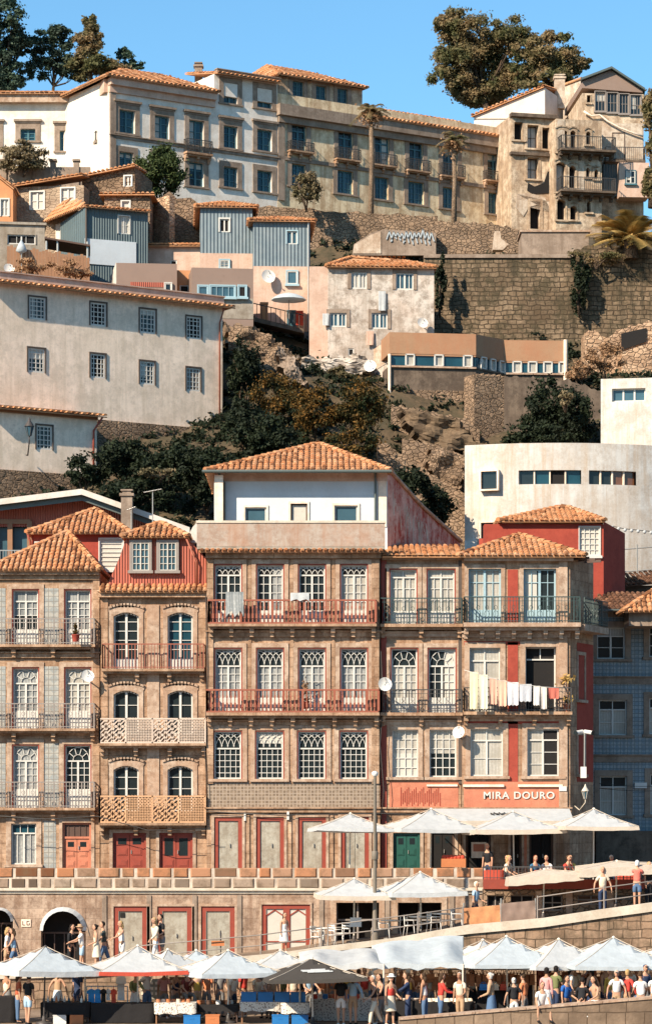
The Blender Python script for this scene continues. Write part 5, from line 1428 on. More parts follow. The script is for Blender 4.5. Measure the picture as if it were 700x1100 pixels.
# ================================================================== retaining walls
GR = None
def rwall(label, F, px0, px1, pyt, z0, mat, d=1.5, cap=None, pts=None, name='retaining_wall'):
    s0, s1 = F.s(px0), F.s(px1); t = thing(name, label, 'wall', F.w((s0+s1)/2, 0, z0)); q = MB()
    P_ = pts or [(px0, pyt), (px1, pyt)]; n = 30; f = []
    for i in range(n+1):
        px = px0+(px1-px0)*i/n; y = np.interp(px, [a for a, _ in P_], [b for _, b in P_]); f.append((F.s(px), F.z(px, y)+(.06*math.sin(i*2.3)+.05*math.sin(i*5.1) if not cap else 0)))
    for (a, za), (b, zb) in zip(f, f[1:]):
        q.face([F.w(a, 0, z0), F.w(b, 0, z0), F.w(b, 0, zb), F.w(a, 0, za)]); q.face([F.w(a, 0, za), F.w(b, 0, zb), F.w(b, -d, zb), F.w(a, -d, za)])
    q.face([F.w(s1, 0, z0), F.w(s1, -d, z0), F.w(s1, -d, f[-1][1]), F.w(s1, 0, f[-1][1])]); q.face([F.w(s0, -d, z0), F.w(s0, 0, z0), F.w(s0, 0, f[0][1]), F.w(s0, -d, f[0][1])])
    q.build('masonry', M[mat], t)
    if cap:
        q = MB()
        for (a, za), (b, zb) in zip(f, f[1:]):
            dz = .22; q.hexa([F.w(a, .12, za), F.w(b, .12, zb), F.w(b, -.5, zb), F.w(a, -.5, za), F.w(a, .12, za+dz), F.w(b, .12, zb+dz), F.w(b, -.5, zb+dz), F.w(a, -.5, za+dz)])
        q.build('coping', M[cap], t)
    return t
RW = Fr(466, 172.3); t_ = rwall('tall blocky retaining wall with pale graffiti near its foot', RW, 455, 617, 277, 34, 'bigwall', 4, 'granite_grey')
text(t_, RW, 574, 374, 'IDDOUL', .9, 'bluecanvas', 'graffiti', .02, .005, 48, .035)
rwall('broad stained retaining wall behind the dead palm at the right edge', Fr(617, 172.25), 616, 730, 266, 34, 'bigwall', 4, None, [(616, 268), (640, 262), (700, 268), (730, 268)])
rwall('long grey retaining wall under the brown palace', Fr(215, 179., 3), 212, 470, 226, 38, 'rubble', 5, None, [(212, 221), (300, 222), (335, 224), (340, 226), (470, 232)])
rwall('low stone terrace wall under the right half of the brown palace', Fr(465, 177., 0), 462, 560, 246, 42, 'rubble', 4, None, [(462, 237), (530, 240), (560, 247)])
t_ = thing('stone_block', 'squared stone bastion standing on the edge of the tall retaining wall', 'wall', Fr(560, 173).w(1, 0, 43)); q = MB(); G2 = Fr(560, 172.8); q.fbox(G2, 0, G2.s(632), -3, 0, 42, G2.z(570, 249)); q.build('masonry', M['granite_grey'], t_)
q = MB(); q.fbox(G2, -.1, G2.s(632)+.1, -3, .1, G2.z(570, 249), G2.z(570, 247)); q.build('coping', M['granite_light'], t_)
t_ = thing('ruined_wall', 'little sunlit broken pier on the terrace edge beside the stone bastion', 'wall', Fr(532, 174).w(0, 0, 43)); q = MB(); G2 = Fr(532, 173.6); clad_poly(q, G2, [(529, 268), (540, 268), (546, 262), (538, 256), (537, 248), (531, 248)], .8); q.build('masonry', M['ruinlight'], t_)
GW = Fr(380, 176.2, 0); t_ = thing('graffiti_wall', 'pale wall with silver zigzag graffiti below the palace terrace', 'wall', GW.w(3, 0, 42)); q = MB(); clad_poly(q, GW, [(378, 274), (468, 274), (468, 250), (412, 246), (398, 250), (380, 262)], .8); q.build('masonry', M['granite_grey'], t_)
q = MB(); clad_poly(q, Fr(380, 176.15), [(379, 272), (409, 272), (409, 248), (398, 252), (380, 263)], .1); q.build('plaster_lit_patch', M['ruinlight'], t_)  # sunlit part of the wall painted as a paler patch
q = MB(); G2 = Fr(380, 176.15); random.seed(3)
px_ = 415
while px_ < 462:
    a = (G2.s(px_), G2.z(px_, random.uniform(255, 262))); b = (G2.s(px_+3), G2.z(px_, random.uniform(246, 250))); c_ = (G2.s(px_+6), G2.z(px_, random.uniform(256, 263))); q.fline(G2, [a, b, c_], .07, .0, .03); px_ += 4.5
q.build('graffiti', M['bluecanvas'], t_)
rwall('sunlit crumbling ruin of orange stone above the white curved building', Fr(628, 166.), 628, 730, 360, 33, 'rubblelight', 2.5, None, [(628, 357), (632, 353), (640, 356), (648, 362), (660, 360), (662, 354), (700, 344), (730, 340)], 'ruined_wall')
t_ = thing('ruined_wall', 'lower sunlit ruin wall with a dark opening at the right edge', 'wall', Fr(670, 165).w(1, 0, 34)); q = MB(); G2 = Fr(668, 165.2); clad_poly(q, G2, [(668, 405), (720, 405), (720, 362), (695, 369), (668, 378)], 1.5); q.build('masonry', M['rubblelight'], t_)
q = MB(); G2 = Fr(668, 165.9); clad_poly(q, G2, [(667, 376), (694, 367), (694, 352), (667, 358)], .1); q.build('opening', M['void'], t_)

# ================================================================== palace on the hilltop
PA = Fr(118, 183., 32)
PK = dict(cols=2, rows=3, sur=.34, sm='granite_grey', fm='teal', gm='tealglass', r=.25, fw=.1, bw=.05)
h = thing('white_palace', 'long white hilltop mansion with stone framed teal windows and an orange hip roof', 'mansion', PA.w(6, 0, 45))
zt = PA.z(118, 83)
for x0, y0, x1, y1, k in ((128, 118, 145, 143, 1), (166, 124, 182, 149, 1), (203, 129, 219, 165, 2), (128, 163, 143, 184, 0), (166, 168, 181, 188, 0), (203, 174, 219, 200, 0),
                          (240, 89, 255, 111, 0), (276, 95, 292, 116, 0), (240, 135, 255, 159, 1), (276, 139, 292, 162, 1), (240, 179, 255, 201, 0), (276, 183, 292, 206, 0)):
    win(h, PA, x0, y0, x1, y1, **{**PK, 'hood': k > 0, 'sill': True, 'top_gm': None, 'gm': 'tealglass'})
    if k == 2:
        balcony(h, PA, x0-6, x1+6, y0+22, y1, y1+4, .5, 'iron', 'iron')
sE = PA.s(298); s2 = PA.s(230)
wall(h, PA, 0, sE, 44, zt-.02, 'palewhite', 9)
q = MB(); q.fbox(PA, -.1, s2, -.1, .4, zt-.5, zt-.03); q.fbox(PA, -.05, s2, -.1, .15, zt-.95, zt-.5); q.build('cornice', M['pinkish'], h); band(h, PA, 118, 124, 96, 200, .1, 'granite_grey', 'pilaster'); band(h, PA, 118, 298, 157, 160, .1, 'granite_grey', 'string_course')
z2 = PA.z(231, 79); q = MB(); q.fbox(PA, s2, sE, -9, .006, zt-.03, z2); q.build('upper_wall', M['palewhite'], h)
for x0, y0, x1, y1 in ((240, 89, 255, 111), (276, 95, 292, 116)):
    pass
band(h, PA, 231, 298, 80, 84, .3, 'granite_grey', 'cornice')
q = MB(); a = PA.w; roof_plane(q, [a(s2, .5, z2), a(sE, .5, z2), a(sE, -4, z2+.9), a(s2, -4, z2+.9)], .32); q.build('upper_roof', M['roof'], h)
hip_roof(h, PA, -.5, s2+.1, .6, -9, zt, (PA.s(165), -4.5, zt+1.9), (PA.s(205), -4.5, zt+2.0), 'roof', .32)
PL = Fr(97, 188.2, -71); sL = PL.s(118)
win(h, PL, 104, 125, 110, 152, **{**PK, 'hood': True}); win(h, PL, 104, 166, 110, 186, **PK)
wall(h, PL, 0, sL, 44, zt-.3, 'palewhite', 5, 'side_wall', True)
q = MB(); q.fbox(PL, -.4, sL, -.1, .4, zt-.9, zt-.02); q.build('cornice', M['pinkish'], h)
q = MB(); q.fbox(PL, PL.s(102), PL.s(112), 0, .6, PL.z(107, 158), PL.z(107, 155)); o = q.build('balcony', M['granite_grey'], h); q = MB(); rail(q, PL, PL.s(102), PL.s(112), .55, PL.z(107, 155), PL.z(107, 145), 'plain'); q.build('railing', M['iron'], o)
PW = Fr(97, 188.5, 0); PW2 = PW
for x0, y0, x1, y1 in ((22, 138, 38, 151), (64, 140, 80, 162), (-16, 138, -2, 158)):
    win(h, PW, x0, y0, x1, y1, **{**PK, 'hood': True})
wall(h, PW, PW.s(-40), PW.s(97), 44, PW.z(50, 110), 'palewhite', 8, 'wing_wall', False, 'weathered wing wall behind the balustrade')
band(h, PW, -40, 98, 102, 111, .5, 'granite_light', 'cornice')
z = PW.z(50, 102); q = MB(); roof_plane(q, [PW.w(PW.s(-40), .7, z), PW.w(PW.s(100), .7, z), PW.w(PW.s(100), -4.5, z+1.3), PW.w(PW.s(-40), -4.5, z+1.3)], .32); q.build('wing_roof', M['roof'], h)
t_ = thing('balustrade', 'garden balustrade with square stone posts below the white mansion wing', 'balustrade', Fr(30, 181).w(0, 0, 46)); G2 = Fr(30, 181.); zz = G2.z(30, 187)
for x in (-8, 4, 31, 57, 82):
    q = MB(); q.fbox(G2, G2.s(x-3), G2.s(x+3), -.3, .1, 45, G2.z(x, 173)); q.fbox(G2, G2.s(x-4), G2.s(x+4), -.4, .2, G2.z(x, 173), G2.z(x, 171)); q.build('post', M['granite_grey'], t_)
q = MB(); q.fbox(G2, G2.s(-15), G2.s(97), -.2, 0, zz, G2.z(30, 179)); q.fbox(G2, G2.s(-15), G2.s(97), -.4, .0, 45, zz); q.build('balustrade_wall', M['granite_grey'], t_)
chimney('chimney', 'dark square chimney on the white mansion roof', 213, 84, 67, 191, 8, 'granite_grey')
# brown palace
h = thing('brown_palace', 'long stained ochre palace with teal windows and small balconies on the hilltop', 'palace', PA.w(20, 0, 45))
PB = Fr(118, 182.98, 32)
for x0, y0, x1, y1, k in ((313, 133, 329, 163, 2), (363, 140, 379, 172, 2), (402, 146, 418, 178, 2), (439, 152, 454, 184, 2), (475, 157, 491, 190, 2), (523, 165, 539, 195, 2),
                          (313, 176, 328, 200, 0), (362, 183, 379, 208, 0), (402, 190, 417, 214, 0), (438, 195, 455, 219, 0), (475, 201, 489, 224, 0), (524, 207, 540, 230, 0)):
    win(h, PB, x0, y0, x1, y1, **{**PK, 'hood': k > 0, 'rows': 4 if k == 0 else 3, 'cols': 4 if k == 0 else 2, 'tr': .25 if k else 0, 'trk': 'half', 'gm': 'glass' if k else 'skyglass'})
    if k:
        balcony(h, PB, x0-5, x1+5, y0+20, y1, y1+3, .5, 'iron', 'iron')
sa, sb, sc_ = PB.s(298), PB.s(389), PB.s(551); zc = PB.z(298, 112)
wall(h, PB, sa, sc_, 43, zc, 'ochre', 10)
band(h, PB, 298, 551, 109.5+10, 127+7, .02, 'ochre', 'frieze')
q = MB(); q.fbox(PB, sa-.1, sc_+.2, -.3, .5, zc-.75, zc); q.fbox(PB, sa, sc_, -.3, .25, zc-1.2, zc-.75); q.build('cornice', M['granite_grey'], h)
band(h, PB, 298, 305, 120, 215, .12, 'granite_grey', 'pilaster')
zb = PB.z(305, 166)+.0; q = MB(); q.fbox(PB, sa, sc_, -.1, .12, zb-.35, zb-.1); q.build('string_course', M['granite_grey'], h)
zA = PB.z(299, 80); PBB = Fr(118, 182.9, 32); AT = Fr(118, 183.2, 32)
for x0, y0, x1, y1 in ((314, 87, 326, 107), (339, 92, 350, 110), (362, 95, 373, 114)):
    win(h, AT, x0, y0, x1, y1, 3, 4, 0, fm='teal', gm='skyglass', sur=.3, sm='granite_grey', r=.2, fw=.08, bw=.05)
wall(h, AT, AT.s(298), AT.s(389), zc-.1, zA, 'ruin', 9, 'attic_wall'); hip_roof(h, AT, AT.s(296), AT.s(391), .5, -9.3, zA, (AT.s(322), -4.5, zA+1.9), (AT.s(365), -4.5, zA+1.9), 'roof', .32, 'attic_roof')
q = MB(); roof_plane(q, [PB.w(sb, .6, zc), PB.w(sc_+.3, .6, zc), PB.w(sc_-1.5, -5, zc+2.2), PB.w(sb, -5, zc+2.2)], .32); roof_plane(q, [PB.w(sc_+.3, .6, zc), PB.w(sc_+.3, -10.5, zc), PB.w(sc_-1.5, -5, zc+2.2)], .32); ridge(q, PB.w(sb, -5, zc+2.2), PB.w(sc_-1.5, -5, zc+2.2)); q.build('roof', M['roof'], h)

# ================================================================== ruined house at the right
RU = Fr(549, 196., 14); zr = RU.z(549, 123)
h = thing('ruined_house', 'gutted old house with broken openings, balconies and a clad gable at upper right', 'house', RU.w(6, 0, 44))
RK = dict(cols=1, rows=1, leaf=False, fm='darkwood', sm='ruin', sur=.16, r=.5, fw=.07)
for x0, y0, x1, y1, g_ in ((566, 134, 578, 159, 'blind'), (582, 137, 592, 160, 'void'), (566, 169, 578, 192, 'blind'), (569, 216, 580, 246, 'void'), (552, 131, 561, 150, 'void')):
    win(h, RU, x0, y0, x1, y1, **{**RK, 'gm': g_, 'cols': 2 if g_ == 'blind' else 1, 'rows': 2 if g_ == 'blind' else 1})
wall(h, RU, 0, RU.s(596), 42, zr, 'ruin', 7)
q = MB(); G2 = Fr(549, 195.95, 14); clad_poly(q, G2, [(566, 204), (571, 208), (594, 207), (594, 183), (588, 184), (584, 196), (574, 200), (567, 196)], .04); q.build('hole', M['void'], h)
q = MB(); clad_poly(q, G2, [(553, 222), (562, 232), (568, 222), (590, 216), (592, 228), (585, 212), (570, 207), (555, 208)], .03); q.build('plaster_lit_patch', M['ruinlight'], h)
R2 = Fr(597, 195., 12)
for x0, y0, x1, y1, g_ in ((598, 139, 609, 163, 'blind'), (612, 140, 618, 160, 'void'), (629, 141, 634, 155, 'void'), (597, 174, 607, 206, 'blind'), (611, 178, 618, 202, 'void'), (629, 180, 633, 190, 'void'), (638, 182, 642, 192, 'void'), (598, 214, 607, 236, 'void'), (612, 221, 619, 236, 'void'), (630, 216, 634, 228, 'void')):
    win(h, R2, x0, y0, x1, y1, **{**RK, 'gm': g_, 'arch': .15, 'sur': .12})
wall(h, R2, 0, R2.s(646), 42, R2.z(597, 127), 'ruin', 6, 'wall', label='projecting centre with arched openings')
band(h, R2, 598, 606, 128, 160, .04, 'ruinlight', 'plaster_lit_patch'); band(h, R2, 621, 627, 172, 205, .03, 'ruinlight', 'plaster_lit_patch'); band(h, R2, 634, 645, 172, 178, .03, 'ruinlight', 'plaster_lit_patch')
for y in (163, 207):
    balcony(h, R2, 598, 657, y-14, y, y+4, 1., 'plain', 'iron', 'darkconc', 5)
q = MB(); q.fbox(RU, -.1, RU.s(597), -.2, .35, zr-.15, zr+.1); q.fbox(RU, -.1, RU.s(597), -.2, .25, RU.z(549, 163)-.2, RU.z(549, 163)); q.build('cornice', M['darkconc'], h)
R3 = Fr(625, 197.5, 4); zg = R3.z(625, 92)
for x0, x1 in ((639, 650), (652, 663), (665, 675), (677, 688)):
    win(h, R3, x0, 98+(x0-639)*.1, x1, 119+(x0-639)*.1, 3, 2, 0, fm='greyiron', gm='glass', sur=.05, sm='greyiron', r=.12, leaf=False)
win(h, R3, 630, 102, 634, 110, **{**RK, 'gm': 'void', 'sur': .05})
door(h, R3, 658, 143, 670, 173, 'darkwood', 2, board=None, sur=.06, sm='darkwood', r=.12)
wall(h, R3, 0, R3.s(691), 42, zg-.5, 'ruin', 8, 'wall', label='tall gabled end of the ruin')
q = MB(); clad_poly(q, Fr(625, 197.45, 4), [(625, 94), (690, 99), (690, 97), (656, 75), (625, 87)], 8); q.build('gable', M['taupe'], h)
q = MB(); G2 = Fr(625, 197.4, 4)
for a, b in (((623, 86.5), (656, 74)), ((656, 74), (692, 97.5))):
    p0 = G2.w(G2.s(a[0]), .3, G2.z(*a)); p1 = G2.w(G2.s(b[0]), .3, G2.z(*b)); bk = Vector((.6, 8.3, 0)); q.hexa([p0, p1, p1+bk, p0+bk, p0+Vector((0, 0, .15)), p1+Vector((0, 0, .15)), p1+bk+Vector((0, 0, .15)), p0+bk+Vector((0, 0, .15))])
q.build('gable_roof', M['gutter'], h)
band(h, R3, 645, 690, 132, 170, .03, 'ruinlight', 'pale_storey')
o_ = balcony(h, R3, 648, 691, 160, 174, 178, .8, 'plain', 'iron', 'darkconc')
band(h, R3, 646, 661, 178, 212, .5, 'tealclad', 'teal_boards')
q = MB(); q.fbox(R3, R3.s(661), R3.s(693), -.1, 1.4, R3.z(677, 216), R3.z(677, 179)); o = q.build('box_room', M['pinkish'], h); G2 = Fr(625, 196.05, 4); win(o, G2, 672, 183, 682, 197, 2, 2, sur=.05, sm='teal', r=.03, gm='glass')
q = MB(); q.path([R3.w(R3.s(x), .25, R3.z(x, y)) for x, y in ((626, 120), (634, 125), (643, 124), (652, 131), (665, 138), (678, 143), (690, 147))], .07, 6); q.build('sagging_pipe', M['cream'], h)
L3 = Fr(548, 213., -57); sL = L3.s(624.5); L3.holes = []
t_ = thing('lit_flank', 'bright sunlit flank wall with a sloping top running back from the ruin gable', 'wall', L3.w(2, 0, 44)); q = MB()
f = [L3.w(0, 0, 45), L3.w(sL, 0, 45), L3.w(sL, 0, L3.z(624.5, 85)), L3.w(0, 0, L3.z(548, 113))]; q.face(f); q.face([p+Vector((.3, .3, 0)) for p in f][::-1]); q.face([f[3], f[2], f[2]+Vector((.3, .3, 0)), f[3]+Vector((.3, .3, 0))]); q.build('plaster_wall', M['ruinlight'], t_)
q = MB(); q.tube(f[3]+Vector((0, 0, .08)), f[2]+Vector((0, 0, .08)), .13, .13, 5); q.build('coping', M['roof'], t_)
F = Fr(508, 203., 0); h2 = block('back_house', 'pale house with an orange lean-to roof glimpsed behind the ruin', 'house', Fr(545, 203., -25), 509, 585, 126, 160, 4, 'whitewall', [(553, 101+12, 560, 116, dict(gm='glass', r=.05))], None, z0=46)
G2 = Fr(545, 203., -25); q = MB(); roof_plane(q, [G2.w(G2.s(507), .3, G2.z(509, 125)), G2.w(G2.s(585), .3, G2.z(585, 93)), G2.w(G2.s(585), -4, G2.z(585, 93)+.6), G2.w(G2.s(507), -4, G2.z(509, 125)+.6)], .34); q.build('roof', M['roof'], h2)
q = MB(); clad_poly(q, Fr(545, 202.9, -25), [(509, 127), (585, 127), (585, 94), (509, 125)], 3.8); q.build('upper_wall', M['whitewall'], h2)
chimney('chimney', 'sunlit brick chimney on the roof line beside the ruin gable', 601, 98, 80, 204, 11, 'ruinlight')

# ================================================================== white curved building
CB = thing('curved_building', 'white modern building with a curved front and ribbon windows', 'building', Vector((14, 140, 18)))
cx, cy, rad = (545-350)*K*140+2.6, 140+10.5, 11.2
a0, a1, n = -118, -22, 28
ztop = 9+(860-477)*K*139.8
rib = [(0, 4, 505, 520)]
def cp(a, r, z):
    return Vector((cx+r*math.cos(R(a)), cy+r*math.sin(R(a)), z))
def arcwall(name, z0, z1, mat, rr=0., aa=a0, ab=a1, par=CB, cap=True):
    q = MB(); m = max(2, int(abs(ab-aa)/3.5))
    for i in range(m):
        a, b = aa+(ab-aa)*i/m, aa+(ab-aa)*(i+1)/m
        q.face([cp(a, rad+rr, z0), cp(b, rad+rr, z0), cp(b, rad+rr, z1), cp(a, rad+rr, z1)], 0, True)
        if cap:
            q.face([cp(a, rad+rr, z1), cp(b, rad+rr, z1), cp(b, rad-.4, z1), cp(a, rad-.4, z1)]); q.face([cp(a, rad-.4, z0), cp(b, rad-.4, z0), cp(b, rad+rr, z0), cp(a, rad+rr, z0)])
    return q.build(name, M[mat], par)
def ang(px):                                           # angle on the arc seen at a column
    best = min((abs((cx+rad*math.cos(R(a/4)))/(cy+rad*math.sin(R(a/4)))-(px-350)*K), a/4) for a in range(int(a0*4)-40, -4*10))
    return best[1]
aL = ang(499); YY = cy+rad*math.sin(R(ang(580)))
zw1 = 9+(860-505)*K*YY; zw0 = 9+(860-520)*K*YY; A1, A2, A3, A4 = ang(557), ang(624), ang(632), ang(683)
arcwall('wall', zw1, ztop, 'modern', 0, aL, -15); arcwall('wall', 16, zw0, 'modern', 0, aL, -15)
for a, b in ((aL, A1), (A2, A3), (A4, -15)):
    arcwall('wall', zw0, zw1, 'modern', 0, a, b, cap=False)
for a, b, gs in ((A1, A2, ('glass', 'tealglass', 'void', 'tealglass')), (A3, A4, ('glass', 'glass', 'brownglass', 'brownglass'))):
    for i, g_ in enumerate(gs):
        u, v = a+(b-a)*i/4, a+(b-a)*(i+1)/4; q = MB()
        q.face([cp(u, rad-.22, zw0), cp(v, rad-.22, zw0), cp(v, rad-.22, zw1), cp(u, rad-.22, zw1)])
        q.build('pane', M[g_], CB); q = MB()
        q.hexa([cp(u-.18, rad-.2, zw0), cp(u+.18, rad-.2, zw0), cp(u+.18, rad-.1, zw0), cp(u-.18, rad-.1, zw0), cp(u-.18, rad-.2, zw1), cp(u+.18, rad-.2, zw1), cp(u+.18, rad-.1, zw1), cp(u-.18, rad-.1, zw1)]); q.build('mullion', M['cream'], CB)
q = MB(); q.raw([cp(aL+(-15-aL)*i/20, rad-.3, ztop-.35) for i in range(21)]+[Vector((cx, cy, ztop-.35))], [(i, i+1, 21) for i in range(20)]); q.build('roof', M['concrete'], CB)
p0 = cp(aL, rad, 0); q = MB(); e = Vector((.6, 6, 0)); q.face([p0+Vector((0, 0, 16))+e, p0+Vector((0, 0, 16)), p0+Vector((0, 0, ztop)), p0+Vector((0, 0, ztop))+e]); q.build('end_wall', M['modern'], CB)
FC = Fr(517, 141.7, -12)
for y0, y1, zz in ((507, 526, 0), (562, 584, 0)):
    th = R(ang(526)); F_ = Fr(350, 1); F_.o = Vector((cx+rad*math.cos(th), cy+rad*math.sin(th))); F_.u = Vector((-math.sin(th), math.cos(th))); F_.n = Vector((math.cos(th), math.sin(th))); a = F_.s(518), F_.s(535); t = MB(); z0, z1 = F_.z(525, y1), F_.z(525, y0)
    for r_ in ((a[0]-.08, a[0], z0-.08, z1+.08), (a[1], a[1]+.08, z0-.08, z1+.08), (a[0], a[1], z1, z1+.08), (a[0], a[1], z0-.08, z0)):
        t.fbox(F_, r_[0], r_[1], -1., .32, r_[2], r_[3])
    o = t.build('window_box', M['cream'], CB); t = MB(); t.face([F_.w(a[0], .14, z0), F_.w(a[1], .14, z0), F_.w(a[1], .14, z1), F_.w(a[0], .14, z1)]); t.build('pane', M['glass'], o)
F = Fr(645, 146., -10); h = block('white_annex', 'plain white upper block with a three pane window behind the curved building', 'building', F, 645, 745, 407, 500, 6, 'modern', [(657, 417, 693, 431, dict(cols=3, rows=1, gm='skyglass', sur=0, leaf=False, r=.25, fw=.07, bw=.09))], None, z0=22)
q = MB(); F = Fr(600, 136); q.path([F.w(F.s(x), 0, F.z(x, y)) for x, y in ((648, 563), (670, 568), (700, 571), (730, 570))], .02, 4); t_ = thing('string_lights', 'string of small white bulbs in front of the curved building', 'string lights', F.w(F.s(680), 0, F.z(680, 571))); q.build('wire', M['iron'], t_)
for i in range(10):
    x = 650+i*7; q = MB(); q.ball(F.w(F.s(x), 0, F.z(x, np.interp(x, [648, 670, 700, 730], [563, 568, 571, 570])+1.3)), .09, 6, 5); q.build('bulb', M['canvas'], t_)
F = Fr(690, 141); h = block('dark_recess', 'small flat annex with a dark recess beside the red house', 'annex', F, 668, 740, 600, 640, 1, 'modern', [(674, 604, 700, 618, dict(gm='void', sur=0, cols=1, rows=1, leaf=False, r=.5))], None, z0=16)

# ================================================================== vegetation
def G(px, py, Y):
    return P(px, py, Y)
def lobes(Y, *L):
    return [(tuple(G(x, y, Y+dy)), (rx*K*Y, max(rx, ry)*K*Y*.8, ry*K*Y)) for x, y, rx, ry, dy in L]
tree('conifer_tree', 'tall dark conifer cut by the top left corner', G(2, 120, 196), lobes(196, (5, 25, 26, 32, 0), (0, 65, 24, 28, 0), (20, 45, 20, 14, 1), (-12, 10, 26, 34, 0), (12, 85, 22, 14, 0)), .12, 'leafblue', .35, k=28, n=220, f=.28)
tree('cedar_tree', 'blue green tree with layered sprays left of the brown topped conifer', G(55, 120, 198), lobes(198, (52, 45, 26, 18, 0), (64, 66, 24, 14, 0), (42, 68, 18, 18, 0), (64, 38, 16, 14, 0), (80, 78, 22, 10, 0)), .12, 'leafblue', .14, k=22, n=130, f=.3)
tree('conifer_tree', 'bushy conifer with a brownish pointed top behind the white mansion', G(96, 120, 197), lobes(197, (97, 27, 9, 14, 0), (96, 45, 17, 16, 0), (95, 66, 26, 20, 0), (120, 74, 18, 10, 0)), .13, 'leafbrown', .16, k=26, n=170, f=.3)
tree('young_tree', 'wispy young tree right of the brown topped conifer', G(133, 100, 199), lobes(199, (136, 64, 16, 12, 0), (146, 71, 12, 6, 0), (133, 54, 7, 8, 0)), .12, 'leafblue', .07, k=16, n=55, f=.3)
tree('broad_tree', 'huge spreading brown green tree on the skyline, larger of the skyline pair', G(535, 135, 226), lobes(226, (503, 42, 36, 34, 0), (484, 76, 26, 30, 0), (522, 68, 34, 34, 2), (545, 40, 28, 24, 0), (510, 100, 30, 18, 2), (482, 26, 18, 18, 0), (545, 85, 24, 24, 1), (520, 95, 34, 18, 1)), .14, 'leafbrown', .3, k=32, n=290, f=.32, lean=-.5)
tree('broad_tree', 'rounder brown green tree beside the huge skyline tree above the ruin', G(590, 110, 224), lobes(224, (590, 57, 30, 27, 0), (566, 66, 24, 30, 1), (610, 76, 20, 16, 0), (624, 70, 12, 9, 0), (588, 88, 30, 16, 0)), .15, 'leafbrown', .3, k=30, n=260, f=.27, lean=.3)
tree('broad_tree', 'brown leaved tree at the right edge beside the ruin gable', G(700, 215, 190), lobes(190, (700, 118, 14, 22, 0), (704, 160, 12, 24, 0), (698, 195, 10, 18, 0)), .17, 'leafbrown', .25, k=16, n=160)
bush('evergreen_bush', 'big round evergreen bush in front of the white mansion', G(172, 184, 178), (29*K*178, 1.5, 31*K*178), .10, 'leaf', 46, 260, .3)
bush('clipped_bush', 'wide brown green bush over the garden balustrade', G(25, 168, 180), (28*K*180, 1.3, 17*K*180), .10, 'leafolive', 40, 200, .3)
bush('olive_shrub', 'pale olive shrub at the foot of the brown palace', G(329, 202, 177.5), (17*K*178, 1., 20*K*178), .08, 'leafolive', 34, 170, .3)
def palm(label, px, pyb, pyc, Y, r, mat='leafbrown'):
    b = G(px, pyb, Y); c = G(px, pyc, Y); t = thing('palm_tree', label, 'palm tree', b); q = MB(); q.path([b-Vector((0, 0, 1)), b.lerp(c, .5)+Vector((.08, 0, 0)), c], [.2, .15, .13], 8); q.build('trunk', M['barkpale'], t)
    fronds(t, c, r, 24, mat, .55)
    leaves('dead_fronds', [(c-Vector((0, 0, r*.25)), (r*.62, r*.55, r*.5), 380)], .12, 'leafdry', t); return t
def fronds(t, c, r, n, mat, droop=.5, wd=.09):
    q = MB(); c = Vector(c)
    for i in range(n):
        a = i*2.39996; el_ = random.uniform(-.1, 1.1); L = r*random.uniform(.75, 1.1); d = Vector((math.cos(a)*math.cos(el_), math.sin(a)*math.cos(el_), math.sin(el_)))
        pts = [c+d*L*t_-Vector((0, 0, droop*L*t_*t_)) for t_ in (0, .2, .4, .6, .8, 1)]
        for p0, p1 in zip(pts, pts[1:]):
            ax = (p1-p0).normalized(); sd = ax.cross(Vector((0, 0, 1)))
            sd = sd.normalized() if sd.length > .1 else Vector((1, 0, 0))
            for k in range(8):
                o = p0.lerp(p1, k/8)
                for sg in (-1, 1):
                    tip = o+sd*sg*L*.2+ax*L*.09-Vector((0, 0, L*.07)); w_ = ax*.012*r
                    q.face([o-w_, o+w_, tip])
    q.build('fronds', M[mat], t)
palm('tall thin palm with a dead brown head before the palace, nearer the attic', 398, 228, 119, 180.5, 1.55)
palm('tall thin palm with a dead brown head farther from the palace attic, near the ruin', 487, 238, 150, 183, 1.4)
t = thing('palm_tree', 'squat spreading date palm with golden fronds on the retaining wall at the right', 'palm tree', G(677, 275, 172)); c = G(677, 256, 172)
q = MB(); q.lathe(G(677, 278, 172), [(.5, 0), (.45, .6), (.6, 1.1), (.3, 1.4)], 10); q.build('trunk', M['bark'], t); fronds(t, c, 2.9, 60, 'leafgold', .32); leaves('dead_fronds', [(c-Vector((0, 0, .2)), (1.5, .9, .6), 420)], .13, 'leafgold', t)
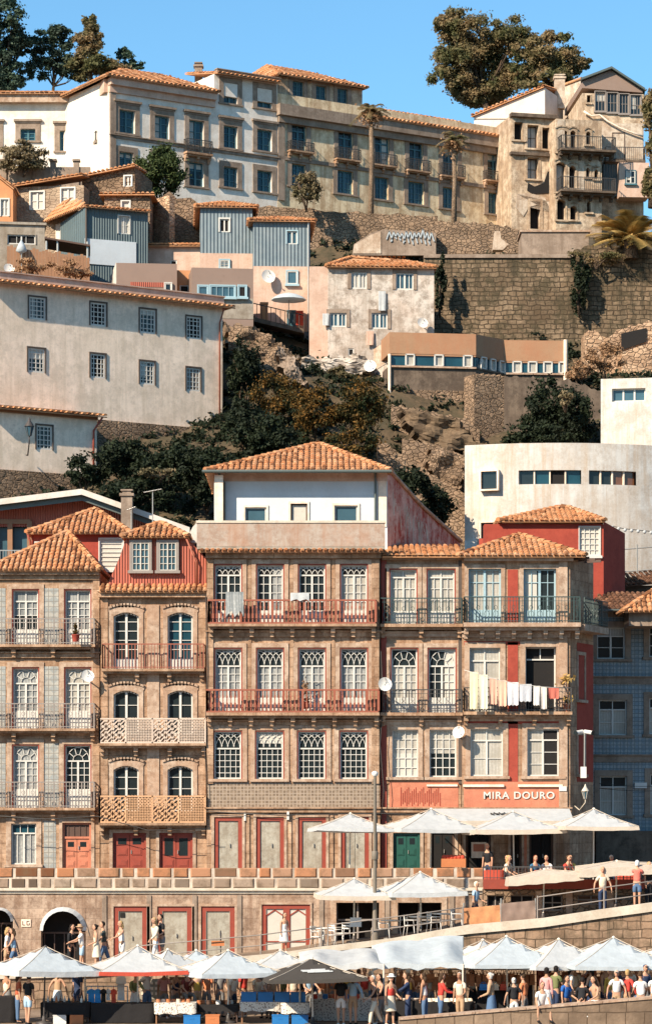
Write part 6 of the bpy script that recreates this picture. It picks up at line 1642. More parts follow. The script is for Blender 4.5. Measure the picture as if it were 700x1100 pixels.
# slope vegetation
def slope_bushes(name, label0, spots, mat, size=.1):
    pass
SB = [('autumn_bush', 'orange flecked bush high on the shaded slope under the pink storey', 296, 425, 151, 30, 26, 'leafautumn'),
      ('autumn_bush', 'orange flecked bush above the central hip roof, left of the biggest one', 338, 440, 149, 34, 28, 'leafautumn'),
      ('autumn_bush', 'biggest orange and green bush on the slope beside the bare rock', 382, 440, 148.5, 36, 34, 'leafautumn'),
      ('autumn_bush', 'small orange tipped bush right above the hip roof peak', 376, 478, 143, 34, 20, 'leafautumn'),
      ('dark_bush', 'dark shrub behind the left slope of the central hip roof', 285, 470, 144, 40, 26, 'leafdark'),
      ('dark_bush', 'dark shrub against the end of the long cream house', 262, 400, 152.5, 20, 44, 'leafdark'),
      ('dark_bush', 'dark shrub in the shade left of the orange bushes', 262, 455, 147, 26, 26, 'leafdark'),
      ('dark_bush', 'wide dark shrub under the long cream house, nearest its low neighbour', 130, 490, 142, 36, 26, 'leafdark'),
      ('dark_bush', 'wide dark shrub under the middle of the long cream house', 180, 500, 141.5, 38, 30, 'leafdark'),
      ('dark_bush', 'wide dark shrub under the end of the long cream house', 222, 512, 140.5, 32, 34, 'leafdark'),
      ('dark_bush', 'low dark shrub behind the white roof edge of the modern house', 150, 532, 139, 50, 18, 'leafdark'),
      ('dark_bush', 'low dark shrub behind the squat stone chimney', 90, 505, 141.5, 26, 20, 'leafdark'),
      ('dark_bush', 'black green creeper mass under the orange banded house, left half', 588, 440, 154.5, 34, 36, 'leafdark'),
      ('dark_bush', 'black green creeper mass under the orange banded house, right half', 622, 446, 153.5, 24, 34, 'leafdark'),
      ('dark_bush', 'low dark shrub on the top edge behind the curved building', 580, 470, 151, 40, 14, 'leafdark'),
      ('dark_bush', 'dark shrub at the foot of the rock beside the curved building', 470, 540, 139, 22, 26, 'leafdark'),
      ('dark_bush', 'dark shrub behind the sloping red wall', 440, 520, 137, 20, 30, 'leafdark'),
      ('dry_bush', 'dry golden brush under the sunlit ruin, lower clump', 624, 400, 160, 20, 14, 'leafdry'),
      ('dry_bush', 'dry golden brush against the sunlit ruin wall', 650, 385, 161, 22, 20, 'leafdry'),
      ('dry_bush', 'dry tangle of twigs above the long cream house, left clump', 35, 285, 157, 26, 12, 'leafdry'),
      ('dry_bush', 'dry tangle of twigs above the long cream house, right clump', 82, 289, 157, 30, 12, 'leafdry'),
      ('dry_bush', 'dry weeds at the foot of the mottled house', 365, 400, 159, 18, 8, 'leafolive'),
      ('hanging_creeper', 'dark creeper hanging down the edge of the tall retaining wall', 472, 300, 171, 8, 36, 'leafdark'),
      ('hanging_creeper', 'dark creeper in the corner between the two tall retaining walls', 622, 300, 171.5, 12, 36, 'leafdark'),
      ('hanging_creeper', 'brown creeper on the head of the tall retaining wall', 640, 275, 171.5, 30, 9, 'leafbrown'),
      ('young_shrub', 'pale shrub catching light among the black creepers', 607, 428, 151.5, 10, 9, 'leafolive'),
      ('young_shrub', 'single sunlit spray of leaves below the long cream house', 170, 508, 138.5, 24, 5, 'leafolive')]
for nm, lb, px, py, Y, rx, ry, mt in SB:
    k = K*Y; bush(nm, lb, G(px, py, Y), (rx*k, min(1.6, rx*k), ry*k), .085 if mt != 'leafdark' else .11, mt, max(12, int(rx*ry/22)), 130, .32)
for lb, F, a, pts, z0, mt in (('rubble terrace wall with a pale top edge under the orange banded house', Fr(428, 155.), 420, [(420, 434), (450, 440), (500, 450), (515, 462)], 22, 'rubble'), ('lower dark stone terrace wall stepping down beside the curved building', Fr(445, 148.5), 432, [(432, 470), (470, 478), (512, 494)], 19, 'rubble'),
                      ('sunlit orange rubble buttress under the bend of the banded house', Fr(508, 156.2, 25), 509, [(509, 402), (543, 404)], 26, 'rubble'), ('steep dark masonry bank between the sloping red wall and the curved building', Fr(420, 143.5), 405, [(405, 470), (440, 494), (480, 520), (500, 530)], 18, 'rubble'), ('dark concrete retaining wall under the far end of the banded house', Fr(541, 157), 541, [(541, 404), (610, 408), (645, 420)], 27, 'darkconc')):
    rwall(lb, F, a, pts[-1][0], 0, z0, mt, 1.2, None, pts, 'terrace_wall')
# bare rock outcrops on the slope
def rock(label, pts, Y, dep, mat='rockface', nm='rock_outcrop', off=(0, 0)):
    F = Fr(pts[0][0], Y); t = thing(nm, label, 'rock', F.w(0, 0, F.z(*pts[0])-2)); q = MB(); N = 26; ph = random.uniform(0, 9); vs = []; inn = []
    X = [p[0] for p in pts]; Z = [p[1] for p in pts]; mx, mz = (min(X)+max(X))/2, (min(Z)+max(Z))/2
    for j in range(N+1):
        for i in range(N+1):
            x, y = mx+(max(X)-min(X))*.56*(2*i/N-1), mz+(max(Z)-min(Z))*.56*(2*j/N-1); s_, z_ = F.s(x), F.z(x, y)
            d = dep*.5*(.35+.3*math.sin(s_*1.9+ph)*math.cos(z_*2.3+ph)+.18*math.sin(s_*4.3-z_*3.1)+.3*abs(math.sin(z_*3.4+s_*.7)))+random.uniform(-.05, .05)
            inn.append(in_poly(x+2*math.sin(y*.5), y+2*math.sin(x*.4), pts))
            if not inn[-1]:
                d = -1.6
            vs.append(F.w(s_+random.uniform(-.05, .05), d, z_+random.uniform(-.05, .05)))
    q.raw(vs, [(j*(N+1)+i, (j+1)*(N+1)+i, (j+1)*(N+1)+i+1, j*(N+1)+i+1) for j in range(N) for i in range(N) if inn[j*(N+1)+i] or inn[j*(N+1)+i+1] or inn[(j+1)*(N+1)+i] or inn[(j+1)*(N+1)+i+1]])
    q.build('rock', M[mat], t)
rock('pale layered rock ledge below the orange banded house', [(428, 440), (445, 438), (470, 446), (495, 452), (508, 470), (532, 482), (520, 492), (490, 486), (465, 492), (448, 475)][::-1], 152, 1.2)
rock('darker layered rock under the pale ledge', [(462, 480), (480, 484), (500, 492), (500, 512), (490, 530), (470, 520), (456, 500)][::-1], 147, 1.2, 'rubble')
rock('steep brown earth bank below the ledge with the blue parasol', [(240, 345), (270, 350), (300, 366), (318, 380), (322, 410), (300, 430), (262, 420), (244, 390)][::-1], 157.5, 1., 'rubble')
rock('smooth grey slab of rock sloping under the pink storey', [(296, 372), (312, 380), (330, 412), (312, 415), (300, 395)][::-1], 154, .8, 'granite_grey')
rock('stony bank at the foot of the mottled house', [(318, 382), (350, 384), (392, 380), (398, 398), (370, 408), (335, 406), (322, 398)][::-1], 160.5, .8, 'mottled')
# ================================================================== walkway, arcade, terrace
random.seed(11)
ZX = [-60, 0, 100, 170, 250, 305, 340, 420, 500, 580, 640, 700, 780]; ZZ = [2.1, 2.2, 2.3, 2.55, 2.8, 3.0, 3.2, 3.55, 3.95, 4.22, 4.55, 4.85, 5.2]
def zw(x):                                   # walkway height at world x
    return float(np.interp(x, [(p-350)*K*110 for p in ZX], ZZ))
XS = [-45]+[(p-350)*K*110 for p in ZX]+[45]
q = MB()
for a, b in zip(XS, XS[1:]):
    q.face([(a, 108.05, zw(a)), (b, 108.05, zw(b)), (b, 113.1, zw(b)), (a, 113.1, zw(a))])
q.build('walkway', M['paving'])['kind'] = 'structure'
t_ = thing('retaining_wall', 'long block retaining wall with a pale coping behind the market umbrellas', 'wall', (0, 108, .9)); q = MB(); c_ = MB()
for a, b in zip(XS, XS[1:]):
    q.face([(a, 108, .9), (b, 108, .9), (b, 108, zw(b)), (a, 108, zw(a))])
    h0, h1 = [.1 if x < 5 else .22 for x in (a, b)]
    c_.hexa([(a, 107.9, zw(a)-.12), (b, 107.9, zw(b)-.12), (b, 108.3, zw(b)-.12), (a, 108.3, zw(a)-.12), (a, 107.9, zw(a)+h0), (b, 107.9, zw(b)+h1), (b, 108.3, zw(b)+h1), (a, 108.3, zw(a)+h0)])
q.build('masonry', M['ashlar'], t_); c_.build('coping', M['kerbstone'], t_)

AF = Fr(240, 113.)
h = thing('arcade_wall', 'stained rendered wall with arches and red framed doorways under the block parapet', 'wall', AF.w(0, 0, 3))
for x0, x1, y0 in ((-14, 14, 976), (44, 92, 976)):
    s0, s1 = AF.s(x0), AF.s(x1); r_ = (s1-s0)/2; z1 = AF.z(50, y0); z0 = zw(AF.w(s0, 0, 0).x); c = (s0+s1)/2; zs = z1-r_
    AF.holes.append((s0, s1, z0, z1, .8)); q = MB(); n = 12
    for i in range(n):
        a, b = R(180*i/n), R(180*(i+1)/n); pa = (c+r_*math.cos(a), zs+r_*math.sin(a)); pb = (c+r_*math.cos(b), zs+r_*math.sin(b))
        q.face([AF.w(pa[0], 0.01, pa[1]), AF.w(pb[0], .01, pb[1]), AF.w(pb[0], .01, z1+.02), AF.w(pa[0], .01, z1+.02)])
        q.face([AF.w(pa[0], 0.01, pa[1]), AF.w(pb[0], .01, pb[1]), AF.w(pb[0], -.8, pb[1]), AF.w(pa[0], -.8, pa[1])])
    o = q.build('arch', M['arcade'], h)
    q = MB()
    for i in range(n):                        # scalloped white awning rim
        a, b = R(180*i/n), R(180*(i+1)/n)
        P0 = [(c+k*math.cos(t), zs+k*math.sin(t)) for k, t in ((r_*1.06, a), (r_*1.06, b), (r_*.88, b), (r_*.88, a))]
        q.face([AF.w(P0[0][0], .05, P0[0][1]), AF.w(P0[1][0], .05, P0[1][1]), AF.w(P0[2][0], .32, P0[2][1]), AF.w(P0[3][0], .32, P0[3][1])])
    q.build('awning_rim', M['canvas'], o)
    q = MB(); q.face([AF.w(s0, -.79, z0), AF.w(s1, -.79, z0), AF.w(s1, -.79, z1), AF.w(s0, -.79, z1)]); q.build('dark_opening', M['void'], o)
    q = MB()
    for k in range(5):
        q.fbox(AF, s0+.1+(s1-s0-.2)*k/4-.02, s0+.1+(s1-s0-.2)*k/4+.02, -.5, -.46, z0, zs-.1)
    q.fbox(AF, s0, s1, -.51, -.45, zs-.15, zs-.08); q.build('gate_bars', M['darkwood'], o)
for x0, x1, y0, lb in ((122, 158, 974, 'tall grey board in a red frame'), (169, 206, 974, 'grey board in a red frame'), (216, 252, 974, 'grey board in a red frame'), (281, 333, 972, 'red double door with arched white panels')):
    zf = zw(AF.w(AF.s(x0), 0, 0).x); y1 = PY0+(H-zf)/(K*113.)
    if x1 < 260:
        door(h, AF, x0, y0, x1, y1, 'redpaint', None, board='boarded', fw=.2, leaves=1, sur=.1, r=.1, label=lb)
        if x0 == 122:
            band(h, AF, 129, 134, 981, 986, -.04, 'void', 'grille', d0=-.08)
    else:
        d_ = door(h, AF, x0, y0, x1, y1, 'redpaint', None, board='shutter', fw=.18, leaves=2, sur=.08, r=.1, label=lb)
        q = MB()
        for a, b in ((286, 304), (311, 329)):
            q.fline(AF, [(AF.s(a), AF.z(a, 1012)), (AF.s(a), AF.z(a, 984)), (AF.s((a+b)/2), AF.z(a, 978)), (AF.s(b), AF.z(a, 984)), (AF.s(b), AF.z(a, 1012)), (AF.s(a), AF.z(a, 1012))], .05, -.1, -.04)
        q.fbox(AF, AF.s(304), AF.s(311), -.09, -.02, AF.z(300, 1020), AF.z(300, 976)); q.build('moulding', M['redpaint'], d_)
for x0, x1 in ((361, 407), (427, 474)):
    zf = zw(AF.w(AF.s(x0), 0, 0).x); s0, s1, z1 = AF.s(x0), AF.s(x1), AF.z(x0, 970); AF.holes.append((s0, s1, zf, z1, 1.2))
    q = MB(); q.face([AF.w(s0, -1.19, zf), AF.w(s1, -1.19, zf), AF.w(s1, -1.19, z1), AF.w(s0, -1.19, z1)]); o = q.build('dark_opening', M['void'], h)
    q = MB(); q.fbox(AF, s0, s1, -.4, -.34, z1-.75, z1-.68); q.fbox(AF, (s0+s1)/2-.04, (s0+s1)/2+.04, -.4, -.33, zf, z1); q.fbox(AF, s0, s0+.06, -.4, -.34, zf, z1); q.build('glazing_bars', M['greyiron'], o)
    q = MB()
    for s_ in (s0-.22, s1):
        q.fbox(AF, s_, s_+.22, -.05, .05, zf, z1+.22)
    q.fbox(AF, s0, s1, -.05, .05, z1, z1+.22); q.build('surround', M['granite_light'], o)
sR = AF.s(521); s0 = AF.s(-60)
mbw = MB(); zpb = AF.z(240, 957); wall_holes(mbw, AF, s0, sR, 1.5, zpb, AF.holes, 0); mbw.fbox(AF, s0, sR, -.9, -.02+.0, zpb-.5, zpb-.01)
mbw.f = mbw.f; mbw.build('wall', M['arcade'], h)
q = MB(); q.fbox(AF, s0, sR, -.5, .16, zpb, zpb+.1); q.fbox(AF, s0, sR, -.4, .06, zpb-.12, zpb); q.build('ledge', M['kerbstone'], h)
for x in (112, 160, 209, 257, 345, 416, 485):
    band(h, AF, x-2.5, x+2.5, 962, 1030, .05, 'granite_grey', 'pilaster')
band(h, AF, 23, 33, 988, 996, .04, 'cream', 'number_plate'); q = MB()
q.fline(AF, [(AF.s(24.5), AF.z(28, 990)), (AF.s(24.5), AF.z(28, 994)), (AF.s(27), AF.z(28, 994))], .03, .04, .05); q.fline(AF, [(AF.s(31.5), AF.z(28, 990)), (AF.s(29), AF.z(28, 990)), (AF.s(29), AF.z(28, 994)), (AF.s(31.5), AF.z(28, 994)), (AF.s(31.5), AF.z(28, 992))], .03, .04, .05); q.build('number_marks', M['darkwood'], h)
t_ = thing('stone_parapet', 'two course parapet of big orange and grey blocks with pale joints', 'parapet', AF.w(0, 0, zpb+.1)); q = MB(); zt = AF.z(240, 932.5); zb = zpb+.1
rows_ = ((zb, (zb+zt)/2-.015, ((.24, .17, .125), (.32, .23, .165), (.28, .19, .13))), ((zb+zt)/2+.015, zt, ((.34, .135, .06), (.40, .18, .085), (.28, .12, .06))))
M['mortar'] = plaster('mortar', (.60, .50, .40), amt=.3); M['block_grey'] = tiles('block_grey', (.25, .18, .13), (.37, .28, .21), (.30, .21, .15), (.12, .08, .05), .7)
M['block_orange'] = tiles('block_orange', (.36, .15, .07), (.33, .21, .14), (.40, .18, .09), (.15, .09, .05), .75)
q.fbox(AF, s0, sR, -.42, .035, zb, zt-.03); q.build('mortar_core', M['mortar'], t_)
for (a, b, _), mt in zip(rows_, ('block_grey', 'block_orange')):
    q = MB(); s = s0+.0
    while s < sR-.2:
        wd = min(random.uniform(.5, 1.05), sR-s); j = .05; bo = random.uniform(-.02, .03)
        x0, x1 = s+j, s+wd-j; f = [(x0, a+.01), (x1, a+.01), (x1, b-.01), (x0, b-.01)]
        mid = [(x0+.05, a+.05), (x1-.05, a+.05), (x1-.05, b-.05), (x0+.05, b-.05)]
        vs = [AF.w(p, -.04, z) for p, z in f]+[AF.w(p, .03+bo, z) for p, z in f]+[AF.w(p+random.uniform(-.015, .015), .075+bo, z+random.uniform(-.01, .01)) for p, z in mid]
        q.raw(vs, [(0, 1, 5, 4), (1, 2, 6, 5), (2, 3, 7, 6), (3, 0, 4, 7), (4, 5, 9, 8), (5, 6, 10, 9), (6, 7, 11, 10), (7, 4, 8, 11), (8, 9, 10, 11)]); s += wd
    q.build('block_course', M[mt], t_)
# --- restaurant terrace on the right
TF = Fr(600, 112.); sT0, sT1 = TF.s(519), TF.s(760)
h = thing('restaurant_terrace', 'raised restaurant terrace with a red brown beam over windows and brick piers', 'terrace', TF.w(0, 0, 4))
q = MB(); q.fbox(TF, sT0, sT1, -.3, .1, 5.44, 5.82); q.build('beam', M['redpaint'], h)
TF.holes = []
zf_ = lambda px: zw(TF.w(TF.s(px), 0, 0).x)
for x0, x1 in ((523, 541), (548, 573), (583, 604), (620, 650), (662, 690)):
    y1 = PY0+(H-zf_((x0+x1)/2)-.25)/(K*112); win(h, TF, x0, 962, x1, y1, 2, 2, fm='greyiron', gm='void' if x0 < 610 else 'brownglass', sur=0, r=.25, leaf=False, fw=.05, bw=.05)
for x in (578, 611, 655, 696):
    band(h, TF, x-3.5, x+3.5, 957, 1000, .08, 'granite_light', 'pier')
wall(h, TF, sT0, sT1, 3, 5.44, 'rubble', 1, front_only=True)
q = MB(); q.face([TF.w(sT0, -1.4, 5.404), TF.w(sT1, -1.4, 5.404), TF.w(sT1, -.3, 5.404), TF.w(sT0, -.3, 5.404)]); q.face([TF.w(sT0, -.3, 3), TF.w(sT0, -.3, 5.44), TF.w(sT0, -1.1, 5.44), TF.w(sT0, -1.1, 3)]); q.build('terrace_floor', M['paving'], h)
q = MB(); rail(q, TF, sT0, sT1, -.1, 5.82, 6.35, 'plain'); q.build('railing', M['iron'], h)
YR = 114.
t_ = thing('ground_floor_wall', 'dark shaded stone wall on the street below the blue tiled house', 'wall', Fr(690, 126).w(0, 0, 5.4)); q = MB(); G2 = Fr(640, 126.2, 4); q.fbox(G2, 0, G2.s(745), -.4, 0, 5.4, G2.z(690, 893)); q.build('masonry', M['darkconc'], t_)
# canvas screens on the walkway edge
for x0, x1, y0, y1, mt, lb in ((498, 537, 976, 1004, 'orange_house', 'orange brown canvas screen on the walkway edge'), (538, 575, 971, 1000, 'taupe', 'grey brown canvas screen beside the orange one')):
    F = Fr(x0, 108.6, 3); t_ = thing('canvas_screen', lb, 'screen', F.w(0, 0, F.z(x0, y1))); q = MB(); f = []
    for a in range(9):
        for b in range(7):
            f.append(F.w(F.s(x0+(x1-x0)*a/8), .04*math.sin(a*2.1+b)+.03*math.sin(b*2.7), F.z((x0+x1)/2, y0+(y1-y0)*b/6)+(a/8)*.12))
    fs = [(a*7+b, a*7+b+1, (a+1)*7+b+1, (a+1)*7+b) for a in range(8) for b in range(6)]; q.raw(f, fs, 0, True); q.raw([p+Vector((0, .03, 0)) for p in f], [x[::-1] for x in fs], 0, True); q.build('canvas', M[mt], t_)
    for x in (x0, x1):
        q = MB(); q.tube(F.w(F.s(x), -.05, F.z(x, y1)-.2), F.w(F.s(x), -.05, F.z(x, y0)+.2), .03); q.build('post', M['metal'], t_)
# walkway railing
def railrun(label, x0, x1, Y, hgt=.95, mat='greyiron', step=1.6):
    a, b = (x0-350)*K*Y, (x1-350)*K*Y; n = max(1, round((b-a)/step)); t = thing('railing', label, 'railing', (a, Y, zw(a)))
    for i in range(n+1):
        x = a+(b-a)*i/n; q = MB(); q.tube((x, Y, zw(x)), (x, Y, zw(x)+hgt), .03, .03, 6); q.build('post', M[mat], t)
    for k in (.5, .95):
        q = MB(); q.path([(a+(b-a)*i/n, Y, zw(a+(b-a)*i/n)+hgt*k) for i in range(n+1)], .022, 6); q.build('rail', M[mat], t)
railrun('thin grey railing before the dark ground floor openings', 352, 497, 108.4)
railrun('low grey railing along the walkway in front of the red framed doors', 150, 345, 108.4, .9, 'greyiron', 2.6)
railrun('thin railing on the coping below the restaurant terrace', 577, 720, 108.25, 1.1, 'greyiron', 2.2)
# lamp post
c = P(402.5, 1012, 109.); c.z = zw(c.x); t_ = thing('lamp_post', 'tall grey brown lamp post with a small pale lamp head before the central house', 'lamp post', c); zt = P(402, 834, 109.).z
q = MB(); q.lathe(c, [(.16, 0), (.16, .5), (.1, .6), (.085, 1.5)], 10); q.tube(c+Vector((0, 0, 1.4)), (c.x, c.y, zt), .08, .06, 10); q.build('pole', M['lamppost'], t_)
q = MB(); q.lathe((c.x, c.y, zt), [(.08, 0), (.12, .05), (.13, .14), (.05, .2)], 10); q.build('lamp_head', M['dish'], t_)
q = MB(); q.lathe((c.x, c.y, zw(c.x)), [(.1, 3.2), (.13, 3.25), (.13, 3.5), (.1, 3.55)], 10); q.build('collar', M['lamppost'], t_)

# ------------------------------------------------------------------ umbrellas
UK = 0
def umbrella(label, px, py, Y, hw, drop, floor, rot=0., mat='canvas', val=.16, valm=None, polem='pole', hd=None, tilt=0., group=None, logo=False, name='parasol', vent=True, py_is_top=True, poleoff=0.):
    global UK
    UK += 1
    c = P(px, py, Y); hd = hd or hw; base = Vector((c.x, c.y, floor)); t = thing(name, label, 'parasol', base, group, R(rot)); n = 8
    top = c.z-floor
    def pt(u, v):                             # u,v in -1..1
        m = max(abs(u), abs(v)); d = min(abs(u), abs(v))/max(m, 1e-6)
        z = top-drop*m-.07*drop*math.sin(math.pi*m)-.05*drop*(1-d)*m
        return Vector((u*hw, v*hd, z+tilt*u*hw))
    q = MB(); vs = [pt(-1+2*i/n, -1+2*j/n) for j in range(n+1) for i in range(n+1)]
    q.raw(vs, [(j*(n+1)+i, j*(n+1)+i+1, (j+1)*(n+1)+i+1, (j+1)*(n+1)+i) for j in range(n) for i in range(n)], 0, False)
    cn = q.build('canopy', M[mat], t, True); t.rotation_euler = (R(random.uniform(-2, 2)), R(random.uniform(-1.5, 1.5)), R(rot)); q = MB()
    for sx, sy in ((-1, -1), (1, -1), (1, 1), (-1, 1)):
        q.path([pt(sx*k/6, sy*k/6)+Vector((0, 0, .004)) for k in range(7)], .016, 4)
    q.build('seams', M['creamcanvas'], cn, True)
    e = [(-1+2*i/n, -1) for i in range(n)]+[(1, -1+2*i/n) for i in range(n)]+[(1-2*i/n, 1) for i in range(n)]+[(-1, 1-2*i/n) for i in range(n)]
    q = MB(); L = len(e)
    for i in range(L):
        a, b = pt(*e[i]), pt(*e[(i+1) % L]); da = Vector((e[i][0]*.03, e[i][1]*.03, -val*(1 if i % 2 else .92))); j = (i+1) % L; db = Vector((e[j][0]*.03, e[j][1]*.03, -val*(1 if j % 2 else .92)))
        q.face([a, b, b+db, a+da])
    q.build('valance', M[valm or mat], cn, True)
    if logo:
        q = MB(); v = lambda u, w_: pt(u, w_)+Vector((0, -.02, .03))
        for a, b, s_ in ((-.28, .28, -.62), (-.18, .34, -.66), (-.3, .1, -.58), (-.1, .2, -.55)):
            p0, p1 = v(a, s_), v(b, s_); q.hexa([p0, p1, p1+Vector((0, .06, .03)), p0+Vector((0, .06, .03)), p0+Vector((0, 0, .01)), p1+Vector((0, 0, .01)), p1+Vector((0, .06, .045)), p0+Vector((0, .06, .045))])
        q.build('logo', M['canvas'], cn, True)
    q = MB(); q.tube((poleoff, 0, 0), (0, 0, top+.02), .035, .03, 8); q.lathe((0, 0, top-.02), [(.07, 0), (.05, .05), (.001, .07)], 8); q.build('pole', M[polem], t, True)
    for sx, sy in ((-1, -1), (1, -1), (1, 1), (-1, 1)):
        q = MB(); q.path([(0, 0, top-.12), pt(sx*.5, sy*.5)-Vector((0, 0, .05)), pt(sx, sy)-Vector((0, 0, .04))], .014, 4); q.tube((0, 0, top-.12-drop*.9), pt(sx*.5, sy*.5)-Vector((0, 0, .06)), .012, .012, 4)
        q.build('rib', M[polem], t, True)
    q = MB(); q.lathe((0, 0, 0), [(.3, 0), (.3, .07), (.08, .1), (.06, .3)], 10); q.build('base', M['darkpole'], t, True)
    return t
GU = 'market umbrellas on the quay'; GT = 'restaurant umbrellas'
q0 = .9
umbrella('white market umbrella nearest the left edge, with a grey scalloped valance and dark pole', 47, 1017, 101, 1.65, .8, q0, 28, 'bluecanvas', .2, 'canvas', 'darkpole', group=GU)
umbrella('white market umbrella with a red band on its valance', 148, 1016, 102, 1.6, .82, q0, 12, 'canvas', .15, 'canvasred', group=GU)
umbrella('white umbrella peak rising behind the red banded umbrella', 178, 1020, 104.5, 1.3, .66, q0, 35, 'canvas', .16, group=GU)
umbrella('small white umbrella peak between the red banded one and the plain one beside it', 212, 1021, 105, 1.2, .6, q0, 15, 'bluecanvas', .14, group=GU)
umbrella('plain white market umbrella over the brown board, left of the blue crates', 245, 1021, 101.5, 1.55, .74, q0, 22, 'bluecanvas', .16, group=GU)
umbrella('white umbrella peeping out behind the dark grey umbrella', 303, 1021, 104.5, 1.25, .6, q0, 10, 'canvas', .15, group=GU)
umbrella('dark grey umbrella with a white emblem over the blue crates', 336, 1030, 100.5, 1.75, .62, q0, 8, 'graycanvas', .14, logo=True, group=GU)
umbrella('white market umbrella right of the big canopies', 518, 1010, 104, 1.5, .8, q0, 30, 'canvas', .14, group=GU)
umbrella('white market umbrella with a sharp peak over the row of leather bags', 545, 1006, 102.5, 1.75, .92, q0, 14, 'bluecanvas', .14, group=GU)
umbrella('white market umbrella with a rounded peak over the man in white', 600, 1009, 102.5, 1.65, .88, q0, 20, 'canvas', .14, group=GU)
umbrella('widest white market umbrella at the right edge over the seated people', 658, 1007, 102, 1.95, .9, q0, 10, 'bluecanvas', .14, group=GU)
umbrella('white umbrella cut by the right edge behind the widest one', 716, 1013, 104.5, 1.4, .7, q0, 20, 'canvas', .14, group=GU)
umbrella('low white umbrella tucked between the two leftmost market umbrellas', 92, 1038, 103.5, .75, .16, q0, 5, 'canvas', .06, group=GU)
zs_ = 5.4
umbrella('white umbrella on the street before the grey boarded doorways, left of the lamp post', 375, 874, 114.5, 1.55, .62, zs_, 8, 'canvas', .14, group=GT)
umbrella('large white umbrella in front of the dark green door', 462, 869, 115.5, 1.75, .78, zs_, 14, 'canvas', .15, group=GT)
umbrella('white umbrella with a shaded brown edge before the restaurant doorway', 552, 872, 114.6, 1.85, .72, zs_, 6, 'canvas', .2, 'creamcanvas', group=GT)  # browner valance cloth puts the edge's shade into its colour
umbrella('white umbrella on the terrace at the house corner, before the blue tiled house', 637, 869, 113.6, 1.5, .68, zs_, 8, 'canvas', .16, 'creamcanvas', group=GT)
umbrella('umbrella with a light-tinted cream edge on the walkway left of the lamp post foot', 380, 944, 110, 1.45, .62, zw(P(380, 0, 110).x), 6, 'canvas', .18, 'creamcanvas', group=GT)  # valance colour carries the yellow light on the shaded side
umbrella('white umbrella on the walkway right of the lamp post foot', 452, 937, 110, 1.5, .72, zw(P(452, 0, 110).x), 12, 'canvas', .18, group=GT)
umbrella('long cream awning umbrella on the ramp, lower of the tilted pair', 583, 934, 110.6, 1.45, .22, zw(P(583, 0, 110).x), 0, 'creamcanvas', .34, None, 'pole', 1.1, .11, GT)
umbrella('long cream awning umbrella on the ramp, upper of the tilted pair at the right edge', 661, 925, 110.6, 1.55, .2, zw(P(661, 0, 110).x), 0, 'creamcanvas', .34, None, 'pole', 1.1, .07, GT)
# flat awning over the restaurant front
t_ = thing('awning', 'wide white flat awning with dark lettering marks over the restaurant front', 'awning', Fr(540, 119.3).w(0, 0, 7.5)); F = Fr(540, 119.3); q = MB()
f = [F.w(F.s(462), .12, F.z(540, 869)), F.w(F.s(611), .12, F.z(540, 869)), F.w(F.s(611), 2.3, F.z(540, 869)-.5), F.w(F.s(462), 2.3, F.z(540, 869)-.5)]; q.face(f); q.face([p-Vector((0, 0, .03)) for p in f][::-1]); q.build('canvas', M['canvas'], t_)
q = MB(); q.face([f[3], f[2], f[2]-Vector((0, 0, .2)), f[3]-Vector((0, 0, .2))]); q.build('valance', M['creamcanvas'], t_)
q = MB(); d_ = Vector((0, 0, .012))
for i in range(11):
    u = .42+i*.012; v = .45+.05*math.sin(i*2.2); a = f[0].lerp(f[1], u); b = f[3].lerp(f[2], u); p = a.lerp(b, v)+d_; q.box(p.x, p.x+.06, p.y-.22, p.y, p.z-.002, p.z+.04)
q.build('lettering', M['graycanvas'], t_)
for s_ in (464, 609):
    q = MB(); q.tube(F.w(F.s(s_), .1, F.z(540, 869)-.7), F.w(F.s(s_), 2.25, F.z(540, 869)-.52), .025); q.build('arm', M['pole'], t_)
# the two big canopies
def canopy(label, x0, x1, yb0, yb1, yf0, yf1, Yb, Yf, mat='canvas'):
    yb0 += 4; yb1 += 4
    a, b = P(x0, yf0, Yf), P(x1, yf1, Yf); c, d = P(x1, yb1, Yb), P(x0, yb0, Yb); t = thing('market_canopy', label, 'canopy', (a.x, a.y, .9), 'big market canopies'); n = 16; q = MB(); vs = []
    for j in range(n+1):
        for i in range(n+1):
            u, v = i/n, j/n; p = a.lerp(b, u).lerp(d.lerp(c, u), v); p.z += .26*abs(math.sin(2*math.pi*u))*(.35+.65*math.sin(math.pi*min(1, v*1.2)))-.16*math.sin(math.pi*v)*math.cos(3*math.pi*u)**2; vs.append(p)
    q.raw(vs, [(j*(n+1)+i, j*(n+1)+i+1, (j+1)*(n+1)+i+1, (j+1)*(n+1)+i) for j in range(n) for i in range(n)], 0, True); cn = q.build('canvas', M[mat], t)
    q = MB()
    for i in range(12):
        u0, u1 = i/12, (i+1)/12; p0, p1 = a.lerp(b, u0), a.lerp(b, u1); p0.z += .091*abs(math.sin(2*math.pi*u0)); p1.z += .091*abs(math.sin(2*math.pi*u1)); q.face([p0, p1, p1-Vector((0, .03, .18+.05*(i % 2))), p0-Vector((0, .03, .18+.05*((i+1) % 2)))])
    q.build('valance', M[mat], cn)
    for p in (a, b, c, d):
        q = MB(); q.tube((p.x, p.y, .9), (p.x, p.y, p.z), .035); q.build('pole', M['pole'], t)
canopy('large white sloping canopy left of the woman in black, above the speckled tables', 322, 412, 1019, 1017, 1040, 1036, 105, 101.2)
canopy('larger and higher white canopy over the stall with bowls', 400, 497, 1012, 1002, 1037, 1036, 105.5, 101.6, 'bluecanvas')

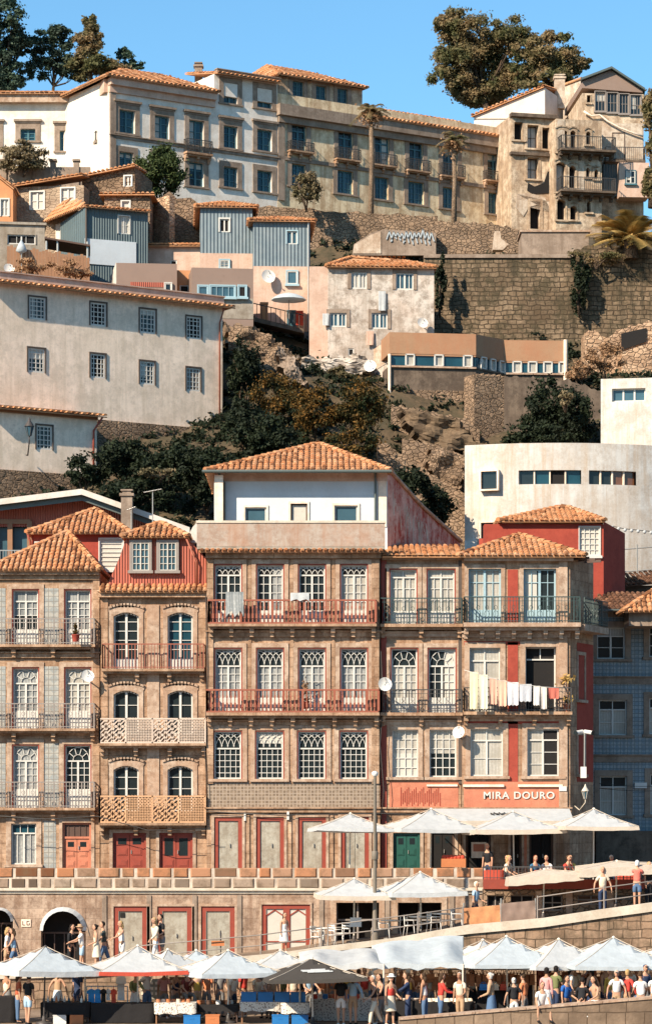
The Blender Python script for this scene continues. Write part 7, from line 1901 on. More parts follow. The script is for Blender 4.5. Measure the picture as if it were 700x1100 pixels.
# ------------------------------------------------------------------ chairs and tables
def chair_proto(mat):
    t = thing('cafe_chair', 'x', 'chair', (0, 0, 0)); q = MB(); q.box(-.2, .2, -.2, .2, .43, .455); q.build('seat', M[mat], t, True)
    q = MB()
    for z in (.6, .7, .8):
        q.box(-.19, .19, .19, .215, z, z+.05)
    q.build('backrest', M[mat], t, True)
    for sx in (-1, 1):
        q = MB(); q.path([(sx*.19, -.19, .43), (sx*.22, -.23, 0)], .016, 6); q.build('leg', M[mat], t, True)
        q = MB(); q.path([(sx*.2, .22, .86), (sx*.19, .19, .43), (sx*.22, .25, 0)], .016, 6); q.build('leg', M[mat], t, True)
        q = MB(); q.path([(sx*.21, .2, .66), (sx*.23, -.18, .66), (sx*.21, -.2, .44)], .014, 6); q.build('armrest', M[mat], t, True)
    return t
def table_proto(mat, top):
    t = thing('cafe_table', 'x', 'table', (0, 0, 0)); q = MB(); q.lathe((0, 0, 0), [(.35, .71), (.36, .73), (.35, .75)], 16); q.build('tabletop', M[top], t, True)
    q = MB(); q.lathe((0, 0, 0), [(.24, 0), (.22, .03), (.03, .05), (.03, .71)], 10); q.build('pedestal', M[mat], t, True); return t
chW, tbW, chD = chair_proto('dish'), table_proto('metal', 'dish'), chair_proto('darkwood'); used = set()
def put(pr, x, y, z, rz, label, group):
    o = pr if pr.name not in used else copy_tree(pr); used.add(o.name)
    o.location = (x, y, z); o.rotation_euler = (0, 0, R(rz)); o['label'] = label; o['group'] = group; return o
for i, (px, Y, rz, lb) in enumerate(((341, 109.6, 60, 'white cafe chair at the left end, nearest the red double door'), (352, 110.3, -100, 'white cafe chair second from the red double door'), (360, 109.3, 130, 'white cafe chair tilted towards the lamp post foot'), (368, 110, -40, 'white cafe chair left of the white notice'),
                                     (412, 109.6, 90, 'white cafe chair just right of the lamp post'), (424, 110.2, -90, 'white cafe chair before the pier between the dark openings'), (441, 109.4, 70, 'white cafe chair under the walkway umbrella, facing away'), (455, 110.1, -70, 'white cafe chair under the walkway umbrella, behind its table'), (466, 109.4, 110, 'white cafe chair right of the umbrella pole'), (480, 109.8, -110, 'white cafe chair second from the canvas screen'), (491, 109.3, 80, 'white cafe chair nearest the orange canvas screen'))):
    x = (px-350)*K*Y; put(chW, x, Y, zw(x), rz, lb, 'white chairs on the walkway')
for px, Y, lb in ((347, 110, 'small round table among the chairs left of the lamp post'), (418, 110, 'small round table right of the lamp post'), (448, 109.8, 'small round table under the walkway umbrella'), (473, 109.7, 'small round table near the orange canvas screen')):
    x = (px-350)*K*Y; put(tbW, x, Y, zw(x), 0, lb, 'round tables on the walkway')
for i, (px, Y, rz, lb) in enumerate(((561, 113.2, 40, 'dark chair on the terrace left of the corner umbrella pole'), (585, 113.6, -60, 'dark chair on the terrace between the two restaurant umbrellas'), (600, 113., 100, 'dark wooden chair under the corner umbrella'), (618, 113.2, 80, 'dark wooden chair close to the corner umbrella pole'), (668, 113.4, -80, 'dark chair below the blue tiled house'), (690, 113.2, 60, 'dark chair at the far end of the terrace'))):
    put(chD, (px-350)*K*Y, Y, 5.41, rz, lb, 'dark chairs on the terrace')
def table(label, px0, px1, pyt, Y, depth, mat, cl=None, clabel=None, floor=.9, drop=.55, group=None):
    a, b = (px0-350)*K*Y, (px1-350)*K*Y; z = H+(PY0-pyt)*K*Y; t = thing('stall_table', label, 'table', ((a+b)/2, Y+depth/2, floor), group)
    q = MB(); q.box(a, b, Y, Y+depth, z-.05, z); q.build('tabletop', M[mat], t)
    for x in (a+.06, b-.06):
        for y in (Y+.06, Y+depth-.06):
            q = MB(); q.box(x-.025, x+.025, y-.025, y+.025, floor, z-.05); q.build('leg', M[mat], t)
    if cl:
        q = MB(); n = max(4, int((b-a)/.18)); top = []; bot = []
        ring = [(a-.02+(b-a+.04)*i/n, Y-.02) for i in range(n+1)]+[(b+.02, Y+depth+.02)]
        ring = [(a-.02, Y+depth+.02)]+ring
        for i, (x, y) in enumerate(ring):
            w_ = .03*math.sin(i*2.4); top.append((x, y, z+.006)); bot.append((x+.02*math.sin(i), y-.03-w_, max(floor+.03, z-drop-.03*(i % 3))))
        m = len(ring); q.raw(top+bot, [(i, i+1, m+i+1, m+i) for i in range(m-1)], 0, True); q.face(top)
        tag(q.build('tablecloth', M[cl]), clabel, 'tablecloth')
    return z
M['speck'] = speckled('speckled_cloth', (.62, .57, .50), (.22, .17, .14)); M['blackcloth'] = cloth('black_cloth', (.022, .02, .02)); M['leather'] = tiles('leather', (.30, .11, .045), (.45, .20, .09), (.22, .08, .035), (.12, .05, .03), .3)
M['bluep'] = paint('blue_crate', (.02, .16, .42), .4, .2); M['blueshirt'] = cloth('blue_cloth', (.04, .22, .50)); M['orangep'] = paint('orange_board', (.50, .17, .06), .6, .3); M['terrapot'] = paint('terracotta', (.5, .2, .1), .7, .3)
table('trestle table under the red topped stall at the left edge', -12, 16, 1072, 101.5, 1., 'darkwood', 'blackcloth', 'black cloth with a red top strip at the left edge', drop=1.1)
table('long dark stall table under the leftmost umbrellas, nearer the woman in black', 44, 96, 1078, 101.2, 1., 'darkwood', 'blackcloth', 'black cloth over the long stall table beside the woman in black', drop=.5)
table('long dark stall table with hanging shirts above it', 98, 165, 1079, 101.2, 1., 'darkwood', 'blackcloth', 'black cloth hanging low under the shirts', drop=.95)
table('stall table with a pale speckled cloth left of the plain umbrella pole', 166, 210, 1078, 101, .9, 'woodbrown', 'speck', 'pale speckled cloth on the table left of the plain umbrella pole', drop=.36)
table('black topped stall table around the plain umbrella pole', 212, 256, 1080, 101.4, 1., 'darkwood', 'blackcloth', 'black cloth around the plain umbrella pole', drop=.22)
table('stall table carrying the blue crates', 258, 300, 1077, 101.2, .8, 'woodbrown', 'speck', 'grey speckled cloth under the left blue crates', drop=.3)
table('stall table with a speckled cloth left of the man in the dark backpack', 302, 332, 1078, 101., .8, 'woodbrown', 'speck', 'grey speckled cloth under the right blue crates', drop=.35)
table('speckled stall table behind the two shoppers in shorts', 334, 398, 1074, 102.2, 1., 'woodbrown', 'speck', 'long speckled cloth behind the two shoppers in shorts', drop=.8)
table('stall table with bowls behind the woman in the patterned skirt', 422, 456, 1076, 102.4, .9, 'woodbrown', 'blackcloth', 'dark cloth under the bowls', drop=.9)
table('stall table with hats beside the woman in the red shirt', 458, 508, 1077, 102.2, .9, 'darkwood', 'blackcloth', 'black cloth under the straw hats', drop=1.)
for x0, x1, y0, lb in ((512, 548, 1060, 'left black backed stall board below the leather bags'), (549, 572, 1058, 'right black backed stall board below the leather bags')):
    F = Fr(x0, 103.); t_ = thing('display_board', lb, 'board', F.w(0, 0, .9)); q = MB(); q.fbox(F, 0, F.s(x1), -.06, 0, .95, F.z(x0, y0)); q.build('panel', M['blackcloth'], t_)
    for s_ in (.04, F.s(x1)-.04):
        q = MB(); q.fbox(F, s_-.03, s_+.03, -.1, -.061, .9, F.z(x0, y0)+.1); q.build('post', M['darkwood'], t_)
# crates
def crate(label, px, pyb, Y, w_, mat='bluep', hgt=.32, d=.4, group='blue crates on the stall'):
    c = P(px, pyb, Y); t = thing('crate', label, 'crate', c, group)
    q = MB(); a = w_/2
    q.box(-a, a, 0, d, 0, .02); q.box(-a, a, 0, .02, .02, hgt); q.box(-a, a, d-.02, d, .02, hgt); q.box(-a, -a+.02, .02, d-.02, .02, hgt); q.box(a-.02, a, .02, d-.02, .02, hgt); q.build('box', M[mat], t, True)
    q = MB(); q.box(-a-.012, a+.012, -.012, .03, hgt, hgt+.03); q.box(-a-.012, a+.012, d-.03, d+.012, hgt, hgt+.03); q.box(-.08, .08, -.008, 0, hgt*.6, hgt*.75); q.build('rim', M[mat], t, True)
    return t
for i, (px, lb) in enumerate(((267, 'blue crate at the left end of the crate row'), (285, 'blue crate second from the left in the crate row'), (303, 'blue crate third from the left in the crate row'), (320, 'blue crate at the right end of the crate row'))):
    crate(lb, px, 1077, 101.25, .54)
for px, lb in ((301, 'dark blue crate on the ground under the crate table, left one'), (322, 'blue crate on the ground under the crate table, right one'), (228, 'orange crate on the ground beside the plain umbrella pole'), (80, 'orange brown box under the black stall table'), (66, 'white box under the black stall table'), (206, 'blue crate on the ground under the speckled table')):
    c = crate(lb, px, 1100, 100.9, .6 if px != 228 else .5, 'bluep' if px > 290 or px == 206 else ('orangep' if px != 66 else 'dish'), .3, .36, 'crates on the ground under the stalls'); c.location.z = .905
# bottles / little wares on tables
def ware(kind, px, pyb, Y, mat, label, cat, s=1., group=None):
    c = P(px, pyb, Y); q = MB()
    if kind == 'bowl':
        pr = [(.05, 0), (.11, .03), (.16, .1), (.165, .12), (.14, .10), (.06, .03), (.001, .025)]
    elif kind == 'hat':
        pr = [(.22, 0), (.23, .015), (.12, .03), (.11, .12), (.07, .15), (.001, .155)]
    elif kind == 'bottle':
        pr = [(.05, 0), (.055, .02), (.055, .2), (.02, .26), (.02, .34), (.001, .345)]
    else:
        pr = [(.09, 0), (.12, .12), (.1, .2), (.12, .22), (.09, .2), (.001, .05)]
    q.lathe((0, 0, 0), [(r*s, z*s) for r, z in pr], 10); o = q.build(kind, M[mat]); o.location = c; return tag(o, label, cat, group)
random.seed(5)
for i in range(9):
    ware('bowl', 424+i*3.6, 1076.2, 102.5+(i % 3)*.25, ('cream', 'terrapot', 'dish')[i % 3], 'glazed bowl among the bowls on the stall table behind the patterned skirt', 'bowl', 1, 'bowls on the stall table')
for i in range(10):
    o = ware('hat', 461+i*4.8, 1077.2, 102.4+(i % 2)*.35, ('leafdry', 'cream')[i % 2] if i % 2 else 'pole', 'straw hat among the hats on the black stall table', 'hat', 1, 'straw hats on the stall table')
for i in range(12):
    ware('jar', 214+i*3.4, 1080.2, 101.6+(i % 3)*.2, ('orangep', 'terrapot', 'dish', 'darkwood')[i % 4], 'small coloured jar on the black table by the plain umbrella pole', 'jar', .8, 'jars on the stall')
for i in range(11):
    ware('bottle', 47+i*4.5, 1078.2, 101.4+(i % 3)*.2, ('brownglass', 'dish', 'tealglass', 'orangep')[i % 4], 'bottle standing on the black stall table under the leftmost umbrella', 'bottle', .8, 'bottles on the stall')
for i in range(10):
    ware('jar', 338+i*5.6, 1074.2, 102.4+(i % 2)*.3, ('canvasred', 'cream', 'bluep', 'terrapot')[i % 4], 'small souvenir pot on the long speckled table', 'pot', .9, 'pots on the speckled table')
for i in range(7):
    ware('jar', 170+i*5.4, 1078.2, 101.2+(i % 2)*.3, ('terrapot', 'cream', 'orangep')[i % 3], 'small clay pot on the pale speckled table', 'pot', .7, 'pots on the pale speckled table')
# hanging wares
def garment(px, pyt, w_, h_, Y, mat, label, group, name='hanging_shirt', cat='shirt'):
    c = P(px, pyt, Y); q = MB(); n = 6; f = []; hw = w_*K*Y/2; hh = h_*K*Y
    shp = [(.35, 0), (1.15, .12), (1.2, .34), (.78, .36), (.8, .7), (.85, 1.)]
    for side in (-1, 1):
        for wd, zz in shp:
            f.append((side*wd*hw, random.uniform(-.03, .03), -zz*hh))
    m = len(shp); q.raw(f, [(i, i+1, m+i+1, m+i) for i in range(m-1)], 0, True); q.raw([(a, b+.05, c_) for a, b, c_ in f], [(m+i, m+i+1, i+1, i) for i in range(m-1)], 0, True)
    q.tube((0, .02, 0), (0, .02, .12), .01, .01, 4); o = q.build(name, M[mat]); o.location = c; return tag(o, label, cat, group)
for px, w_, h_, mt, lb in ((98, 8, 15, 'blueshirt', 'blue shirt hanging first in the row over the black stall'), (105, 8, 15, 'blueshirt', 'blue shirt hanging second in the row over the black stall'), (111, 6, 14, 'blackcloth', 'black shirt hanging between the blue and white ones'), (116, 5, 12, 'canvas', 'small white shirt with a dark mark hanging beside the black one'), (122, 6, 16, 'canvasred', 'red shirt hanging beside the long white dress')):
    garment(px, 1063, w_, h_, 101.8, mt, lb, 'shirts hanging over the stall')
garment(130, 1048, 9, 27, 101.8, 'canvas', 'long white dress with dark trim hanging left of the red banded umbrella pole', None, 'hanging_dress', 'dress')
def rack(label, x0, x1, py, Y):
    a, b = P(x0, py, Y), P(x1, py, Y); t = thing('hanging_rack', label, 'rack', (a.x, Y, .9)); q = MB(); q.tube(a, b, .025); q.build('rail', M['metal'], t)
    for p in (a, b):
        q = MB(); q.tube((p.x, Y, .9), p, .025); q.build('post', M['metal'], t)
rack('metal rail carrying the hanging shirts', 93, 137, 1060, 101.85); rack('metal rail carrying the long row of leather bags', 500, 573, 1042, 102.9); rack('metal rail carrying leather bags at the right stalls', 590, 698, 1040, 103.6); rack('high rail of bags behind the stall with hats', 425, 498, 1042, 104.)
def bag(px, py, Y, w_, h_, mat, label, group):
    c = P(px, py, Y); t = thing('leather_bag', label, 'bag', c, group); q = MB(); a = w_*K*Y/2; b = h_*K*Y; j = random.uniform(-.03, .03)
    pr = [(-a*.85, -b*.45+j, -.06, .06), (-a, -b, -.09, .09)]
    q.hexa([(-a, -.09, -b), (a, -.09, -b), (a, .09, -b), (-a, .09, -b), (-a*.85, -.04, -b*.3), (a*.85, -.04, -b*.3), (a*.85, .04, -b*.3), (-a*.85, .04, -b*.3)]); q.hexa([(-a*.9, -.11, -b*.72), (a*.9, -.11, -b*.72), (a*.9, -.08, -b*.72), (-a*.9, -.08, -b*.72), (-a*.85, -.07, -b*.27), (a*.85, -.07, -b*.27), (a*.85, -.03, -b*.27), (-a*.85, -.03, -b*.27)]); q.build('bag_body', M[mat], t, True)
    q = MB(); q.path([(-a*.6, 0, -b*.3), (-a*.3, 0, -.02), (a*.3, 0, -.02), (a*.6, 0, -b*.3)], .014, 4); q.build('strap', M[mat], t, True)
random.seed(9)
for i in range(20):
    bag(503+i*3.6, 1043+random.uniform(-1, 1), 102.9-(i % 2)*.12, random.uniform(5, 7), random.uniform(13, 18), 'leather', 'brown leather bag in the long hanging row under the sharp peaked umbrella', 'leather bags in the long row')
for px, mt, lb in ((519, 'bluep', 'blue bag below the long row of leather bags'), (531, 'kerbstone', 'beige bag below the long row of leather bags'), (541, 'canvasred', 'bright red bag below the long row of leather bags'), (552, 'kerbstone', 'grey bag below the row of leather bags, beside the red one')):
    bag(px, 1055, 102.6, 9, 9, mt, lb, 'flat bags under the long row')
for i in range(24):
    bag(593+i*4.5, 1041+random.uniform(-2, 8)*(i % 3 > 0), 103.6-(i % 2)*.15, random.uniform(5, 9), random.uniform(12, 20), 'leather' if i % 5 else 'orangep', 'brown leather bag hanging in the stalls behind the seated people', 'leather bags at the right stalls')
for i in range(14):
    bag(428+i*5, 1043+random.uniform(-1, 3), 104., random.uniform(5, 9), random.uniform(12, 20), 'leather', 'brown leather bag hanging behind the stalls with bowls and hats', 'leather bags behind the hats')
for x0, x1, y0, y1, Y, mt, lb in ((182, 206, 1050, 1076, 105.5, 'woodbrown', 'brown wooden board behind the speckled table'), (150, 180, 1052, 1074, 105.8, 'boarded', 'board of small wares behind the red banded umbrella pole'), (343, 362, 1048, 1062, 104.5, 'orangep', 'orange poster board behind the long speckled table'), (312, 328, 1050, 1064, 105, 'cream', 'small cream board behind the blue crates'), (666, 690, 1052, 1066, 104.5, 'cream', 'pale card of trinkets at the right stalls'), (576, 592, 1042, 1060, 104.3, 'redcorr', 'reddish cloth panel behind the man in white')):
    F = Fr(x0, Y); t_ = thing('display_board', lb, 'board', F.w(0, 0, .9)); q = MB(); z0, z1 = F.z(x0, y1), F.z(x0, y0); q.fbox(F, 0, F.s(x1), -.04, 0, z0, z1); q.build('panel', M[mt], t_)
    q = MB()
    for i in range(int((x1-x0)/5)):
        for j in range(int((y1-y0)/6)):
            s_ = F.s(x0+3+i*5); z_ = z1-.16-j*.2; q.fbox(F, s_-.05, s_+.05, 0, .04, z_-.05, z_+.05)
    q.build('wares', M[random.choice(('canvasred', 'cream', 'terrapot'))], t_)
    for s_ in (.03, F.s(x1)-.03):
        q = MB(); q.fbox(F, s_-.03, s_+.03, -.08, -.041, .9, z1); q.build('post', M['darkwood'], t_)
# red clothed tables and boards on the terrace
for x0, x1, lb, cl in ((519, 541, 'terrace table nearest the end of the block parapet', 'bright red cloth on the terrace table nearest the block parapet'), (575, 600, 'terrace table before the dark restaurant doorway', 'red cloth on the terrace table before the dark doorway'), (662, 684, 'terrace table below the blue tiled house', 'dark red cloth on the table below the blue tiled house')):
    Y = 112.8; z = 6.16; py = PY0+(H-z)/(K*Y); table(lb, x0, x1, py, Y, .8, 'darkwood', 'canvasred', cl, 5.41, .35)
F = Fr(487, 114.5); t_ = thing('fruit_stand', 'red box of fruit on the parapet before the green door', 'fruit box', F.w(0, 0, 5.9)); q = MB(); z = F.z(487, 932)
q.fbox(F, -.5, .5, -.4, 0, z, z+.35); q.build('box', M['orangep'], t_)
for i in range(6):
    q = MB(); q.ball(F.w(-.38+i*.15, -.2, z+.4), .11, 8, 6); q.build('fruit', M['canvasred'], t_)
F = Fr(240, 108.6); x = F.w(0, 0, 0).x; t_ = thing('direction_sign', 'orange red sign board on a thin post before the red framed doors', 'sign', F.w(-.4, 0, zw(x))); q = MB(); s_ = F.s(237); q.tube(F.w(s_, 0, zw(x)), F.w(s_, 0, F.z(237, 1000)), .025); q.build('post', M['darkpole'], t_)
q = MB(); q.fbox(F, F.s(227), F.s(241), .03, .06, F.z(234, 1016.5), F.z(234, 1011)); q.build('panel', M['orangep'], t_)
F = Fr(381, 109.8); x = F.w(0, 0, 0).x; t_ = thing('notice_board', 'white notice sheet on the umbrella pole left of the lamp post', 'notice', F.w(0, 0, zw(x)+1)); q = MB(); q.fbox(F, F.s(376), F.s(388), .05, .08, F.z(381, 996), F.z(381, 986)); q.build('sheet', M['dish'], t_)
# low stone wall in the right foreground
x0, x1 = (428-350)*K*98, 45; xa = (700-350)*K*98
t_ = thing('low_wall', 'low rising stone wall in the right foreground at the foot of the market', 'wall', (x0, 98, .9)); q = MB(); c_ = MB(); n = 24
zt_ = lambda x: 1.28+(x-x0)*(2.02-1.28)/(xa-x0) if x < xa+3 else 1.28+(xa+3-x0)*(2.02-1.28)/(xa-x0)
for i in range(n):
    a, b = x0+(24-x0)*i/n, x0+(24-x0)*(i+1)/n
    q.hexa([(a, 98, .3), (b, 98, .3), (b, 98.55, .3), (a, 98.55, .3), (a, 98, zt_(a)), (b, 98, zt_(b)), (b, 98.55, zt_(b)), (a, 98.55, zt_(a))])
    c_.hexa([(a+.008, 97.95, zt_(a)), (b-.008, 97.95, zt_(b)), (b-.008, 98.6, zt_(b)), (a+.008, 98.6, zt_(a)), (a+.008, 97.95, zt_(a)+.07), (b-.008, 97.95, zt_(b)+.07), (b-.008, 98.6, zt_(b)+.07), (a+.008, 98.6, zt_(a)+.07)])
M['lowwall'] = stone('low_wall_slabs', (.24, .165, .11), (.33, .235, .16), (.10, .065, .04), 1, .95, 1.6, .02, .7, .1)
q.build('masonry', M['lowwall'], t_); c_.build('coping', M['granite_light'], t_)

# ================================================================== people
def skin(name, V, E, rad, root=0, sub=1):
    me = bpy.data.meshes.new(name); me.from_pydata([tuple(v) for v in V], E, []); o = bpy.data.objects.new(name, me); COL.objects.link(o)
    m = o.modifiers.new('s', 'SKIN'); m.use_smooth_shade = True; sv = me.skin_vertices[0].data
    for i, r in enumerate(rad):
        sv[i].radius = (r, r) if not hasattr(r, '__len__') else r
        sv[i].use_root = (i == root)
    if sub:
        s = o.modifiers.new('u', 'SUBSURF'); s.levels = sub; s.render_levels = sub
    bpy.context.view_layer.update(); r = bpy.data.meshes.new_from_object(o.evaluated_get(bpy.context.evaluated_depsgraph_get())); bpy.data.objects.remove(o)
    vs = [v.co.copy() for v in r.vertices]; fs = [tuple(p.vertices) for p in r.polygons]; bpy.data.meshes.remove(r); return vs, fs
V3 = Vector
POSES = {
    'stand': dict(arms=((.10, .05, .12), (.10, .05, .12)), legs=(0, 0)),
    'walk': dict(arms=((.1, .45, .5), (.1, -.45, .2)), legs=(.38, -.34)),
    'reach': dict(arms=((.15, .9, .35), (.12, .5, .9)), legs=(.12, -.1)),
    'photo': dict(arms=((.25, .85, 1.9), (.25, .85, 1.9)), legs=(.05, -.05)),
    'hips': dict(arms=((.5, -.15, .5), (.5, -.15, .5)), legs=(0, 0)),
    'bag': dict(arms=((.12, .1, 1.1), (.12, .02, .15)), legs=(.1, -.12)),
    'sit': dict(arms=((.2, .45, .75), (.2, .55, .6)), legs='sit'),
    'lean': dict(arms=((.25, .25, .2), (.22, .4, .5)), legs='sit2')}
def joints(pose):
    p = POSES[pose]; sit = isinstance(p['legs'], str); hz = .93 if not sit else .47; J = {}
    lean = .12 if sit else .03
    J['pelvis'] = V3((0, 0, hz)); J['belly'] = V3((0, -.01, hz+.16)); J['chest'] = V3((0, -.02-lean, hz+.36)); J['neckb'] = V3((0, -lean, hz+.52)); J['neck'] = V3((0, -.02-lean*1.2, hz+.60)); J['head'] = V3((0, -.035-lean*1.3, hz+.70))
    for k, sx in ((0, 1), (1, -1)):
        ab, fw, el_ = p['arms'][k]; sh = V3((sx*.175, -lean, hz+.475)); J['sh%d' % k] = sh
        d = V3((sx*math.sin(ab), -math.sin(fw), -math.cos(fw)*math.cos(ab))).normalized(); e = sh+d*.29; J['el%d' % k] = e
        a = fw+el_; d2 = V3((sx*math.sin(ab)*.4-sx*.1*min(1, el_), -math.sin(a), -math.cos(a))).normalized(); J['wr%d' % k] = e+d2*.25; J['hd%d' % k] = e+d2*.33; J['dir%d' % k] = d2
        hp = V3((sx*.095, 0, hz-.04)); J['hp%d' % k] = hp
        if sit:
            sp = .12 if p['legs'] == 'sit' else .2; kn = hp+V3((sx*sp*.6, -.42, .02)); an = kn+V3((0, .04 if k else -.1, -.42)); 
        else:
            a = p['legs'][k]; kn = hp+V3((0, -math.sin(a)*.43, -math.cos(a)*.43)); a2 = a*.35 if a > 0 else a*1.35; an = kn+V3((0, -math.sin(a2)*.42, -math.cos(a2)*.42))
        J['kn%d' % k] = kn; J['an%d' % k] = an; J['to%d' % k] = an+V3((sx*.02, -.15, -.045))
    if not sit:
        dz = min(J['an0'].z, J['an1'].z)-.07
        for k in J:
            if not k.startswith('dir'):
                J[k] = J[k]-V3((0, 0, dz))
    return J
CACHE = {}
def body_mesh(pose, fem):
    key = ('body', pose, fem)
    if key in CACHE:
        return CACHE[key]
    J = joints(pose); names = ['pelvis', 'belly', 'chest', 'neckb', 'neck', 'head']; V = [J[n] for n in names]; E = [(0, 1), (1, 2), (2, 3), (3, 4), (4, 5)]
    rad = [(.15 if fem else .14, .105), (.12 if fem else .135, .09), (.14 if fem else .155, .10), (.09, .07), (.052, .055), (.05, .055)]
    for k in (0, 1):
        i = len(V); V += [J['sh%d' % k], J['el%d' % k], J['wr%d' % k], J['hd%d' % k]]; E += [(3, i), (i, i+1), (i+1, i+2), (i+2, i+3)]; rad += [.058, .04, .027, (.042, .022)]
        i = len(V); V += [J['hp%d' % k], J['kn%d' % k], J['an%d' % k], J['to%d' % k]]; E += [(0, i), (i, i+1), (i+1, i+2), (i+2, i+3)]; rad += [.092, .058, .038, (.042, .03)]
    vs, fs = skin('b', V, E, rad); q = MB(); q.raw(vs, fs, 0, True)
    hc = J['head']+V3((0, -.005, .07)); q.lathe(hc, [(.001, -.125), (.04, -.118), (.058, -.085), (.07, -.04), (.078, .01), (.078, .05), (.062, .09), (.035, .115), (.001, .122)], 12, 0, True, (1, 1.22, 1))
    q.hexa([hc+V3(c) for c in ((-.016, -.085, -.03), (.016, -.085, -.03), (.012, -.118, -.028), (-.012, -.118, -.028), (-.008, -.085, .02), (.008, -.085, .02), (.006, -.095, .018), (-.006, -.095, .018))])
    for sx in (-1, 1):
        q.ball(hc+V3((sx*.03, -.082, .012)), (.013, .012, .009), 6, 4, 1); q.ball(hc+V3((sx*.08, .005, -.01)), (.01, .02, .03), 6, 4, 0)
        q.fbox(FZ, hc.x+sx*.03-.016, hc.x+sx*.03+.016, -hc.y+.085, -hc.y+.092, hc.z+.03, hc.z+.037, 1)
    q.ball(hc+V3((0, -.083, -.062)), (.024, .01, .007), 6, 4, 2)
    for k, sx in ((0, 1), (1, -1)):
        d = J['dir%d' % k]; h0 = J['hd%d' % k]; side = V3((0, 1, 0)).cross(d); side = side.normalized() if side.length > .1 else V3((1, 0, 0)); fwd = d.cross(side).normalized()*(-1)
        across = V3((0, -1, 0)) if abs(d.y) < .7 else V3((-sx, 0, 0)); across = (across-d*across.dot(d)).normalized(); curl = (V3((-sx, 0, 0)) if abs(d.y) < .7 else V3((0, 0, -1)))
        for i, L in enumerate((.072, .082, .076, .06)):
            b = h0+across*(.027-.018*i)+d*.005; m = b+d*L*.55+curl*.008; q.path([b, m, m+d*L*.42+curl*.03], [.0095, .0085, .0065], 6)
        b = h0-d*.05+across*.03; m = b+across*.03+d*.025; q.path([b, m, m+d*.035+curl*.012], [.011, .0095, .0075], 6)
    o = q.build('person', ['pole', 'darkpole', 'canvasred']); me = o.data; bpy.data.objects.remove(o); CACHE[key] = me; return me
FZ = Fr(350, 1, 0); FZ.o = Vector((0, 0))
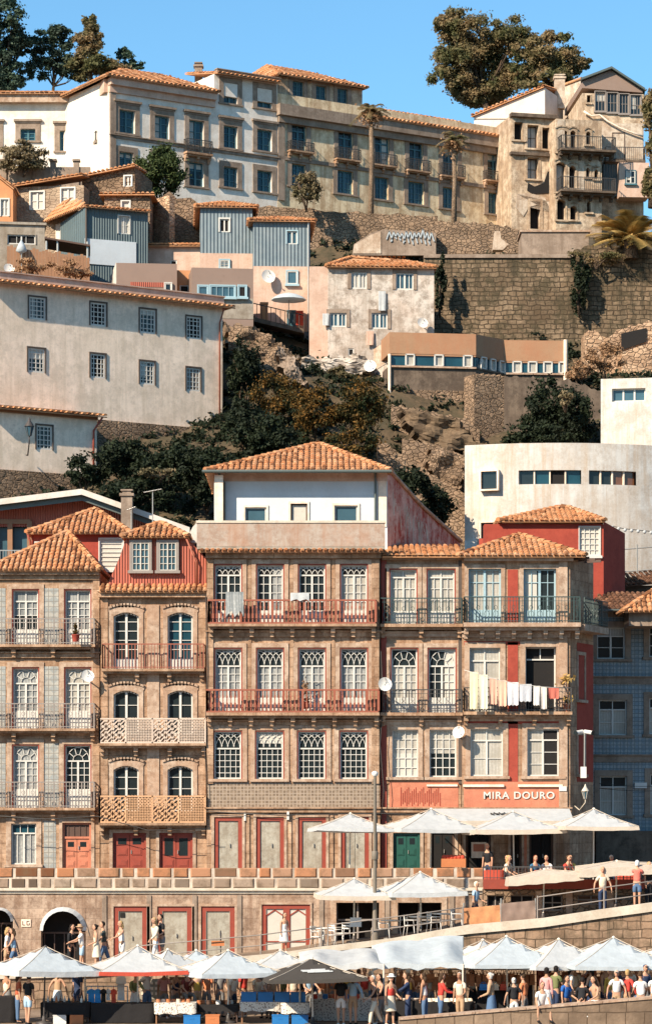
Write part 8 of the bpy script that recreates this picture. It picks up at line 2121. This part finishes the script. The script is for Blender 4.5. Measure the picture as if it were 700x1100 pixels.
def garm(kind, pose, fem):
    key = (kind, pose, fem)
    if key in CACHE:
        return CACHE[key]
    J = joints(pose); q = MB(); mid = lambda a, b, t: J[a].lerp(J[b], t); top_w = .14 if fem else .155
    if kind in ('tee', 'long', 'tank'):
        V = [J['pelvis']+V3((0, 0, .03)), J['belly'], J['chest'], J['neckb']+V3((0, 0, -.01))]; E = [(0, 1), (1, 2), (2, 3)]; rad = [(.172, .128), (.148, .112), (top_w+.022, .122), (.10, .082)]
        for k in (0, 1):
            if kind == 'tank':
                continue
            i = len(V); V += [J['sh%d' % k], mid('sh%d' % k, 'el%d' % k, .62)]; E += [(3, i), (i, i+1)]; rad += [.075, .066]
            if kind == 'long':
                V += [J['el%d' % k], J['wr%d' % k]]; E += [(i+1, i+2), (i+2, i+3)]; rad += [.056, .042]
        vs, fs = skin('g', V, E, rad); q.raw(vs, fs, 0, True)
    elif kind in ('trousers', 'shorts'):
        V = [J['belly']+V3((0, 0, -.06)), J['pelvis']]; E = [(0, 1)]; rad = [(.142, .108), (.162, .118)]
        for k in (0, 1):
            i = len(V); V += [J['hp%d' % k], mid('hp%d' % k, 'kn%d' % k, .8)]; E += [(1, i), (i, i+1)]; rad += [.105, .088]
            if kind == 'trousers':
                V += [J['kn%d' % k], mid('kn%d' % k, 'an%d' % k, .95)]; E += [(i+1, i+2), (i+2, i+3)]; rad += [.075, .062]
        vs, fs = skin('g', V, E, rad, 1); q.raw(vs, fs, 0, True)
    elif kind in ('skirt', 'dress'):
        hz = J['pelvis'].z; sitting = isinstance(POSES[pose]['legs'], str)
        if kind == 'dress':
            vs, fs = skin('g', [J['pelvis'], J['belly'], J['chest'], J['neckb']+V3((0, 0, -.03))], [(0, 1), (1, 2), (2, 3)], [(.165, .122), (.135, .105), (.158, .118), (.095, .078)]); q.raw(vs, fs, 0, True)
        n = 14; prof = [(.14, .13), (.17, .0), (.20, -.2), (.235, -.42)] if not sitting else [(.15, .12), (.19, 0), (.2, -.08)]
        vs = []
        for r, z in prof:
            for i in range(n):
                th = 2*math.pi*i/n; rr = r*(1+.05*math.sin(th*5)); vs.append((rr*math.cos(th), rr*.82*math.sin(th)+J['pelvis'].y-.01, hz+z))
        q.raw(vs, [(k*n+i, k*n+(i+1) % n, (k+1)*n+(i+1) % n, (k+1)*n+i) for k in range(len(prof)-1) for i in range(n)], 0, True)
    elif kind in ('short', 'longhair', 'bun', 'hat', 'cap'):
        hc = J['head']+V3((0, -.005, .07)); c = hc+V3((0, .018, .012)); n = 12; vs = []; prof = [(-.10 if kind != 'short' else -.05, .066), (-.03, .083), (.03, .088), (.075, .075), (.105, .046), (.122, .002)]
        for z, r in prof:
            for i in range(n):
                th = 2*math.pi*i/n; x, y = r*math.cos(th), r*1.2*math.sin(th)
                if y < -.02 and z < .05:
                    y = -.02+ (y+.02)*.15; x *= .97
                vs.append(c+V3((x, y, z)))
        q.raw(vs, [(k*n+i, k*n+(i+1) % n, (k+1)*n+(i+1) % n, (k+1)*n+i) for k in range(len(prof)-1) for i in range(n)], 0, True)
        if kind == 'longhair':
            q.path([c+V3((0, .06, -.02)), c+V3((0, .085, -.14)), c+V3((0, .075, -.26))], [.07, .065, .03], 8)
        if kind == 'bun':
            q.ball(c+V3((0, .1, .04)), .045)
        if kind == 'hat':
            q.lathe(c+V3((0, -.02, .045)), [(.17, -.015), (.175, 0), (.095, .012), (.088, .085), (.05, .1), (.001, .1)], 14)
        if kind == 'cap':
            q.box(c.x-.06, c.x+.06, c.y-.19, c.y-.08, c.z+.045, c.z+.058)
    elif kind == 'shoes':
        for k in (0, 1):
            a, t_ = J['an%d' % k], J['to%d' % k]; q.path([a+V3((0, .05, -.035)), a+V3((0, -.03, -.03)), t_+V3((0, -.03, -.005))], [.04, .05, .034], 8)
    elif kind == 'backpack':
        c = J['chest']+V3((0, .17, -.02)); q.ball(c, (.15, .09, .22), 10, 8)
        for sx in (-1, 1):
            q.path([c+V3((sx*.09, -.05, .15)), J['chest']+V3((sx*.1, -.02, .19)), J['chest']+V3((sx*.11, -.13, .05)), c+V3((sx*.12, -.1, -.15))], .018, 6)
    elif kind == 'shoulderbag':
        c = J['pelvis']+V3((.2, .02, .0)); q.ball(c, (.06, .13, .12), 8, 6); q.path([c+V3((0, 0, .1)), J['chest']+V3((.1, -.13, 0)), J['neckb']+V3((-.08, -.02, .02)), J['chest']+V3((0, .14, 0)), c+V3((0, .05, .1))], .012, 5)
    o = q.build(kind, ['canvas']); me = o.data; bpy.data.objects.remove(o); CACHE[key] = me; return me
CM = {}
def cmat(c):
    if isinstance(c, str):
        return M[c]
    k = tuple(round(v, 3) for v in c)
    if k not in CM:
        CM[k] = cloth('fabric_%d' % len(CM), k, .2)
    return CM[k]
SK = {'a': (.50, .28, .18), 'b': (.38, .20, .12), 'c': (.60, .36, .25)}
NAMES = {'tee': 'shirt', 'long': 'shirt', 'tank': 'top', 'short': 'hair', 'longhair': 'hair', 'bun': 'hair', 'cap': 'cap'}
W, BK, NV, DN, LB, TN, GR_, RD, OR, CR = (.72, .70, .66), (.02, .02, .022), (.03, .045, .09), (.09, .15, .25), (.35, .50, .62), (.42, .27, .16), (.22, .21, .20), (.55, .06, .045), (.62, .22, .10), (.68, .58, .44)
HB, HD, HY, HG = (.06, .035, .02), (.018, .014, .012), (.42, .27, .12), (.50, .47, .43)
def person(label, px, Y, floor, pose, rz, top, topc, bot, botc, hair='short', hairc=HB, fem=False, sk='a', hgt=1., extra=(), group=None, dz=0.):
    x = (px-350)*K*Y; fl = floor if floor is not None else zw(x); root = bpy.data.objects.new('person', body_mesh(pose, fem)); COL.objects.link(root); tag(root, label, 'person', group)
    root.location = (x, Y, fl+dz); root.rotation_euler = (0, 0, R(rz)); root.scale = (hgt,)*3
    def setm(o, c, slot=0):
        o.material_slots[slot].link = 'OBJECT'; o.material_slots[slot].material = cmat(c)
    setm(root, SK[sk])
    for kind, c in [(top, topc), (bot, botc), (hair, hairc), ('shoes', BK if random.random() < .5 else W)]+list(extra):
        if kind is None:
            continue
        o = bpy.data.objects.new(NAMES.get(kind, kind), garm(kind, pose, fem)); COL.objects.link(o); o.parent = root; setm(o, c)
    return root
B_ = 180
q0 = .9
person('man with a dark backpack and white shorts seen from behind at the speckled stall', 366, 100.6, q0, 'stand', B_, 'tee', BK, 'shorts', W, 'short', HB, extra=(('backpack', BK),))
person('person in a pale blue top and tan shorts seen from behind beside the backpack man', 379, 100.7, q0, 'hips', B_-10, 'long', LB, 'shorts', TN, 'longhair', HB, True)
person('grey haired woman in a black top and white trousers walking', 402, 100.2, q0, 'walk', -70, 'tank', BK, 'trousers', CR, 'short', HG, True)
person('dark haired person walking behind the grey haired woman', 409, 101., q0, 'walk', -60, 'tank', BK, 'trousers', GR_, 'longhair', HD, True)
person('woman in a white hat, orange red top and patterned skirt', 419, 100.2, q0, 'bag', 30, 'tank', RD, 'skirt', CR, 'hat', W, True, extra=(('shoulderbag', TN),))
person('woman in a long red shirt and jeans reaching over the hat table', 473, 100.9, q0, 'reach', 110, 'long', RD, 'trousers', DN, 'longhair', HB, True)
person('woman in a black top and pale blue shorts standing at the left end stall', 30, 100.8, q0, 'bag', 150, 'tee', BK, 'shorts', LB, 'bun', HD, True)
person('person in a rust red shirt beside the woman in pale blue shorts', 19, 101.3, q0, 'stand', 100, 'tee', (.4, .1, .05), 'trousers', DN, 'longhair', HB, True)
person('man in a white printed shirt and white shorts sitting on the low wall', 581, 98.45, 1.63, 'lean', 10, 'tee', W, 'shorts', W, 'short', HD, dz=-.38)
person('person in a dark outfit with a bright blue bag behind the low wall', 607, 99.6, q0, 'bag', 40, 'tee', (.03, .12, .38), 'trousers', BK, 'longhair', HD, True, extra=(('shoulderbag', (.02, .14, .45)),))
person('person in black sitting on the low wall left of the woman in tan', 624, 98.5, 1.76, 'sit', 160, 'long', BK, 'trousers', BK, 'short', HD, dz=-.38)
person('woman in a tan top and white shorts sitting on the low wall', 641, 98.6, 1.8, 'sit', -50, 'tank', TN, 'shorts', W, 'longhair', HB, True, dz=-.38)
person('person in a white shirt sitting with their back turned on the low wall', 688, 98.7, 1.95, 'sit', B_, 'tee', W, 'shorts', DN, 'short', HB, dz=-.38)
person('person in white cut by the right edge of the low wall', 703, 98.7, 1.98, 'sit', 170, 'tee', W, 'trousers', GR_, 'longhair', HY, True, dz=-.38)
person('man in a navy shirt standing behind the people seated on the wall', 692, 100.2, 1.25, 'stand', 20, 'tee', NV, 'trousers', GR_, 'cap', NV)
person('vendor in an orange shirt behind the table of bowls', 446, 104.2, q0, 'reach', -20, 'tee', OR, 'trousers', DN, 'short', HD)
person('vendor in a pale grey top behind the straw hats', 508, 104., q0, 'reach', -70, 'tank', CR, 'skirt', BK, 'longhair', HD, True)
GV = 'people behind the stalls'
for px, Y, tc, hc_, hk, pz, rz, lb in (
    (276, 103.4, CR, HD, 'short', 'sit', 20, 'person with black hair behind the first blue crate'), (284, 103.8, W, HY, 'short', 'stand', -10, 'person in white behind the second blue crate'),
    (293, 103.5, TN, HB, 'longhair', 'stand', 30, 'person in tan behind the third blue crate'), (315, 103.6, CR, HB, 'longhair', 'bag', 10, 'person in cream left of the black haired vendor'),
    (323, 103.9, BK, HD, 'longhair', 'stand', -20, 'black haired vendor in black behind the last blue crate'), (331, 103.5, LB, HB, 'short', 'reach', 20, 'person in pale blue at the end of the crate row'),
    (345, 104.2, OR, HB, 'short', 'stand', 0, 'person in orange behind the long speckled table, its left end'), (356, 104.6, GR_, HD, 'longhair', 'bag', 20, 'person in grey behind the backpack man'),
    (391, 104.2, RD, HD, 'short', 'reach', 10, 'person in red behind the long speckled table, its right end'), (431, 104.3, TN, HB, 'longhair', 'stand', -20, 'person in tan behind the bowls'),
    (462, 104.2, CR, HD, 'short', 'stand', 30, 'person in cream between the orange vendor and the red shirted woman'), (199, 103.6, (.2, .05, .04), HB, 'longhair', 'sit', 30, 'woman in a dark red top seated behind the pale speckled table'),
    (222, 104., OR, HD, 'short', 'stand', 0, 'person in orange left of the plain umbrella pole'), (236, 104.3, GR_, HB, 'bun', 'bag', 20, 'person in grey near the plain umbrella pole'),
    (598, 103.9, RD, HD, 'longhair', 'stand', 10, 'person in red among the bags behind the man in white'), (618, 102.6, CR, HB, 'short', 'bag', -30, 'person in cream standing before the hanging bags'),
    (650, 102.8, OR, HB, 'longhair', 'stand', 20, 'person in orange behind the woman in tan'), (664, 103.2, W, HG, 'short', 'reach', -10, 'grey haired person in white at the right stalls'),
    (676, 102.4, W, HB, 'cap', 'bag', 10, 'person in a white cap and shirt left of the navy shirted man'), (634, 103.4, BK, HD, 'short', 'stand', 0, 'person in black standing behind the seated pair')):
    r_ = person(lb, px, Y, q0 if Y > 103 or px < 600 else 1.1, pz, rz, 'tee', tc, 'trousers', GR_, hk, hc_, hk != 'short', group=GV)
    if pz == 'sit':
        r_.location.z += .45
GWk = 'people on the walkway'
for px, Y, pz, rz, tp, tc, bt, bc, hk, hc_, fm, hg, lb in (
    (7, 110, 'bag', 90, 'tee', W, 'shorts', TN, 'longhair', HY, True, .97, 'woman with a big white bag at the left edge of the walkway'),
    (15, 109.6, 'walk', -90, 'tank', LB, 'shorts', DN, 'longhair', HB, True, .97, 'woman in pale blue walking beside the first arch'),
    (76, 110.6, 'stand', 60, 'long', BK, 'trousers', BK, 'longhair', HD, True, .98, 'woman in black in front of the arch, holding something white'),
    (88, 109.8, 'reach', -80, 'tee', W, 'shorts', LB, 'hat', TN, True, .98, 'person in a brown hat, white shirt and pale blue shorts before the arch'),
    (104, 109.6, 'bag', -80, 'dress', CR, None, None, 'bun', HD, True, .98, 'woman in a cream dress right of the arch'),
    (112, 110.2, 'walk', -80, 'tee', (.05, .06, .055), 'trousers', DN, 'short', HD, False, 1.03, 'man in a dark shirt and jeans right of the arch'),
    (131, 109.8, 'reach', -60, 'tank', W, 'shorts', W, 'longhair', HY, True, 1.0, 'blonde woman in white before the first red framed board'),
    (167, 109.8, 'walk', -50, 'long', CR, 'trousers', W, 'longhair', HY, True, 1.02, 'blonde person in cream beside the man in black, before the second red frame'),
    (174, 110.1, 'bag', -60, 'tee', BK, 'shorts', GR_, 'short', HD, False, 1.05, 'man in black before the second red framed board'),
    (305, 109.6, 'stand', 30, 'dress', W, None, None, 'longhair', HD, True, .86, 'woman in a white dress before the red double door'),
    (510, 110.2, 'bag', 60, 'tee', LB, 'trousers', NV, 'cap', CR, False, .98, 'person in a pale cap and blue shirt behind the orange canvas screen'),
    (647, 109.5, 'hips', 0, 'tee', CR, 'trousers', NV, 'short', HY, False, .98, 'man in a beige shirt and dark trousers standing on the ramp'),
    (684, 109.4, 'photo', 170, 'tee', (.62, .16, .12), 'shorts', DN, 'cap', W, False, 1.02, 'man in a coral red shirt and denim shorts raising his arms on the ramp'),
    (696, 109.8, 'stand', 30, 'tee', BK, 'trousers', BK, 'longhair', HY, True, .95, 'blonde person in black beside the man in coral red')):
    person(lb, px, Y, None, pz, rz, tp, tc, bt, bc, hk, hc_, fm, hgt=hg, group=GWk)
GTp = 'people on the restaurant terrace'
for px, Y, pz, rz, tc, hk, hc_, fm, lb in ((524, 113.9, 'stand', -30, BK, 'short', HD, False, 'waiter in black standing behind the bright red table'), (542, 113.2, 'sit', 60, CR, 'longhair', HY, True, 'blonde diner in cream beside the bright red table'), (549, 113.6, 'sit', -60, GR_, 'short', HB, False, 'diner in grey left of the restaurant umbrella pole'),
                                           (573, 113.4, 'sit', 20, (.04, .12, .2), 'longhair', (.2, .06, .03), True, 'red haired diner in dark blue by the dark doorway'), (588, 113.7, 'sit', -20, W, 'short', HD, False, 'diner in white behind the long red cloth'), (607, 113.5, 'sit', 40, RD, 'bun', HB, True, 'diner in red near the corner umbrella pole'), (612, 113.9, 'sit', 0, (.5, .4, .1), 'short', HB, False, 'diner in yellow near the corner umbrella pole'), (655, 113.6, 'sit', 10, TN, 'short', HG, False, 'grey haired diner right of the corner umbrella pole')):
    r_ = person(lb, px, Y, 5.41, pz, rz, 'tee', tc, 'trousers', NV, hk, hc_, fm, group=GTp)
GC2 = 'shoppers in the market crowd'; CN = {'white': W, 'black': BK, 'navy': NV, 'tan': TN, 'grey': GR_, 'red': RD, 'orange': OR, 'cream': CR, 'pale blue': LB, 'mustard': (.5, .33, .07), 'olive': (.16, .17, .07), 'pink': (.6, .3, .28)}
random.seed(21)
for k, (px, Y, cn, pl) in enumerate(((586, 99.3, 'pink', 'leaning on the low wall beside the man in white'), (552, 99.6, 'black', 'behind the low wall left of the man in white'), (528, 99.8, 'tan', 'behind the low wall below the red bag'), (563, 101, 'orange', 'before the black stall boards'), (596, 100.4, 'olive', 'between the man in white and the blue bag'), (662, 99.4, 'white', 'behind the low wall right of the seated pair'), (673, 99.5, 'red', 'behind the low wall left of the turned white shirt'), (648, 101.8, 'navy', 'behind the seated pair'), (636, 101.2, 'pale blue', 'behind the seated pair'), (438, 100.6, 'navy', 'between the patterned skirt and the orange vendor'), (456, 101, 'white', 'beside the bowl stall'), (494, 100.7, 'cream', 'before the straw hats'), (145, 102.9, 'olive', 'behind the red banded umbrella pole'), (158, 103.3, 'white', 'right of the red banded umbrella pole'), (176, 103.8, 'pink', 'behind the pale speckled table'), (188, 104.2, 'navy', 'behind the pale speckled table'), (212, 103.4, 'mustard', 'behind the clay pots'), (250, 103.3, 'white', 'just right of the plain umbrella pole'), (262, 104.1, 'red', 'behind the first blue crate'), (304, 104.4, 'olive', 'behind the blue crates'),
    (338, 103.6, 'navy', 'at the end of the speckled table'), (350, 104.9, 'white', 'under the dark grey umbrella edge'), (372, 104.6, 'mustard', 'behind the backpack man'), (384, 104.9, 'pink', 'behind the woman in tan shorts'), (398, 104.3, 'cream', 'behind the grey haired walker'), (424, 104.9, 'black', 'deep under the higher canopy'), (438, 103.5, 'mustard', 'at the bowl stall'), (454, 104.9, 'navy', 'behind the hat stall'), (484, 104.6, 'olive', 'behind the straw hats'), (496, 103.9, 'pink', 'at the end of the hat stall'),
    (590, 101.6, 'grey', 'right of the man in white'), (612, 101.2, 'white', 'between the blue bag and the seated pair'), (656, 100.9, 'mustard', 'right of the woman in tan'), (668, 101.3, 'navy', 'behind the low wall'), (630, 104.6, 'orange', 'deep among the leather bags'), (684, 104., 'pink', 'beside the trinket card'), (700, 102., 'olive', 'cut by the right edge'), (8, 102.8, 'cream', 'at the left end stall'), (62, 103.6, 'tan', 'behind the bottles'), (84, 104., 'navy', 'left of the hanging shirts'))):
    person('shopper in %s %s' % (cn, pl), px, Y, q0 if px < 580 or Y > 103 else 1.15, random.choice(('stand', 'bag', 'reach', 'walk', 'hips')), random.uniform(0, 360), random.choice(('tee', 'long', 'tank')), CN[cn], random.choice(('trousers', 'shorts', 'skirt')), random.choice((NV, GR_, W, DN, TN)), random.choice(('short', 'longhair', 'hat', 'cap', 'bun')), random.choice((HB, HD, HY, HG)), k % 2 == 0, random.choice('abc'), random.uniform(.94, 1.05), group=GC2)
# undergrowth over the steep slope
random.seed(2); cl = []
for i in range(4600):
    px = random.uniform(-30, 730); Y = random.uniform(133, 184); x = (px-350)*K*Y
    if Y > 156 and (px < 235 or (px > 620 and Y > 168)) or (410 < px < 540 and 137 < Y < 158 and random.random() < .55):
        continue
    if Y > 172 and (px < 235 or px > 640 or random.random() < .3):
        continue
    z = terr(x, Y); cl.append(((x, Y-.1, z+.05), (.6, .5, .3), 30))
o = leaves('undergrowth', cl, .15, 'leafdark'); o['kind'] = 'stuff'
